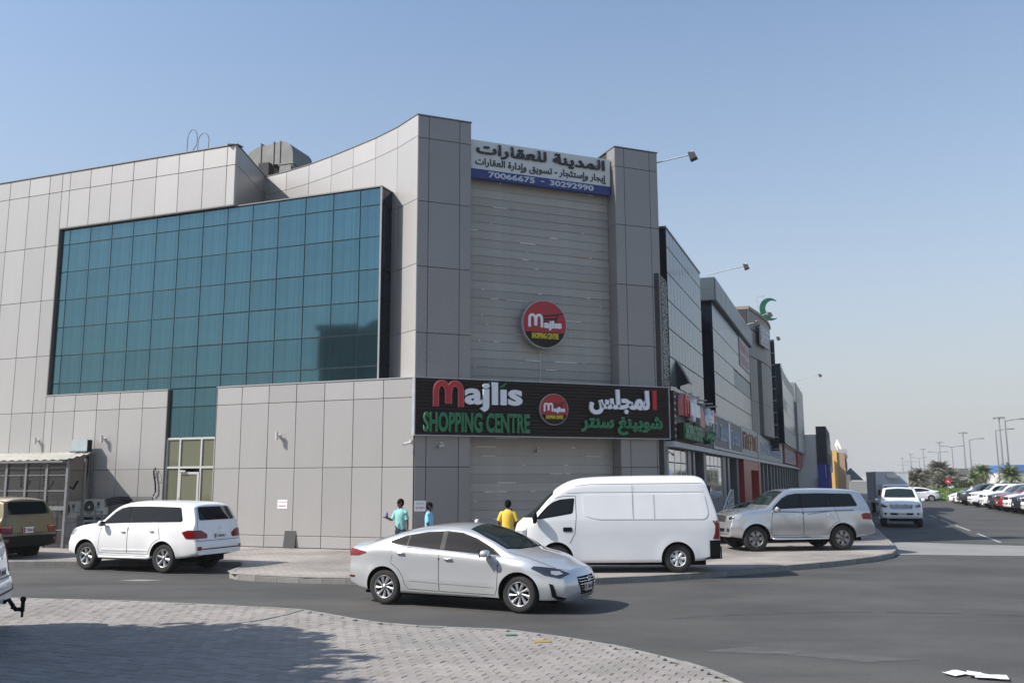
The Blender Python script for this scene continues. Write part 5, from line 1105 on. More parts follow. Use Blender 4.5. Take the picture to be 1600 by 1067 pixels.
# ------------------------------------------------------------------ vehicles (x forward, y left, origin on the ground under the middle)
class Car:
    def __init__(c, sp): c.sp = sp
    def low(c, t): return interp(c.sp.get('low', [(0, .93), (.1, .965), (.45, 1.0), (.75, .995), (.93, .985), (1, .965)]), t)
    def surface(c, x, kind, t):
        sp = c.sp; W = sp['W'] / 2 * interp(c.wid, x); zb = interp(sp['bot'], x); zt = interp(c.top, x); zB = min(interp(c.belt, x), zt - .05)
        cut = zt - zB
        r = min(interp(sp.get('edge', [(0, .1)]), x), cut * .75)
        bul = 0
        def yat(z, tt=None):
            if z <= zB:
                t_ = max(0, (z - zb) / (zB - zb)); y = W * c.low(t_)
            else:
                y = W * c.low(1) - sp.get('sh', .02) * min(1, (z - zB) / .05) - sp['tum'] * max(0, z - zB - .02)
            for ax in sp['axles']:
                d = math.hypot(x - ax, z - sp['tyre']) - sp['arch']
                if d > -.1: y += sp.get('flare', .02) * math.exp(-(max(0, d) / .11) ** 2)
            return y
        if kind == 'low': z = zb + (zB - zb) * t; return yat(z), z
        if kind == 'up': z = zB + (zt - r - zB) * t; return yat(z), z
        y1 = yat(zt - r) ; b = t; n = sp.get('edgepow', 3.2)
        return b * y1, zt - r + r * max(0, 1 - abs(b) ** n) ** (1 / n) + sp.get('crown', .03) * (1 - b * b)
    def build_body(c):
        sp = c.sp; L = sp['L'] / 2
        c.top = smooth_tab(sp['top']); c.belt = smooth_tab(sp['belt']); c.wid = smooth_tab(sp['wid'])
        nx = sp.get('nx', 60)
        tl = [0, .05, .13, .25, .38, .5, .62, .74, .85, .94, 1]; tu = [.06, .2, .4, .6, .8, .93, 1]
        tb = [.97, .9, .8, .65, .5, .25, 0, -.25, -.5, -.65, -.8, -.9, -.97]
        vs = []; loops = []; nl = len(tl); nu = len(tu); nb = len(tb)
        xs = []
        for i in range(nx + 1):
            u = i / nx; u = .5 - .5 * math.cos(math.pi * u) if False else u
            xs.append(-L + 2 * L * u)
        D = sp.get('D', 1.0)
        def ends(x, y, z):
            W = sp['W'] / 2
            dx = 0
            if x > L - D:
                q = ((x - (L - D)) / D); dx -= (interp(sp['insF'], z) + sp['kF'] * abs(y / W) ** sp.get('pF', 3)) * q ** 1.6
            if x < -L + D:
                q = ((-L + D - x) / D); dx += (interp(sp['insR'], z) + sp['kR'] * abs(y / W) ** sp.get('pR', 4)) * q ** 1.6
            return x + dx
        for x in xs:
            lp = []
            for t in tl: y, z = c.surface(x, 'low', t); lp.append((y, z))
            for t in tu: y, z = c.surface(x, 'up', t); lp.append((y, z))
            for b in tb: y, z = c.surface(x, 'top', b); lp.append((y, z))
            for t in reversed(tu): y, z = c.surface(x, 'up', t); lp.append((-y, z))
            for t in reversed(tl): y, z = c.surface(x, 'low', t); lp.append((-y, z))
            loops.append(lp)
        bm = bmesh.new(); grid = []
        for x, lp in zip(xs, loops): grid.append([bm.verts.new((ends(x, y, z), y, z)) for y, z in lp])
        n = len(loops[0])
        for i in range(nx):
            for k in range(n - 1):
                bm.faces.new((grid[i][k], grid[i][k + 1], grid[i + 1][k + 1], grid[i + 1][k]))
            bm.faces.new((grid[i][n - 1], grid[i][0], grid[i + 1][0], grid[i + 1][n - 1]))
        ns = nl + nu
        for end, flip in ((0, False), (nx, True)):
            lp = loops[end]; g = grid[end]; x = xs[end]
            rows = []
            zb0 = lp[0][1]; zs1 = lp[ns - 1][1]
            for r_ in range(ns):
                row = [g[r_]]
                tt = (lp[r_][1] - zb0) / (zs1 - zb0)
                for k, b in enumerate(tb):
                    ztop = lp[ns + k][1]
                    if r_ == 0: z = zb0
                    else: z = zb0 + (ztop - zb0) * tt * .985 if r_ == ns - 1 else zb0 + (ztop - zb0) * tt
                    y = b * lp[r_][0]
                    row.append(bm.verts.new((ends(x, y, z), y, z)))
                row.append(g[n - 1 - r_]); rows.append(row)
            rows.append([g[ns - 1]] + [g[ns + k] for k in range(nb)] + [g[ns + nb]])
            for r_ in range(ns):
                for k in range(nb + 1):
                    q = [rows[r_][k], rows[r_][k + 1], rows[r_ + 1][k + 1], rows[r_ + 1][k]]
                    q2 = []
                    for v in q:
                        if v not in q2: q2.append(v)
                    if len(q2) < 3: continue
                    if flip: q2.reverse()
                    try: bm.faces.new(q2)
                    except ValueError: pass
        bmesh.ops.recalc_face_normals(bm, faces=bm.faces)
        me = bpy.data.meshes.new('body'); bm.to_mesh(me); bm.free()
        o = bpy.data.objects.new('tmp', me); COL.objects.link(o)
        md = o.modifiers.new('s', 'SUBSURF'); md.levels = 1
        dg = bpy.context.evaluated_depsgraph_get(); dg.update()
        ev = o.evaluated_get(dg); me2 = bpy.data.meshes.new_from_object(ev)
        bm = bmesh.new(); bm.from_mesh(me2); c.bvh = BVHTree.FromBMesh(bm); bm.free()
        # wheel arches
        o.modifiers.clear(); o.data = me2
        cut = MB()
        for ax in sp['axles']:
            for s in (-1, 1):
                rr = sp['arch']; y0, y1 = (sp['W'] / 2 - .32), sp['W'] / 2 + .2
                N = 40; pts = [(ax + rr * math.cos(2 * math.pi * k / N), sp['tyre'] + sp.get('archup', 0) + rr * math.sin(2 * math.pi * k / N)) for k in range(N)]
                vs = [(p[0], s * y0, p[1]) for p in pts] + [(p[0], s * y1, p[1]) for p in pts]
                fs = [list(range(N)), list(range(N, 2 * N))[::-1]] + [(i, N + i, N + (i + 1) % N, (i + 1) % N) for i in range(N)]
                if s > 0: fs = [list(f)[::-1] for f in fs]
                cut.add(vs, fs, M['well'])
        cm = cut.mesh('cut'); bm = bmesh.new(); bm.from_mesh(cm); bmesh.ops.recalc_face_normals(bm, faces=bm.faces); bm.to_mesh(cm); bm.free()
        co = bpy.data.objects.new('cut', cm); COL.objects.link(co)
        me2.materials.clear(); me2.materials.append(sp['paint']); me2.materials.append(M['well'])
        md = o.modifiers.new('b', 'BOOLEAN'); md.object = co; md.operation = 'DIFFERENCE'; md.solver = 'EXACT'
        try: md.material_mode = 'TRANSFER'
        except Exception: pass
        dg = bpy.context.evaluated_depsgraph_get(); dg.update()
        me3 = bpy.data.meshes.new_from_object(o.evaluated_get(dg))
        bpy.data.objects.remove(o); bpy.data.objects.remove(co)
        if len(me3.polygons) < 500: me3 = me2
        slots = [m for m in me3.materials]
        wi = None
        for i, m in enumerate(slots):
            if m and m.name == 'wheel_well': wi = i
        lowm = sp.get('cladding')
        if lowm: me3.materials.append(M['black']); li = len(me3.materials) - 1
        bm = bmesh.new(); bm.from_mesh(me3)
        for f in bm.faces:
            ce = f.calc_center_median(); f.smooth = True
            if wi is not None and f.material_index == wi: f.smooth = False
            elif f.normal.z < -.75 and ce.z < interp(sp['bot'], ce.x) + .03: f.material_index = wi or 0
            elif lowm and ce.z < lowm(ce.x): f.material_index = li
        for e in bm.edges:
            if len(e.link_faces) == 2 and e.link_faces[0].material_index != e.link_faces[1].material_index: e.smooth = False
        bm.to_mesh(me3); bm.free(); me3.name = 'body'
        c.root = thing(sp['name'], sp['label'], sp['cat'])
        c.body = obj('body', me3, c.root); return c
    # --- things laid on the surface, following it
    def cast(c, p, d):
        h = c.bvh.ray_cast(p + d * 5, -d, 10)
        return h
    def patch(c, name, pts, d, m, off=.004, cell=.07, parent=None, skirt=.01, smooth=True, grid=None):
        d = Vector(d).normalized(); up = Vector((0, 0, 1)) if abs(d.z) < .95 else Vector((1, 0, 0))
        u = up.cross(d).normalized(); v = d.cross(u)
        P = [Vector(p) for p in pts]; q = [(p.dot(u), p.dot(v)) for p in P]
        bm = bmesh.new()
        vv = [bm.verts.new((a, b, 0)) for a, b in q]
        f = bm.faces.new(vv)
        a0, a1 = min(x[0] for x in q), max(x[0] for x in q); b0, b1 = min(x[1] for x in q), max(x[1] for x in q)
        k = a0 + cell
        while k < a1 - .003:
            bmesh.ops.bisect_plane(bm, geom=bm.verts[:] + bm.edges[:] + bm.faces[:], plane_co=(k, 0, 0), plane_no=(1, 0, 0)); k += cell
        k = b0 + cell
        while k < b1 - .003:
            bmesh.ops.bisect_plane(bm, geom=bm.verts[:] + bm.edges[:] + bm.faces[:], plane_co=(0, k, 0), plane_no=(0, 1, 0)); k += cell
        bad = []
        nrm = {}
        for x in bm.verts:
            p = u * x.co.x + v * x.co.y
            h = c.cast(p, d)
            if h[0] is None: bad.append(x); continue
            x.co = h[0] + d * off * .5 + h[1] * off * .5
        if bad: bmesh.ops.delete(bm, geom=bad, context='VERTS')
        if not bm.faces: bm.free(); return None
        bmesh.ops.recalc_face_normals(bm, faces=bm.faces)
        if sum((f.normal.dot(d) for f in bm.faces)) < 0: bmesh.ops.reverse_faces(bm, faces=bm.faces)
        for f in bm.faces: f.smooth = smooth
        if skirt:
            be = [e for e in bm.edges if len(e.link_faces) == 1]
            ex = bmesh.ops.extrude_edge_only(bm, edges=be)
            for g in ex['geom']:
                if isinstance(g, bmesh.types.BMVert): g.co -= d * (off + skirt)
                elif isinstance(g, bmesh.types.BMEdge): pass
            for e in be: e.smooth = False
        me = bpy.data.meshes.new(name); bm.to_mesh(me); bm.free(); me.materials.append(m)
        return obj(name, me, parent or c.root)
    def ribbon(c, name, pts, d, wd=.012, m=None, off=.002, parent=None, closed=False, step=.06):
        d = Vector(d).normalized(); P = [Vector(p) for p in pts]
        if closed: P = P + [P[0]]
        Q = []
        for a, b in zip(P, P[1:]):
            n = max(1, int((b - a).length / step))
            for k in range(n): Q.append(a.lerp(b, k / n))
        Q.append(P[-1]); H = []
        for i, p in enumerate(Q):
            t = (Q[min(i + 1, len(Q) - 1)] - Q[max(i - 1, 0)]); s = t.cross(d)
            if s.length < 1e-6: continue
            s.normalize()
            h1 = c.cast(p + s * wd / 2, d); h2 = c.cast(p - s * wd / 2, d)
            H.append((h1[0] + d * off, h2[0] + d * off) if h1[0] is not None and h2[0] is not None else None)
        mb = MB(); prev = None
        for h in H:
            if h and prev: mb.add([prev[0], prev[1], h[1], h[0]], [(0, 1, 2, 3)], m or M['seam'])
            prev = h
        if not mb.v: return None
        return mb.build(name, parent or c.body)
    def sides(c): return (1, -1)
    def at(c, x, s, z, off=0):
        h = c.cast(Vector((x, 0, z)), Vector((0, s, 0)))
        return (h[0] if h[0] is not None else Vector((x, s * c.sp['W'] / 2, z))) + Vector((0, s * off, 0))
def rounded(pts, r=.04, n=4):
    out = []; N = len(pts)
    for i in range(N):
        p = Vector(pts[i]); a = Vector(pts[i - 1]); b = Vector(pts[(i + 1) % N])
        ra = min(r, (a - p).length * .45); rb = min(r, (b - p).length * .45)
        s = p + (a - p).normalized() * ra; e = p + (b - p).normalized() * rb
        for k in range(n + 1):
            t = k / n; out.append(tuple(s * (1 - t) ** 2 + p * 2 * t * (1 - t) + e * t * t))
    return out
def arc(cx, cz, r, a0, a1, n=10): return [(cx + r * math.cos(R(a0 + (a1 - a0) * k / n)), cz + r * math.sin(R(a0 + (a1 - a0) * k / n))) for k in range(n + 1)]
WH = {}
def wheel_meshes(kind, r, wdt):
    key = (kind, r, wdt)
    if key in WH: return WH[key]
    rim = r * {'suv': .60, 'lux': .62, 'steel': .60, 'sedan': .66, 'van': .58}[kind]
    h = wdt / 2
    t = MB(); prof = [(rim * .97, -h * .9), (rim * 1.05, -h * .96), (r * .9, -h), (r * .975, -h * .86), (r, -h * .6), (r, h * .6), (r * .975, h * .86), (r * .9, h), (rim * 1.05, h * .96), (rim * .97, h * .9)]
    t.lathe(prof, M['rubber'], 40, axis='y')
    for k in (-.35, 0, .35): t.lathe([(r + .001, h * k - .006), (r + .002, h * k), (r + .001, h * k + .006)], M['well'], 40, axis='y')
    w_ = MB(); mt = {'suv': M['rim'], 'lux': M['rim'], 'steel': M['rimsteel'], 'sedan': M['rim'], 'van': M['caps']}[kind]
    # barrel and lip (outer side is +y)
    w_.lathe([(rim, h * .9), (rim * .985, h * .93), (rim * .93, h * .88), (rim * .9, h * .3), (rim * .88, -h * .8)], mt, 40, axis='y')
    w_.lathe([(rim * .9, -h * .2), (.001, -h * .2)], M['well'], 30, axis='y')
    f0 = h * .82
    def spoke(a, w0, w1, r0, r1, z0=f0, z1=f0 * .95, tw=0, th=.03):
        d = Vector((math.cos(a), 0, math.sin(a))); a2 = a + tw; d2 = Vector((math.cos(a2), 0, math.sin(a2)))
        s = Vector((-math.sin(a), 0, math.cos(a))); s2 = Vector((-math.sin(a2), 0, math.cos(a2)))
        q = []
        for dd, ss, ww, rr, zz in ((d, s, w0, r0, z0), (d2, s2, w1, r1, z1)):
            for sg in (-1, 1): q.append(dd * rr + ss * ww * sg + Vector((0, zz, 0)))
            for sg in (-1, 1): q.append(dd * rr + ss * ww * sg * 1.15 + Vector((0, zz - th, 0)))
        w_.add(q, [(0, 4, 5, 1), (0, 2, 6, 4), (1, 5, 7, 3), (2, 3, 7, 6)], mt)
    pi2 = 2 * math.pi
    if kind == 'suv':
        for k in range(5): spoke(pi2 * k / 5 + .3, .045, .055, rim * .15, rim * .95, f0 * .92, f0 * 1.02)
    elif kind == 'lux':
        for k in range(6): spoke(pi2 * k / 6 + .2, .026, .045, rim * .15, rim * .95, f0 * .86, f0)
    elif kind == 'steel':
        w_.lathe([(rim * .42, f0 * .95), (rim * .55, f0 * .75), (.001, f0 * .72)], mt, 30, axis='y')
        for k in range(6): spoke(pi2 * k / 6, rim * .16, rim * .3, rim * .38, rim * .93, f0 * .9, f0 * .8)
    elif kind == 'sedan':
        for k in range(9): spoke(pi2 * k / 9, .012, .022, rim * .22, rim * .94, f0 * .95, f0 * .95, tw=.28)
        for k in range(9): spoke(pi2 * k / 9 + .16, .007, .010, rim * .3, rim * .93, f0 * .93, f0 * .93, tw=.28)
    elif kind == 'van':
        for k in range(7): spoke(pi2 * k / 7 + .1, .03, .044, rim * .2, rim * .96, f0 * .98, f0 * .9)
    w_.lathe([(.001, f0 + .012), (rim * .16, f0 + .010), (rim * .24, f0 - .004), (rim * .28, f0 - .03)], mt, 24, axis='y')
    w_.lathe([(.001, f0 + .016), (rim * .1, f0 + .014), (rim * .11, f0 + .008)], M['chrome'] if kind != 'steel' else M['seam'], 16, axis='y')
    for k in range(5):
        a = pi2 * k / 5; cxx, czz = rim * .19 * math.cos(a), rim * .19 * math.sin(a)
        w_.lathe([(.001, f0 + .013), (.009, f0 + .012), (.01, f0)], M['seam'], 6, T=Matrix.Translation((cxx, 0, czz)), axis='y')
    WH[key] = (t.mesh('wheel', True), w_.mesh('rim', False)); 
    for p in WH[key][1].polygons: p.use_smooth = p.material_index != 0 or True
    return WH[key]
def add_wheels(c, kind, wdt, steer=0):
    sp = c.sp; r = sp['tyre']; tm, rm = wheel_meshes(kind, r, wdt)
    for i, ax in enumerate(sp['axles']):
        for s in (1, -1):
            w_ = obj('wheel', tm, c.root, (ax, s * (sp['W'] / 2 - wdt / 2 - .035), r), (0, 0, (0 if s > 0 else math.pi) + (steer if ax > 0 else 0)))
            obj('rim', rm, w_, (0, 0, 0), (0, random.random() * 6, 0))
def ellip(mb, c, rad, m, n=14, k=8, power=1.0):
    vs = []; fs = []
    for i in range(k + 1):
        ph = -math.pi / 2 + math.pi * i / k
        for j in range(n):
            t = 2 * math.pi * j / n
            f = lambda v: math.copysign(abs(v) ** power, v)
            vs.append((c[0] + rad[0] * f(math.cos(ph)) * f(math.cos(t)), c[1] + rad[1] * f(math.cos(ph)) * f(math.sin(t)), c[2] + rad[2] * f(math.sin(ph))))
    for i in range(k):
        for j in range(n): fs.append((i * n + j, i * n + (j + 1) % n, (i + 1) * n + (j + 1) % n, (i + 1) * n + j))
    mb.add(vs, fs, m)
def mirror(c, x, z, s, m, size=(.07, .12, .085)):
    p = c.at(x, s, z); mb = MB()
    mb.tube([p + Vector((0, -s * .02, -.02)), p + Vector((.0, s * .08, 0))], .025, M['black'])
    ellip(mb, (p.x, p.y + s * (.07 + size[1]), p.z + .03), size, m, power=.75)
    mb2 = MB(); mb2.box((p.x - size[0] - .004, p.y + s * .08 - (0 if s > 0 else size[1] * 1.6), p.z - .03), (p.x - size[0] + .01, p.y + s * .08 + (size[1] * 1.6 if s > 0 else 0), p.z + .09), M['glass'])
    q = mb.build('mirror', c.root, smooth=True); mb2.build('mirror_glass', q)
def handle(c, x, z, s, m, ln=.15):
    p = c.at(x, s, z)
    mb = MB(); mb.tube([p + Vector((-ln / 2, -s * .01, 0)), p + Vector((-ln / 2 + .02, s * .03, 0)), p + Vector((ln / 2 - .02, s * .03, 0)), p + Vector((ln / 2, -s * .01, 0))], .014, m, 8)
    return mb.build('door_handle', c.root, smooth=True)
def plate(c, x, y, z, facing, txt='136861', w_=.44, h_=.14, tilt=0, small=False):
    # facing +1 front, -1 rear
    rz = math.pi / 2 if facing > 0 else -math.pi / 2
    o = MB().box((-w_ / 2, -.006, -h_ / 2), (w_ / 2, .006, h_ / 2), M['plate']).build('number_plate', c.root, (x, y, z), rz)
    mb = MB().box((-w_ / 2 + .01, -.008, -h_ / 2 + .01), (-w_ / 2 + .06, -.0065, h_ / 2 - .01), M['maroon']); mb.build('plate_strip', o)
    obj('plate_lettering', text_mesh(txt, -w_ / 2 + .09, -h_ * .28, w_ * .72, h_ * .55, M['ink'], depth=.0015, out=.0065, res=2), o)
    return o
# ---------------- large off-road estate (three rows), 4.95 m long
def suv(name, label, paint, wheelkind='suv', rear='cruiser', L=4.95, W=1.97, cladding=None, simple=False, trim=None, cat='suv', tint='glass', winglass=None):
    sp = dict(name=name, label=label, cat=cat, L=L, W=W, paint=paint, tyre=.39, arch=.455, archup=.015, axles=[1.56, -1.29], tum=.28, sh=.025, flare=.03, cladding=cladding,
        top=[(-2.475, 1.80), (-2.2, 1.845), (-1.6, 1.885), (-.6, 1.905), (.1, 1.895), (.40, 1.855), (.66, 1.75), (1.04, 1.43), (1.18, 1.335), (1.35, 1.30), (1.8, 1.26), (2.2, 1.20), (2.42, 1.13), (2.475, 1.09)],
        belt=[(-2.475, 1.24), (-1.5, 1.265), (0, 1.235), (1.1, 1.21), (2.475, 1.10)],
        wid=[(-2.475, .93), (-2.0, .985), (-1, 1), (1.2, 1), (1.9, .985), (2.25, .95), (2.475, .88)],
        bot=[(-2.475, .50), (-2.2, .42), (-1.7, .36), (1.9, .36), (2.2, .40), (2.475, .44)], edge=[(-2.4, .08), (.4, .09), (1.1, .08), (1.4, .05), (2.475, .05)], crown=.035,
        insF=[(.3, .10), (.5, .0), (.75, .0), (.85, .05), (1.1, .10), (1.3, .2)], insR=[(.4, .06), (.5, 0), (.8, .0), (.86, .06), (1.2, .12), (1.4, .17), (1.75, .36), (1.9, .44)], kF=.17, kR=.12, pF=2.6, pR=5, D=1.1)
    c = Car(sp).build_body(); G_ = M[tint]
    for s in (1, -1):
        d = (0, s, 0); P = lambda L_: [(x, s, z) for x, z in L_]
        # glazing band and panes
        zt = 1.735
        c.patch('window_surround', P([(.98, 1.30), (-1.83, 1.375), (-1.86, 1.42), (-1.72, 1.74), (-1.66, 1.765), (-.6, 1.785), (.15, 1.775), (.42, 1.73), (.62, 1.63), (.92, 1.38)]), d, M['black'], off=.007, cell=.06)
        c.patch('side_window', P(rounded([(.93, 1.325), (.06, 1.345), (.06, 1.75), (.2, 1.75), (.40, 1.71), (.60, 1.60), (.88, 1.375)], .03)), d, winglass or G_, off=.012, cell=.07)
        c.patch('side_window', P(rounded([(-.04, 1.348), (-.80, 1.365), (-.80, 1.755), (-.04, 1.755)], .03)), d, winglass or G_, off=.012, cell=.07)
        c.patch('side_window', P(rounded([(-.84, 1.366), (-.98, 1.368), (-.91, 1.755), (-.84, 1.755)], .015)), d, G_, off=.012, cell=.07)
        c.patch('side_window', P(rounded([(-1.02, 1.37), (-1.80, 1.39), (-1.83, 1.43), (-1.70, 1.735), (-1.62, 1.75), (-.95, 1.755)], .03)), d, G_, off=.012, cell=.07)
        fa = [(1.56 + .50 * math.cos(R(a)), .405 + .50 * math.sin(R(a))) for a in (140, 155, 170, 182)]
        fd = [(.98, 1.285), (.01, 1.325), (.01, .50), (1.035, .50)] + [(1.06, .62), (1.045, .9)]
        c.patch('door', P(fd), d, paint, off=.0045, cell=.12, skirt=.004); c.ribbon('shut_line', P(fd), d, .026, closed=True)
        ra = [(x, z) for x, z in arc(-1.29, .405, .52, 12, 78, 8)]
        rd = [(-.01, 1.325), (-1.04, 1.355), (-1.12, 1.1), (-1.17, .95)] + ra[::-1] + [(-.76, .50), (-.01, .50)]
        c.patch('door', P(rd), d, paint, off=.0045, cell=.12, skirt=.004); c.ribbon('shut_line', P(rd), d, .026, closed=True)
        handle(c, .16, 1.085, s, M['chrome']); handle(c, -.88, 1.115, s, M['chrome'])
        mirror(c, .90, 1.27, s, paint, (.065, .095, .08))
        # sill board
        y = s * (W / 2 - .01)
        MB().tube([(1.06, y - s * .1, .40), (1.0, y + s * .02, .385), (-.78, y + s * .02, .385), (-.86, y - s * .1, .42)], .035, paint if paint in (M['white'],) else M['chrome'], 8).build('side_step', c.root, smooth=True)
        MB().box((-.8, min(y, y - s * .12), .36), (1.0, max(y, y - s * .12), .395), M['black']).build('step_tread', c.root)
        if trim: 
            for zz in (.02, 0):
                c.ribbon('side_stripe', P([(.95, 1.215 + zz), (.3, 1.20 + zz), (-.1, 1.185 + zz * 1.5), (-.6, 1.215 + zz), (-1.7, 1.24 + zz)]), d, .012, trim, off=.006)
            c.ribbon('side_stripe', P([(-.15, 1.13), (-.45, 1.17), (-.9, 1.225)]), d, .016, trim, off=.007)
        c.patch('door_moulding', P([(.95, .56), (.95, .60), (.02, .605), (.02, .565)]), d, paint, off=.016, skirt=.012); c.patch('door_moulding', P([(-.02, .565), (-.02, .605), (-.72, .605), (-.78, .57)]), d, paint, off=.016, skirt=.012)
        # headlight
        c.patch('headlight', [(2.34, s * .62, .93), (2.38, s * .60, 1.07), (2.15, s * .90, 1.145), (1.98, s * .95, 1.13), (2.12, s * .95, .98)], (.72, s * .7, .1), M['lens'], off=.008, cell=.05)
        c.patch('lamp_bowl', [(2.34, s * .70, .96), (2.36, s * .70, 1.05), (2.2, s * .84, 1.10), (2.2, s * .86, 1.0)], (.72, s * .7, .1), M['lensdark'], off=.012, cell=.05)
        c.patch('fog_light', [(2.4, s * (.74 + .07 * p[0]), .66 + .06 * p[1]) for p in pil(10)], (1, s * .25, 0), M['lensdark'], off=.01, cell=.05)
    # screens
    c.patch('windscreen', rounded([(1.0, .74, 1.36), (1.06, .4, 1.38), (1.08, 0, 1.38), (1.06, -.4, 1.38), (1.0, -.74, 1.36), (.45, -.62, 1.75), (.42, 0, 1.8), (.45, .62, 1.75)], .03), (.62, 0, .78), M['black'], off=.004, cell=.08)
    c.patch('windscreen_glass', [(.99, .70, 1.36), (1.04, .4, 1.38), (1.05, 0, 1.38), (1.04, -.4, 1.38), (.99, -.70, 1.36), (.49, -.60, 1.75), (.46, 0, 1.8), (.49, .60, 1.75)], (.62, 0, .78), M['glassgreen'], off=.008, cell=.08)
    c.patch('rear_window', rounded([(-2, .70, 1.40), (-2, -.70, 1.40), (-2, -.60, 1.77), (-2, .60, 1.77)], .06), (-1, 0, .05), M['glass'], off=.006, cell=.08)
    # nose
    gr = c.patch('grille', rounded([(2.4, .48, .90), (2.4, -.48, .90), (2.4, -.53, 1.12), (2.4, .53, 1.12)], .04), (1, 0, 0), M['seam'], off=.006, cell=.08)
    for k in range(4):
        c.patch('grille_bar', [(2.4, .46, .93 + k * .05), (2.4, -.46, .93 + k * .05), (2.4, -.46, .942 + k * .05), (2.4, .46, .942 + k * .05)], (1, 0, 0), M['chrome'], off=.03, cell=.08, skirt=.02, parent=gr)
    c.patch('lower_grille', rounded([(2.4, .5, .60), (2.4, -.5, .60), (2.4, -.55, .70), (2.4, .55, .70)], .03), (1, 0, 0), M['black'], off=.006)
    c.patch('bumper_lip', [(2.4, .8, .44), (2.4, -.8, .44), (2.4, -.75, .52), (2.4, .75, .52)], (1, 0, 0), M['black'], off=.006)
    h = c.cast(Vector((0, 0, .74)), Vector((1, 0, 0)))
    plate(c, (h[0].x if h[0] else 2.47) + .015, 0, .66, 1, w_=.40, h_=.11)
    # tail
    for s in (1, -1):
        if rear == 'cruiser':
            c.patch('tail_light', rounded([(-2.4, s * .62, .93), (-2.3, s * .63, 1.14), (-2.1, s * .95, 1.16), (-1.98, s * .985, 1.13), (-2.0, s * .985, .97)], .03), (-.7, s * .7, 0), M['redlens'], off=.012, cell=.05)
        elif rear == 'wide':
            c.patch('tail_light', rounded([(-2.4, s * .50, .93), (-2.4, s * .50, 1.04), (-2.3, s * .65, 1.15), (-2.1, s * .93, 1.155), (-1.95, s * .985, 1.10), (-2.1, s * .985, .93)], .03), (-.75, s * .66, 0), M['redlens'], off=.012, cell=.05)
        elif rear == 'old':
            c.patch('tail_light', rounded([(-2.4, s * .60, .86), (-2.4, s * .60, 1.08), (-2.1, s * .96, 1.10), (-2.0, s * .98, 1.06), (-2.1, s * .985, .90)], .03), (-.75, s * .66, 0), M['redlens'], off=.014, cell=.05)
            c.patch('lamp_segment', rounded([(-2.4, s * .64, 1.03), (-2.4, s * .64, 1.07), (-2.1, s * .93, 1.08), (-2.1, s * .93, 1.04)], .01), (-.75, s * .66, 0), M['amber'], off=.02, cell=.05)
        elif rear == 'tall':
            c.patch('tail_light', rounded([(-2.4, s * .74, .92), (-2.3, s * .70, 1.50), (-2.1, s * .88, 1.52), (-2.0, s * .985, 1.15), (-2.1, s * .985, .90)], .04), (-.7, s * .7, 0), M['redlens'], off=.012, cell=.05)
        c.patch('reflector', [(-2.4, s * .72, .62), (-2.4, s * .72, .72), (-2.4, s * .86, .72), (-2.4, s * .86, .62)], (-.9, s * .4, 0), M['redlens2'], off=.01, cell=.06)
    pz_ = .96 if rear != 'wide' else .985
    hz = min(c.cast(Vector((0, yy_, pz_ + dz_)), Vector((-1, 0, 0)))[0].x for yy_ in (-.2, 0, .3) for dz_ in (-.07, 0, .07))
    em = MB().lathe([(.050, -.006), (.057, 0), (.050, .006), (.044, 0)], M['chrome'], 24)
    e = em.build('badge', c.root, (hz + .012, 0, 1.20), (R(90), 0, R(90)), smooth=True); e.scale = (1, .75, 1)
    plate(c, hz - .010, .10 if rear == 'old' else 0, pz_, -1, w_=.34 if rear == 'old' else .46, h_=.17 if rear == 'old' else .13)
    c.ribbon('shut_line', [(-2.4, .84, .88), (-2.4, .78, 1.30), (-2.2, .64, 1.74)], (-1, 0, 0), .012); c.ribbon('shut_line', [(-2.4, -.84, .88), (-2.4, -.78, 1.30), (-2.2, -.64, 1.74)], (-1, 0, 0), .012)
    c.ribbon('shut_line', [(-2.4, .86, .87), (-2.4, -.86, .87)], (-1, 0, 0), .014)
    c.patch('bumper_tread', [(-2.4, .72, .635), (-2.4, -.72, .635), (-2.4, -.72, .665), (-2.4, .72, .665)], (-1, 0, 0), M['black'], off=.004)
    add_wheels(c, wheelkind, .27)
    MB().box((-2.1, -.55, .28), (2.0, .55, .44), M['well']).build('underbody', c.root)
    return c
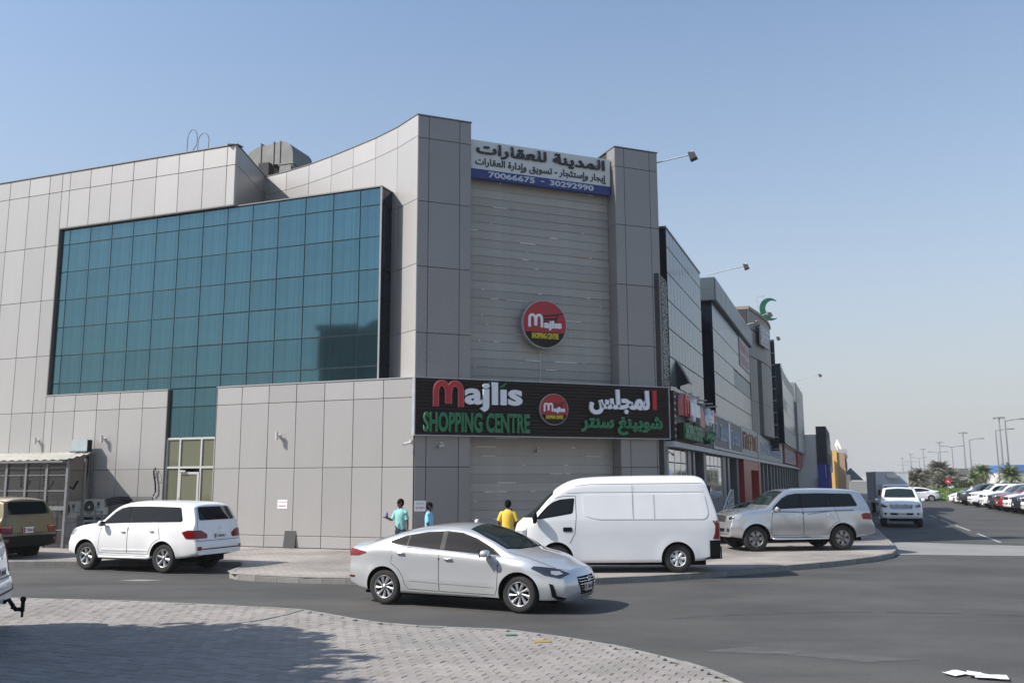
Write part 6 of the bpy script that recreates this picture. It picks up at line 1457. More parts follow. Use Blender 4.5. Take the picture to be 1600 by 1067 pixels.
def sedan_small(name, label, paint):
    sp = dict(name=name, label=label, cat='car', L=4.57, W=1.80, paint=paint, tyre=.318, arch=.372, archup=.01, axles=[1.37, -1.33], tum=.46, sh=.035, flare=.022,
        top=[(-2.285, 1.0), (-2.2, 1.055), (-2.05, 1.075), (-1.8, 1.105), (-1.5, 1.19), (-1.0, 1.335), (-.5, 1.415), (-.1, 1.44), (.15, 1.43), (.45, 1.375), (.8, 1.24), (1.12, 1.065), (1.28, 1.0), (1.5, .96), (1.85, .885), (2.1, .80), (2.285, .70)],
        belt=[(-2.285, .93), (-1.9, 1.00), (-1.3, 1.04), (-.5, 1.0), (.5, .945), (1.1, .90), (1.7, .83), (2.285, .66)],
        wid=[(-2.285, .84), (-1.9, .95), (-1.2, .995), (0, 1), (1.2, 1), (1.7, .97), (2.05, .90), (2.285, .78)],
        low=[(0, .93), (.08, .965), (.22, .97), (.30, .99), (.5, .995), (.72, .985), (.84, 1.0), (.93, .985), (1, .96)],
        bot=[(-2.285, .32), (-2.0, .24), (-1.6, .2), (1.7, .2), (2.0, .2), (2.285, .22)], edge=[(-2.2, .05), (-1.6, .07), (-.9, .11), (.6, .11), (1.1, .07), (1.4, .06), (2.285, .06)], crown=.05, edgepow=2.6,
        insF=[(.2, .07), (.35, .0), (.5, .0), (.62, .05), (.72, .12), (.85, .25)], insR=[(.2, .10), (.4, .02), (.6, .0), (.8, .03), (.95, .0), (1.1, .03)], kF=.26, kR=.2, pF=2.6, pR=3.2, D=1.0, nx=70)
    c = Car(sp).build_body(); G_ = M['glass']
    for s in (1, -1):
        d = (0, s, 0); P = lambda L_: [(x, s, z) for x, z in L_]
        c.patch('window_surround', P([(1.02, .955), (.5, .975), (-.4, 1.035), (-1.0, 1.08), (-1.30, 1.125), (-1.20, 1.18), (-.95, 1.265), (-.5, 1.34), (-.1, 1.362), (.2, 1.34), (.5, 1.25), (.85, 1.08)]), d, M['black'], off=.006, cell=.05)
        c.patch('window_trim', P([(1.02, .945), (.5, .965), (-.4, 1.025), (-1.0, 1.07), (-1.30, 1.115), (-1.30, 1.125), (-1.0, 1.085), (-.4, 1.04), (.5, .98), (1.02, .96)]), d, M['chrome'], off=.008, cell=.06)
        c.patch('side_window', P([(.93, .985), (-.10, 1.03), (-.10, 1.345), (.18, 1.325), (.46, 1.245), (.78, 1.095)]), d, G_, off=.010, cell=.05)
        c.patch('side_window', P([(-.20, 1.036), (-.86, 1.085), (-.84, 1.275), (-.5, 1.325), (-.20, 1.345)]), d, G_, off=.010, cell=.05)
        c.patch('side_window', P([(-.90, 1.088), (-1.22, 1.13), (-1.12, 1.19), (-.88, 1.262)]), d, G_, off=.010, cell=.05)
        fd = [(.99, .93), (.5, .95), (-.165, .99), (-.165, .30), (.93, .29), (.97, .40)]
        c.patch('door', P(fd), d, paint, off=.003, cell=.09, skirt=.003); c.ribbon('shut_line', P(fd), d, .020, closed=True, off=.0015)
        ra = arc(-1.33, .33, .46, 8, 70, 8)
        rd = [(-.18, .99), (-.6, 1.02), (-1.17, 1.075), (-1.14, .90)] + ra[::-1] + [(-.80, .31), (-.18, .30)]
        c.patch('door', P(rd), d, paint, off=.003, cell=.09, skirt=.003); c.ribbon('shut_line', P(rd), d, .020, closed=True, off=.0015)
        handle(c, .02, .875, s, M['chrome'], .17); handle(c, -.96, .945, s, M['chrome'], .17)
        mirror(c, .80, .97, s, paint, (.08, .105, .065))
        c.ribbon('crease', P([(.9, .42), (0, .44), (-.8, .465)]), d, .016, paint, off=.010)
        # headlamp
        c.patch('headlight', [(2.16, s * .50, .665), (1.96, s * .63, .76), (1.62, s * .83, .80), (1.60, s * .87, .765), (1.85, s * .85, .66), (2.06, s * .72, .60)], (.62, s * .75, .22), M['lensdark'], off=.008, cell=.04)
        c.patch('lamp_lens', [(2.05, s * .60, .655), (2.0, s * .62, .705), (1.88, s * .71, .715), (1.90, s * .75, .67), (1.98, s * .72, .645)], (.62, s * .75, .22), M['lens'], off=.014, cell=.04)
        c.patch('bumper_vent', [(2.1, s * .60, .24), (2.1, s * .60, .27), (2.03, s * .76, .31), (1.98, s * .80, .50), (1.95, s * .86, .52), (2.0, s * .84, .30), (2.05, s * .76, .24)], (.7, s * .7, 0), M['black'], off=.006, cell=.04)
        # tail lamp
        c.patch('tail_light', [(-2.2, s * .45, .93), (-2.2, s * .45, 1.0), (-2.05, s * .80, .985), (-1.78, s * .88, .955), (-1.74, s * .89, .93), (-1.95, s * .87, .875), (-2.2, s * .70, .86)], (-.55, s * .8, 0), M['redlens'], off=.010, cell=.04)
        c.patch('reflector', [(-2.2, s * .70, .46), (-2.2, s * .70, .50), (-2.1, s * .86, .50), (-2.1, s * .86, .46)], (-.7, s * .7, 0), M['redlens2'], off=.008, cell=.05)
    c.patch('windscreen', [(1.06, .70, 1.05), (1.20, .45, 1.05), (1.25, 0, 1.05), (1.20, -.45, 1.05), (1.06, -.70, 1.05), (.62, -.655, 1.25), (.30, -.56, 1.4), (.24, 0, 1.4), (.30, .56, 1.4), (.62, .655, 1.25)], (.45, 0, .9), M['black'], off=.004, cell=.07)
    c.patch('windscreen_glass', [(1.04, .66, 1.05), (1.17, .43, 1.05), (1.22, 0, 1.05), (1.17, -.43, 1.05), (1.04, -.66, 1.05), (.62, -.62, 1.25), (.33, -.54, 1.4), (.28, 0, 1.4), (.33, .54, 1.4), (.62, .62, 1.25)], (.45, 0, .9), M['glassgreen'], off=.008, cell=.07)
    c.patch('rear_window', [(-1.72, .58, 1.1), (-1.82, 0, 1.1), (-1.72, -.58, 1.1), (-1.0, -.52, 1.33), (-.95, 0, 1.35), (-1.0, .52, 1.33)], (-.35, 0, .95), M['glass'], off=.006, cell=.07)
    # bonnet shut lines
    for s in (1, -1): c.ribbon('shut_line', [(1.12, s * .74, 1), (1.6, s * .74, .9), (1.98, s * .62, .8), (2.12, s * .46, .72)], (.1, 0, 1), .012)
    gr = c.patch('grille', [(2.2, .34, .60), (2.2, -.34, .60), (2.2, -.36, .50), (2.2, -.26, .30), (2.2, .26, .30), (2.2, .36, .50)], (1, 0, 0), M['well'], off=.008, cell=.06)
    for k in range(6):
        z = .335 + k * .045; ww = interp([(.3, .26), (.5, .34), (.62, .33)], z)
        c.patch('grille_bar', [(2.2, ww, z), (2.2, -ww, z), (2.2, -ww, z + .008), (2.2, ww, z + .008)], (1, 0, 0), M['chrome'], off=.026, cell=.08, skirt=.014, parent=gr)
    c.patch('bumper_lip', [(2.2, .72, .215), (2.2, -.72, .215), (2.2, -.66, .25), (2.2, .66, .25)], (1, 0, 0), M['black'], off=.01)
    hx = c.cast(Vector((0, 0, .54)), Vector((1, 0, 0)))[0].x
    em = MB(); em.lathe([(.075, -.008), (.085, 0), (.075, .008), (.066, 0)], M['chrome'], 24)
    e = em.build('badge', c.root, (hx + .034, 0, .555), (R(90), 0, R(90)), smooth=True); e.scale = (1, .56, 1)
    obj('badge_letter', text_mesh('H', -.035, -.022, .07, .044, M['chrome'], shear=.35, bold=.03, depth=.004, res=2), c.root, (hx + .034, 0, .555), R(90))
    plate(c, hx + .025, 0, .42, 1, w_=.32, h_=.13)
    h = c.cast(Vector((0, 0, .55)), Vector((-1, 0, 0)))[0].x
    add_wheels(c, 'sedan', .21, steer=-.04)
    MB().box((-1.9, -.6, .16), (1.9, .6, .3), M['well']).build('underbody', c.root)
    return c
def van_big(name, label, paint):
    sp = dict(name=name, label=label, cat='van', L=5.08, W=1.72, paint=paint, tyre=.335, arch=.405, archup=.0, axles=[1.47, -1.47], tum=.145, sh=.0, flare=.012,
        top=[(-2.54, 2.24), (-2.3, 2.275), (-1.5, 2.285), (0, 2.27), (.6, 2.245), (.95, 2.20), (1.25, 2.09), (1.6, 1.85), (1.95, 1.55), (2.2, 1.36), (2.4, 1.25), (2.54, 1.1)],
        belt=[(-2.54, 1.24), (0, 1.24), (1.6, 1.22), (2.0, 1.16), (2.54, .98)],
        wid=[(-2.54, .97), (-2.2, .995), (-1, 1), (1.3, 1), (1.9, .97), (2.25, .93), (2.54, .86)],
        low=[(0, .95), (.06, .975), (.3, .985), (.62, .995), (.68, 1.0), (.85, 1.0), (1, .995)],
        bot=[(-2.54, .32), (-2.0, .26), (-1, .22), (1.9, .21), (2.54, .22)], edge=[(-2.5, .16), (.8, .18), (1.3, .14), (2.0, .1), (2.54, .1)], crown=.05, edgepow=2.6,
        insF=[(.2, .04), (.4, .0), (.7, .0), (.9, .03), (1.1, .08), (1.3, .15)], insR=[(.3, .0), (1.1, .01), (1.4, .06), (2.0, .26), (2.3, .38)], kF=.30, kR=.05, pF=3, pR=6, D=1.1, nx=70)
    c = Car(sp).build_body()
    for s in (1, -1):
        d = (0, s, 0); P = lambda L_: [(x, s, z) for x, z in L_]
        wn = [(1.07, 1.42), (1.93, 1.27), (1.95, 1.31), (1.86, 1.42), (1.68, 1.60), (1.56, 1.69), (1.38, 1.755), (1.02, 1.79)]
        c.patch('window_surround', P(rounded(wn, .05)), d, M['black'], off=.003)
        c.patch('side_window', P(rounded([(1.11, 1.45), (1.84, 1.31), (1.82, 1.40), (1.64, 1.58), (1.53, 1.66), (1.37, 1.72), (1.07, 1.755)], .04)), d, M['glass'], off=.007)
        dr = [(1.0, 1.84), (.98, 1.35), (1.02, .86)] + arc(1.47, .335, .49, 128, 100, 4)[:2] + [(1.36, .83), (1.8, .80), (2.18, .9), (2.24, 1.16), (2.05, 1.34), (1.66, 1.76), (1.45, 1.82)]
        c.ribbon('shut_line', P([(1.50, 1.79), (1.3, 1.83), (1.0, 1.845), (.985, 1.35), (1.02, .95), (1.15, .70)]), d, .012)
        c.ribbon('shut_line', P([(2.2, 1.12), (2.2, .80)]), d, .010)
        # pressed panel where windows would be: raised rim line
        rec = rounded([(.83, 1.86), (.80, 1.36), (.45, 1.275), (-2.15, 1.275), (-2.24, 1.40), (-2.16, 1.88)], .10)
        c.patch('side_panel', P(rounded([(.83, 1.86), (.80, 1.36), (.45, 1.275), (-2.15, 1.275), (-2.24, 1.40), (-2.16, 1.88)], .10, 6)), d, paint, off=.010, cell=.12, skirt=.012)
        c.ribbon('shut_line', P([(-.40, 2.1), (-.40, 1.30)]), d, .010, off=.018); c.ribbon('shut_line', P([(-.92, 1.87), (-.92, 1.29)]), d, .008, off=.018)
        c.ribbon('roof_seam', P([(1.2, 1.90), (.8, 1.92), (-2.15, 1.93)]), d, .010, off=.001)
        c.ribbon('roof_seam', P([(1.0, 2.08), (.6, 2.12), (-2.15, 2.14)]), d, .014, M['coping'], off=.001)
        hp = c.patch('door_handle', P(rounded([(1.31, .985), (1.31, 1.09), (1.09, 1.09), (1.09, .985)], .03)), d, M['black'], off=.01)
        mirror(c, 2.0, 1.30, s, M['black'], (.06, .09, .15))
        c.patch('tail_light', P([(-2.36, .80), (-2.60, .80), (-2.60, 1.24), (-2.40, 1.24)]), d, M['redlens'], off=.012, cell=.04)
        c.patch('tail_light', [(-2.5, s * .74, .80), (-2.5, s * .88, .80), (-2.5, s * .88, 1.24), (-2.5, s * .74, 1.24)], (-1, 0, 0), M['redlens'], off=.012, cell=.04)
        c.patch('headlight', [(2.3, s * .86, .78), (2.3, s * .86, 1.02), (2.5, s * .5, 1.0), (2.5, s * .55, .80)], (.7, s * .7, 0), M['lens'], off=.012, cell=.05)
        c.patch('bumper_corner', P([(-2.24, .30), (-2.60, .36), (-2.60, .77), (-2.24, .77)]), d, M['black'], off=.018, cell=.05)
    c.patch('rear_bumper', [(-2.5, .9, .33), (-2.5, -.9, .33), (-2.5, -.9, .62), (-2.5, .9, .62)], (-1, 0, 0), M['black'], off=.03)
    c.patch('windscreen', [(2.12, .70, 1.4), (2.26, .4, 1.35), (2.30, 0, 1.3), (2.26, -.4, 1.35), (2.12, -.70, 1.4), (1.52, -.62, 1.85), (1.44, 0, 1.95), (1.52, .62, 1.85)], (.6, 0, .8), M['glassgreen'], off=.006)
    c.patch('rear_window', rounded([(-2.4, .6, 1.35), (-2.4, -.6, 1.35), (-2.4, -.55, 1.9), (-2.4, .55, 1.9)], .08), (-1, 0, 0), M['glass'], off=.006)
    add_wheels(c, 'van', .20)
    MB().box((-2.2, -.5, .16), (2.1, .5, .34), M['well']).build('underbody', c.root)
    return c
def place(c, x, y, az, z=0):
    c.root.location = (x, y, z); c.root.rotation_euler = (0, 0, R(90 - az)); return c
# ------------------------------------------------------------------ cars in place
def label(c, l, cat=None, group=None): c.root['label'] = l; return c
place(sedan_small('silver_saloon_car', 'silver four-door saloon driving in the middle of the junction', M['silver']), -.82, 18.1, 116).root.scale = (1.075, 1.06, 1.03)
place(van_big('white_van', 'white high-roof panel van parked on the pavement below the long sign', M['whitevan']), 2.55, 23.1, -89, .13)
place(suv('silver_suv', 'dusty silver off-road car with dark side stripes on the pavement corner', M['silver_dusty'], 'steel', trim=M['seam']), 9.05, 29.75, -97, .13)
place(suv('white_suv', 'white off-road car parked at an angle in front of the glass door', M['white'], 'lux', 'wide', tint='glass'), -9.95, 25.35, -67).root.scale = (.96, .96, .955)
place(suv('gold_suv', 'gold beige off-road car with black bumper parked by the cage shelter', M['gold'], 'suv', 'old', cladding=lambda x: .80 if x < -2.0 else .5), -16.6, 28.3, -66)
ed = place(suv('edge_suv', 'white off-road car with a tow hitch, cut off by the left picture edge', M['white'], 'suv', 'tall'), -10.27, 13.6, -108)
hk = MB(); hk.tube([(-2.40, 0, .52), (-2.5, 0, .52), (-2.55, 0, .55), (-2.61, 0, .46), (-2.65, 0, .40), (-2.76, 0, .40)], .032, M['black'], 8); hk.tube([(-2.75, 0, .36), (-2.75, 0, .52)], .03, M['black'], 8); ellip(hk, (-2.75, 0, .55), (.045, .045, .045), M['black'])
hk.tube([(-2.75, 0, .40), (-2.75, 0, .28)], .02, M['black'], 6); hk.tube([(-2.60, 0, .50), (-2.60, 0, .43), (-2.66, 0, .42)], .03, M['black'], 6)
hk.build('tow_hitch', ed.root)
fs = place(suv('far_white_suv', 'white off-road car driving towards us in the shade before the truck', M['white'], 'suv'), 20.0, 47.1, -159)
bh = place(sedan_small('hidden_dark_car', 'dark saloon mostly hidden behind the silver off-road car', M['darkgrey']), 9.1, 33.4, -97, .13)
# repainted copies for the far parking rows
SL = S  # scene alias
def repaint(root, old, new, lab, cat, grp, name=None):
    c = root.copy(); COL.objects.link(c); c['label'] = lab; c['category'] = cat; c['group'] = grp
    if name: c.name = name
    for ch in list(root.children):
        q = ch.copy(); COL.objects.link(q); q.parent = c
        if q.data and old.name in [m.name for m in q.data.materials if m]:
            key = (ch.data.name, new.name)
            if key not in RP:
                d = q.data.copy()
                for i, m in enumerate(d.materials):
                    if m and m.name == old.name: d.materials[i] = new
                RP[key] = d
            q.data = RP[key]
        for g in ch.children:
            r = g.copy(); COL.objects.link(r); r.parent = q
    return c
RP = {}
G1 = 'cars parked along the right side of the street'
rowc = [('suv', 'white', 'white off-road car half cut by the right picture edge', -.35), ('suv', 'navy', 'dark navy off-road car at the right picture edge, in front of the white one', .5), ('suv', 'white', 'white off-road car between the navy and the red ones', 1.3), ('suv', 'red', 'red off-road car in the parked row', 2.1), ('suv', 'darkgrey', 'dark grey off-road car left of the red one in the parked row', 2.95),
        ('suv', 'white', 'white off-road car fifth from the right in the parked row', 4.0), ('suv', 'white', 'white off-road car standing alone right of the dark one', 5.6), ('suv', 'darkgrey', 'dark car left of the middle of the parked row, beside a white saloon', 7.3), ('sed', 'white', 'white saloon next to last in the parked row', 8.4), ('sed', 'white', 'white saloon at the far end of the parked row', 9.5)]
sed0 = sedan_small('white_saloon_car', 'x', M['white']); base_s = sed0.root
p0 = Vector((32.7, 58.7, 0)); ps = Vector((40.8, 84, 0))
first_sed = True
for kind, pn, lab, k in rowc:
    if kind == 'suv': c_ = repaint(fs.root, M['white'], M[pn], lab, 'suv', G1, 'parked_suv')
    elif first_sed: c_ = base_s; c_['label'] = lab; c_['category'] = 'car'; c_['group'] = G1; first_sed = False
    else: c_ = repaint(base_s, M['white'], M[pn], lab, 'car', G1, 'white_saloon_car')
    p = p0 + (ps - p0) * (k / 8)
    nose = Vector((math.sin(R(-78)), math.cos(R(-78)), 0))
    c_.location = p - nose * 2.4 + Vector((0, 0, 0)); c_.rotation_euler = (0, 0, R(90 + 78 + random.uniform(-2, 2)))
G2 = 'white cars passing beyond the street end'
for x, y, az, lab in ((43.0, 97.0, -80, 'white saloon with its wheel in view before the green verge'), (44.5, 102.5, -70, 'white saloon behind the first one at the street end')):
    c_ = repaint(base_s, M['white'], M['white'], lab, 'car', G2, 'white_saloon_car'); c_.location = (x, y, 0); c_.rotation_euler = (0, 0, R(90 - az))
for i, (x, y, az, pn, lab) in enumerate(((66, 122, -75, 'white', 'white roof of a car behind the tall palm'), (71, 121, -75, 'darkgrey', 'grey car roof between the right-hand palms'), (76, 125, -75, 'white', 'white car roof behind the bushy right palm'), (62, 124, -75, 'silver', 'pale car roof left of the small palm'))):
    c_ = repaint(fs.root, M['white'], M[pn], lab, 'suv', 'cars seen behind the parked row', 'parked_suv'); c_.location = (x, y, .1); c_.rotation_euler = (0, 0, R(90 - az))
# box truck
tk = thing('box_truck', 'grey white refrigerated box truck behind the white off-road car', 'truck', (25.7, 61.5, 0), R(90 - (-166))); tk.scale = (1, 1, .95)
M['truckbox'] = mat('truck_box_panel', (.50, .53, .54), .5, var=.08, vscale=.8); M['truckdark'] = mat('truck_box_side', (.34, .36, .37), .5, var=.1, vscale=.8)
tb = MB(); tb.box((-4.6, -1.0, .85), (.25, 1.0, 2.98), M['truckbox']); tb.build('cargo_box', tk)
for z_ in (.85, 2.93): MB().box((-4.62, -1.02, z_), (.27, 1.02, z_ + .07), M['alu']).build('edge_rail', tk)
for y_ in (-1.02, .96): MB().box((.2, y_, .9), (.27, y_ + .06, 2.95), M['alu']).build('edge_post', tk)
for x_ in (-3.6, -2.4, -1.2): MB().box((x_, -1.015, .95), (x_ + .04, 1.015, 2.9), M['truckdark']).build('side_rib', tk)
MB().box((-.9, -1.03, 1.0), (-.2, -1.0, 2.7), M['truckdark']).build('side_door', tk)
MB().box((.27, -.35, 2.55), (.62, .35, 2.82), M['acwhite']).build('cooler_unit', tk)
# cab as a shaped shell
cb_ = MB(); prof = [(.35, .55), (1.85, .55), (1.98, .75), (1.95, 1.15), (1.78, 1.35), (1.45, 2.0), (1.3, 2.10), (.4, 2.12)]
for (a, b) in ((-.88, .88),):
    vs = [(x, a, z) for x, z in prof] + [(x, b, z) for x, z in prof]; n = len(prof)
    for i in range(n):
        if prof[i][1] > 1.4: vs[i] = (vs[i][0], a * .9, vs[i][2]); vs[i + n] = (vs[i + n][0], b * .9, vs[i + n][2])
    cb_.add(vs, [(i, (i + 1) % n, n + (i + 1) % n, n + i) for i in range(n)] + [list(range(n))[::-1], list(range(n, 2 * n))], M['white'])
o = cb_.build('cab', tk); bm = bmesh.new(); bm.from_mesh(o.data); bmesh.ops.recalc_face_normals(bm, faces=bm.faces); bmesh.ops.bevel(bm, geom=bm.edges[:], offset=.04, segments=2, affect='EDGES'); bm.to_mesh(o.data); bm.free()
MB().add([(1.80, -.78, 1.38), (1.80, .78, 1.38), (1.49, .74, 1.98), (1.49, -.74, 1.98)], [(0, 1, 2, 3)], M['glass']).build('windscreen', tk)
MB().box((1.95, -.6, .8), (2.0, .6, 1.05), M['seam']).build('grille', tk)
for s in (1, -1):
    MB().box((1.93, s * .70 - .12, .82), (2.01, s * .70 + .12, 1.02), M['lens']).build('headlight', tk); MB().box((1.5, s * 1.05 - .06, 1.35), (1.62, s * 1.05 + .06, 1.75), M['black']).build('mirror', tk); MB().box((1.5, min(s * .88, s * 1.0), 1.5), (1.56, max(s * .88, s * 1.0), 1.54), M['black']).build('mirror_arm', tk)
MB().box((1.9, -.9, .42), (2.05, .9, .62), M['black']).build('bumper', tk); MB().box((-4.5, -.4, .5), (1.5, .4, .8), M['well']).build('chassis', tk)
tm, rm = wheel_meshes('steel', .39, .22)
for x_ in (1.2, -3.2):
    for s in (1, -1): w_ = obj('wheel', tm, tk, (x_, s * .82, .39), (0, 0, 0 if s > 0 else math.pi)); obj('rim', rm, w_)
# ------------------------------------------------------------------ people
M['skin'] = mat('brown_skin', (.11, .058, .036), .55); M['hair'] = mat('black_hair', (.006, .005, .005), .75, spec=.1)
def skinned(name, verts, edges, radii, m, parent, sub=2, root=0):
    me = bpy.data.meshes.new(name); me.from_pydata(verts, edges, []); o = bpy.data.objects.new(name, me); COL.objects.link(o)
    sk = o.modifiers.new('s', 'SKIN'); sk.use_smooth_shade = True
    for i, r in enumerate(radii):
        v = me.skin_vertices[0].data[i]; v.radius = r if isinstance(r, tuple) else (r, r); v.use_root = (i == root)
    o.modifiers.new('ss', 'SUBSURF').levels = sub
    dg = bpy.context.evaluated_depsgraph_get(); dg.update(); m2 = bpy.data.meshes.new_from_object(o.evaluated_get(dg)); bpy.data.objects.remove(o)
    m2.materials.clear(); m2.materials.append(m)
    for p in m2.polygons: p.use_smooth = True
    return obj(name, m2, parent)
def person(label, x, y, az, shirt, trousers, h=1.7, larm=None, rarm=None, head_yaw=0, lean=0, legs=.07, long_sleeve=False, shirt_len=.0):
    t = thing('person', label, 'person', (x, y, .13), R(90 - az)); k = h / 1.72
    V = lambda *a: tuple(q * k for q in a)
    la = larm or [(0, .24, 1.12), (.02, .27, .88)]; ra = rarm or [(0, -.24, 1.12), (.02, -.27, .88)]
    verts = [V(0, 0, .95), V(0, 0, 1.15), V(0, 0, 1.33), V(0, 0, 1.43), V(.01, 0, 1.51), V(.02, 0, 1.60), V(.015, 0, 1.68),
             V(0, .10, .90), V(.02 + legs, .10, .50), V(-.01 + legs * 1.2, .10, .08), V(.14 + legs, .11, .04), V(0, -.10, .90), V(.02 - legs, -.10, .50), V(-.05 - legs * 1.2, -.10, .08), V(.08 - legs, -.11, .04),
             V(0, .17, 1.38), V(*la[0]), V(*la[1]), V(0, -.17, 1.38), V(*ra[0]), V(*ra[1])]
    edges = [(0, 1), (1, 2), (2, 3), (3, 4), (4, 5), (5, 6), (0, 7), (7, 8), (8, 9), (9, 10), (0, 11), (11, 12), (12, 13), (13, 14), (2, 15), (15, 16), (16, 17), (2, 18), (18, 19), (19, 20)]
    rr = [.09, .09, .10, .06, .052, (.085, .095), (.06, .07), .075, .05, .04, .035, .075, .05, .04, .035, .05, .044, .034, .05, .044, .034]
    skinned('body', verts, edges, [tuple(q * k for q in (r if isinstance(r, tuple) else (r, r))) for r in rr], M['skin'], t)
    # head details
    hd = MB(); c = Vector(V(.02, 0, 1.615)); F = Matrix.Translation(c) @ Matrix.Rotation(head_yaw, 4, 'Z')
    f = MB(); ellip(f, (.095 * k, 0, -.01 * k), (.022 * k, .014 * k, .024 * k), M['skin'], 8, 6); 
    for s in (1, -1): ellip(f, (.0, s * .088 * k, -.005 * k), (.02 * k, .012 * k, .032 * k), M['skin'], 8, 6)
    ellip(f, (.07 * k, 0, -.075 * k), (.03 * k, .035 * k, .03 * k), M['skin'], 10, 6)
    f.v = [tuple(F @ Vector(v)) for v in f.v]; f.build('face_features', t, smooth=True)
    e = MB()
    for s in (1, -1): ellip(e, (.083 * k, s * .033 * k, .018 * k), (.008 * k, .013 * k, .008 * k), M['hair'], 8, 4); ellip(e, (.086 * k, s * .034 * k, .042 * k), (.006 * k, .02 * k, .005 * k), M['hair'], 8, 4)
    ellip(e, (.088 * k, 0, -.045 * k), (.008 * k, .024 * k, .006 * k), M['maroon'], 8, 4); ellip(e, (.09 * k, 0, -.032 * k), (.008 * k, .022 * k, .005 * k), M['hair'], 8, 4)
    e.v = [tuple(F @ Vector(v)) for v in e.v]; e.build('eyes_and_mouth', t, smooth=True)
    hh = MB(); ellip(hh, (-.012 * k, 0, .035 * k), (.100 * k, .092 * k, .092 * k), M['hair'], 18, 12); n0 = len(hh.v)
    ellip(hh, (-.035 * k, 0, -.02 * k), (.078 * k, .086 * k, .08 * k), M['hair'], 16, 10)
    hh.v = [tuple(F @ (Vector(v) + Vector((random.gauss(0, .003), random.gauss(0, .003), random.gauss(0, .003))))) for v in hh.v]; hh.build('hair', t, smooth=True)
    # hands
    for s, a in ((1, la), (-1, ra)):
        w_ = Vector(V(*a[1])); d = (w_ - Vector(V(*a[0]))).normalized(); side = d.cross(Vector((1, 0, 0)) if abs(d.x) < .8 else Vector((0, 0, 1))).normalized(); nrm = d.cross(side)
        vs = [tuple(w_ - d * .03), tuple(w_ + d * .045 * k)]; es = [(0, 1)]; rd_ = [.028, .036]
        for q, (o_, ln) in enumerate(((-.028, .062), (-.01, .075), (.009, .072), (.027, .058))):
            b = len(vs); p1 = w_ + d * (.065 * k) + side * o_; p2 = p1 + d * ln * .5 + nrm * .008; p3 = p2 + d * ln * .4 + nrm * .022
            vs += [tuple(p1), tuple(p2), tuple(p3)]; es += [(1, b), (b, b + 1), (b + 1, b + 2)]; rd_ += [.010, .0095, .008]
        b = len(vs); p1 = w_ + d * .02 + side * .035; p2 = p1 + d * .03 + side * .018 + nrm * .012; vs += [tuple(p1), tuple(p2)]; es += [(0, b), (b, b + 1)]; rd_ += [.012, .010]
        skinned('hand', vs, es, rd_, M['skin'], t, 1)
    # shirt: lofted rings with soft folds, sleeves as tapering tubes
    rnd = random.Random(label)
    def loft(mb, rings, m, n=18, fold=.006, close=False):
        vs = []; ph = rnd.random() * 6
        for i, (cx, cy, cz, rx, ry) in enumerate(rings):
            for j in range(n):
                t_ = 2 * math.pi * j / n; f_ = 1 + fold / max(rx, .03) * (math.sin(3 * t_ + ph + cz * 22) + .6 * math.sin(5 * t_ - cz * 31 + ph)) * .6
                vs.append(((cx + rx * f_ * math.cos(t_)) * k, (cy + ry * f_ * math.sin(t_)) * k, cz * k))
        fs = [(i * n + j, i * n + (j + 1) % n, (i + 1) * n + (j + 1) % n, (i + 1) * n + j) for i in range(len(rings) - 1) for j in range(n)]
        if close: fs.append(list(range((len(rings) - 1) * n, len(rings) * n)))
        mb.add(vs, fs, m)
    def limb(mb, pts, rad, m, n=12):
        mb.tube([Vector(V(*p)) for p in pts], [r_ * k for r_ in rad], m, n, caps=False)
    sh_ = MB(); hem = .86 - shirt_len
    loft(sh_, [(0, 0, hem, .118, .178), (0, 0, hem + .07, .120, .175), (-.003, 0, 1.02, .115, .165), (.0, 0, 1.14, .122, .172), (.004, 0, 1.26, .128, .186), (0, 0, 1.36, .112, .190), (-.004, 0, 1.415, .088, .150), (-.004, 0, 1.45, .062, .085), (.0, 0, 1.475, .052, .062)], shirt)
    def mid(a, b, q_): return tuple(a[i] + (b[i] - a[i]) * q_ for i in range(3))
    for sg, a_ in ((1, la), (-1, ra)):
        s0 = (0, sg * .135, 1.385); s1 = (0, sg * .185, 1.35); e_ = a_[0]; el = mid(s1, e_, .92)
        limb(sh_, [s0, s1, mid(s1, el, .5), el], [.062, .066, .062, .060], shirt)
    sh_.build('shirt', t, smooth=True)
    tr = MB()
    loft(tr, [(0, 0, .99, .112, .155), (0, 0, .92, .120, .168), (0, 0, .85, .118, .172), (0, 0, .80, .105, .165)], trousers)
    for sg, lx in ((1, legs), (-1, -legs)):
        limb(tr, [(0, sg * .085, .86), (.01 + lx * .4, sg * .095, .68), (.02 + lx, sg * .10, .50), (-.005 + lx * 1.1 - (.03 if sg < 0 else 0), sg * .10, .28), (-.01 + lx * 1.2 - (.03 if sg < 0 else 0), sg * .10, .09)], [.098, .088, .074, .066, .068], trousers)
    tr.build('trousers', t, smooth=True)
    for s, lx in ((1, legs * 1.2), (-1, -legs * 1.2 - .04)):
        sh = MB(); ellip(sh, (.05 + lx, s * .105, .045), (.14, .052, .045), M['black'], 14, 8, .8); sh.build('shoe', t, smooth=True)
    return t
M['tealshirt'] = mat('pale_teal_shirt', (.25, .52, .50), .8, var=.1, vscale=8); M['blueshirt'] = mat('light_blue_shirt', (.20, .50, .68), .8, var=.1, vscale=8); M['yellowshirt'] = mat('yellow_t_shirt', (.72, .50, .06), .8, var=.08, vscale=8); M['denim'] = mat('dark_trousers', (.03, .045, .07), .85); M['greytr'] = mat('grey_trousers', (.12, .13, .15), .85)
person('man in a pale teal shirt holding up a small blue item by the corner', -3.22, 26.2, -150, M['tealshirt'], M['denim'], 1.70, rarm=[(.04, -.27, 1.12), (.27, -.31, 1.20)], head_yaw=-.6, long_sleeve=False)
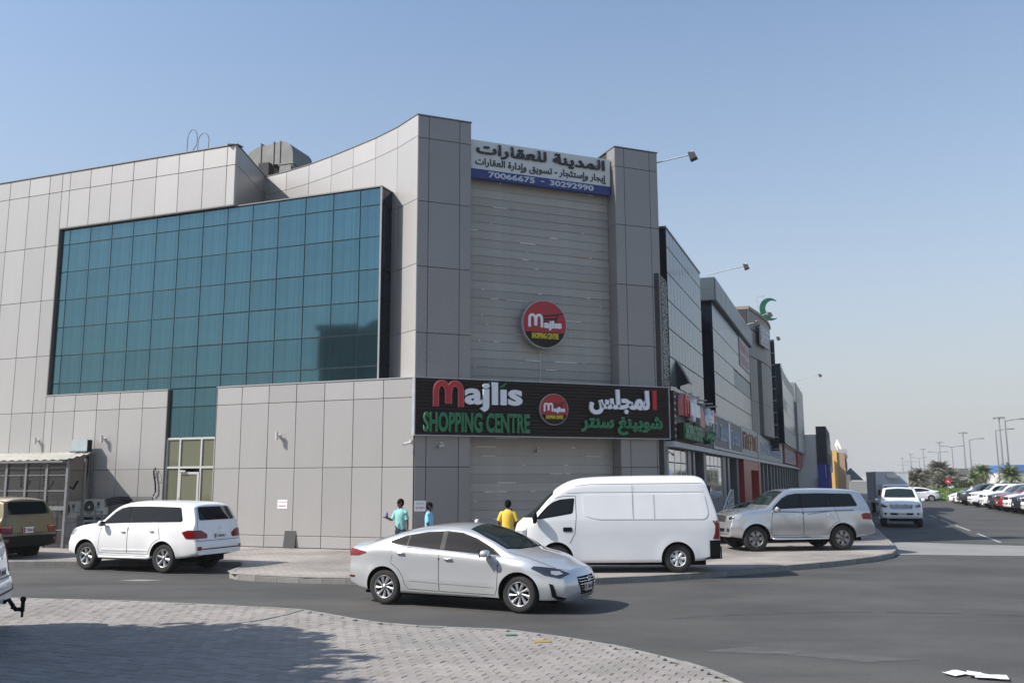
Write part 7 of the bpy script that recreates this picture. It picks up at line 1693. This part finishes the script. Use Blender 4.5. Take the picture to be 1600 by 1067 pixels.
person('man in a light blue shirt standing just right of the building corner', -2.33, 25.4, 95, M['blueshirt'], M['greytr'], 1.62, larm=[(-.02, .23, 1.12), (.02, .24, .90)], rarm=[(.0, -.23, 1.12), (.05, -.22, .92)], shirt_len=.05)
person('man in a yellow t-shirt seen from behind at the nose of the white van', -.13, 25.0, 10, M['yellowshirt'], M['greytr'], 1.68, larm=[(.0, .27, 1.14), (.12, .25, .95)], rarm=[(.0, -.27, 1.14), (.12, -.25, .95)])
it = thing('blue_bottle', 'small blue bottle in the raised hand of the man in teal', 'bottle', (-3.585, 26.0, 1.32), R(10)); MB().lathe([(.001, 0), (.032, 0), (.034, .1), (.014, .14), (.014, .165), (.001, .165)], mat('blue_plastic', (.05, .10, .32), .4), 14).build('bottle', it, smooth=True)
bk = thing('scooter', 'dark parked scooter mostly hidden behind the silver saloon roof', 'scooter', (-.55, 26.3, .13), R(-5))
MB().tube([(-.55, 0, .5), (-.2, 0, .72), (.35, 0, .70), (.6, 0, .95), (.68, 0, 1.15)], [.10, .14, .10, .05, .03], M['black'], 8).build('frame', bk, smooth=True)
MB().tube([(.62, -.3, 1.18), (.66, 0, 1.12), (.62, .3, 1.18)], .016, M['black'], 6).build('handlebar', bk); MB().tube([(.6, -.28, 1.18), (.62, -.34, 1.38)], .01, M['black'], 5).build('mirror_stalk', bk)
MB().box((.52, -.38, 1.36), (.56, -.28, 1.43), M['black']).build('mirror', bk)
for x_ in (-.6, .75): w_ = MB(); w_.lathe([(.18, -.04), (.27, -.04), (.28, 0), (.27, .04), (.18, .04)], M['rubber'], 24, axis='y'); w_.build('wheel', bk, (x_, 0, .28), smooth=True)
MB().box((-.6, -.16, .78), (.1, .16, .88), M['black']).build('seat', bk)
bg_ = thing('plastic_bag', 'small crumpled white plastic bag hanging above the dark scooter', 'bag', (-.98, 24.9, 1.17), 0); bg_.scale = (.75, .75, .75)
mb = MB(); ellip(mb, (0, 0, .1), (.08, .06, .085), M['paper'], 9, 6); mb.v = [(x + random.gauss(0, .013), y + random.gauss(0, .013), z + random.gauss(0, .013)) for x, y, z in mb.v]; mb.build('bag', bg_)
MB().tube([(0, .1, -1.0), (0, .08, .0)], .012, M['galv'], 5).build('stake', bg_)
# ------------------------------------------------------------------ dusty air
hz_ = MB().box((-220, -60, -1.2), (560, 1100, 30), MATS['wheel_well']).build('haze'); hz_['kind'] = 'stuff'
hm = bpy.data.materials.new('dusty_air'); hm.use_nodes = True; ht = hm.node_tree
for n in list(ht.nodes):
    if n.type == 'BSDF_PRINCIPLED': ht.nodes.remove(n)
pv_ = ht.nodes.new("ShaderNodeVolumePrincipled"); pv_.inputs["Density"].default_value = .0004; pv_.inputs["Color"].default_value = (.93, .94, .96, 1); pv_.inputs["Anisotropy"].default_value = .1
ht.links.new(pv_.outputs[0], [n for n in ht.nodes if n.type == 'OUTPUT_MATERIAL'][0].inputs["Volume"])
hz_.data.materials.clear(); hz_.data.materials.append(hm)
# drop the temporary data left over
for me in list(bpy.data.meshes):
    if me.users == 0: bpy.data.meshes.remove(me)
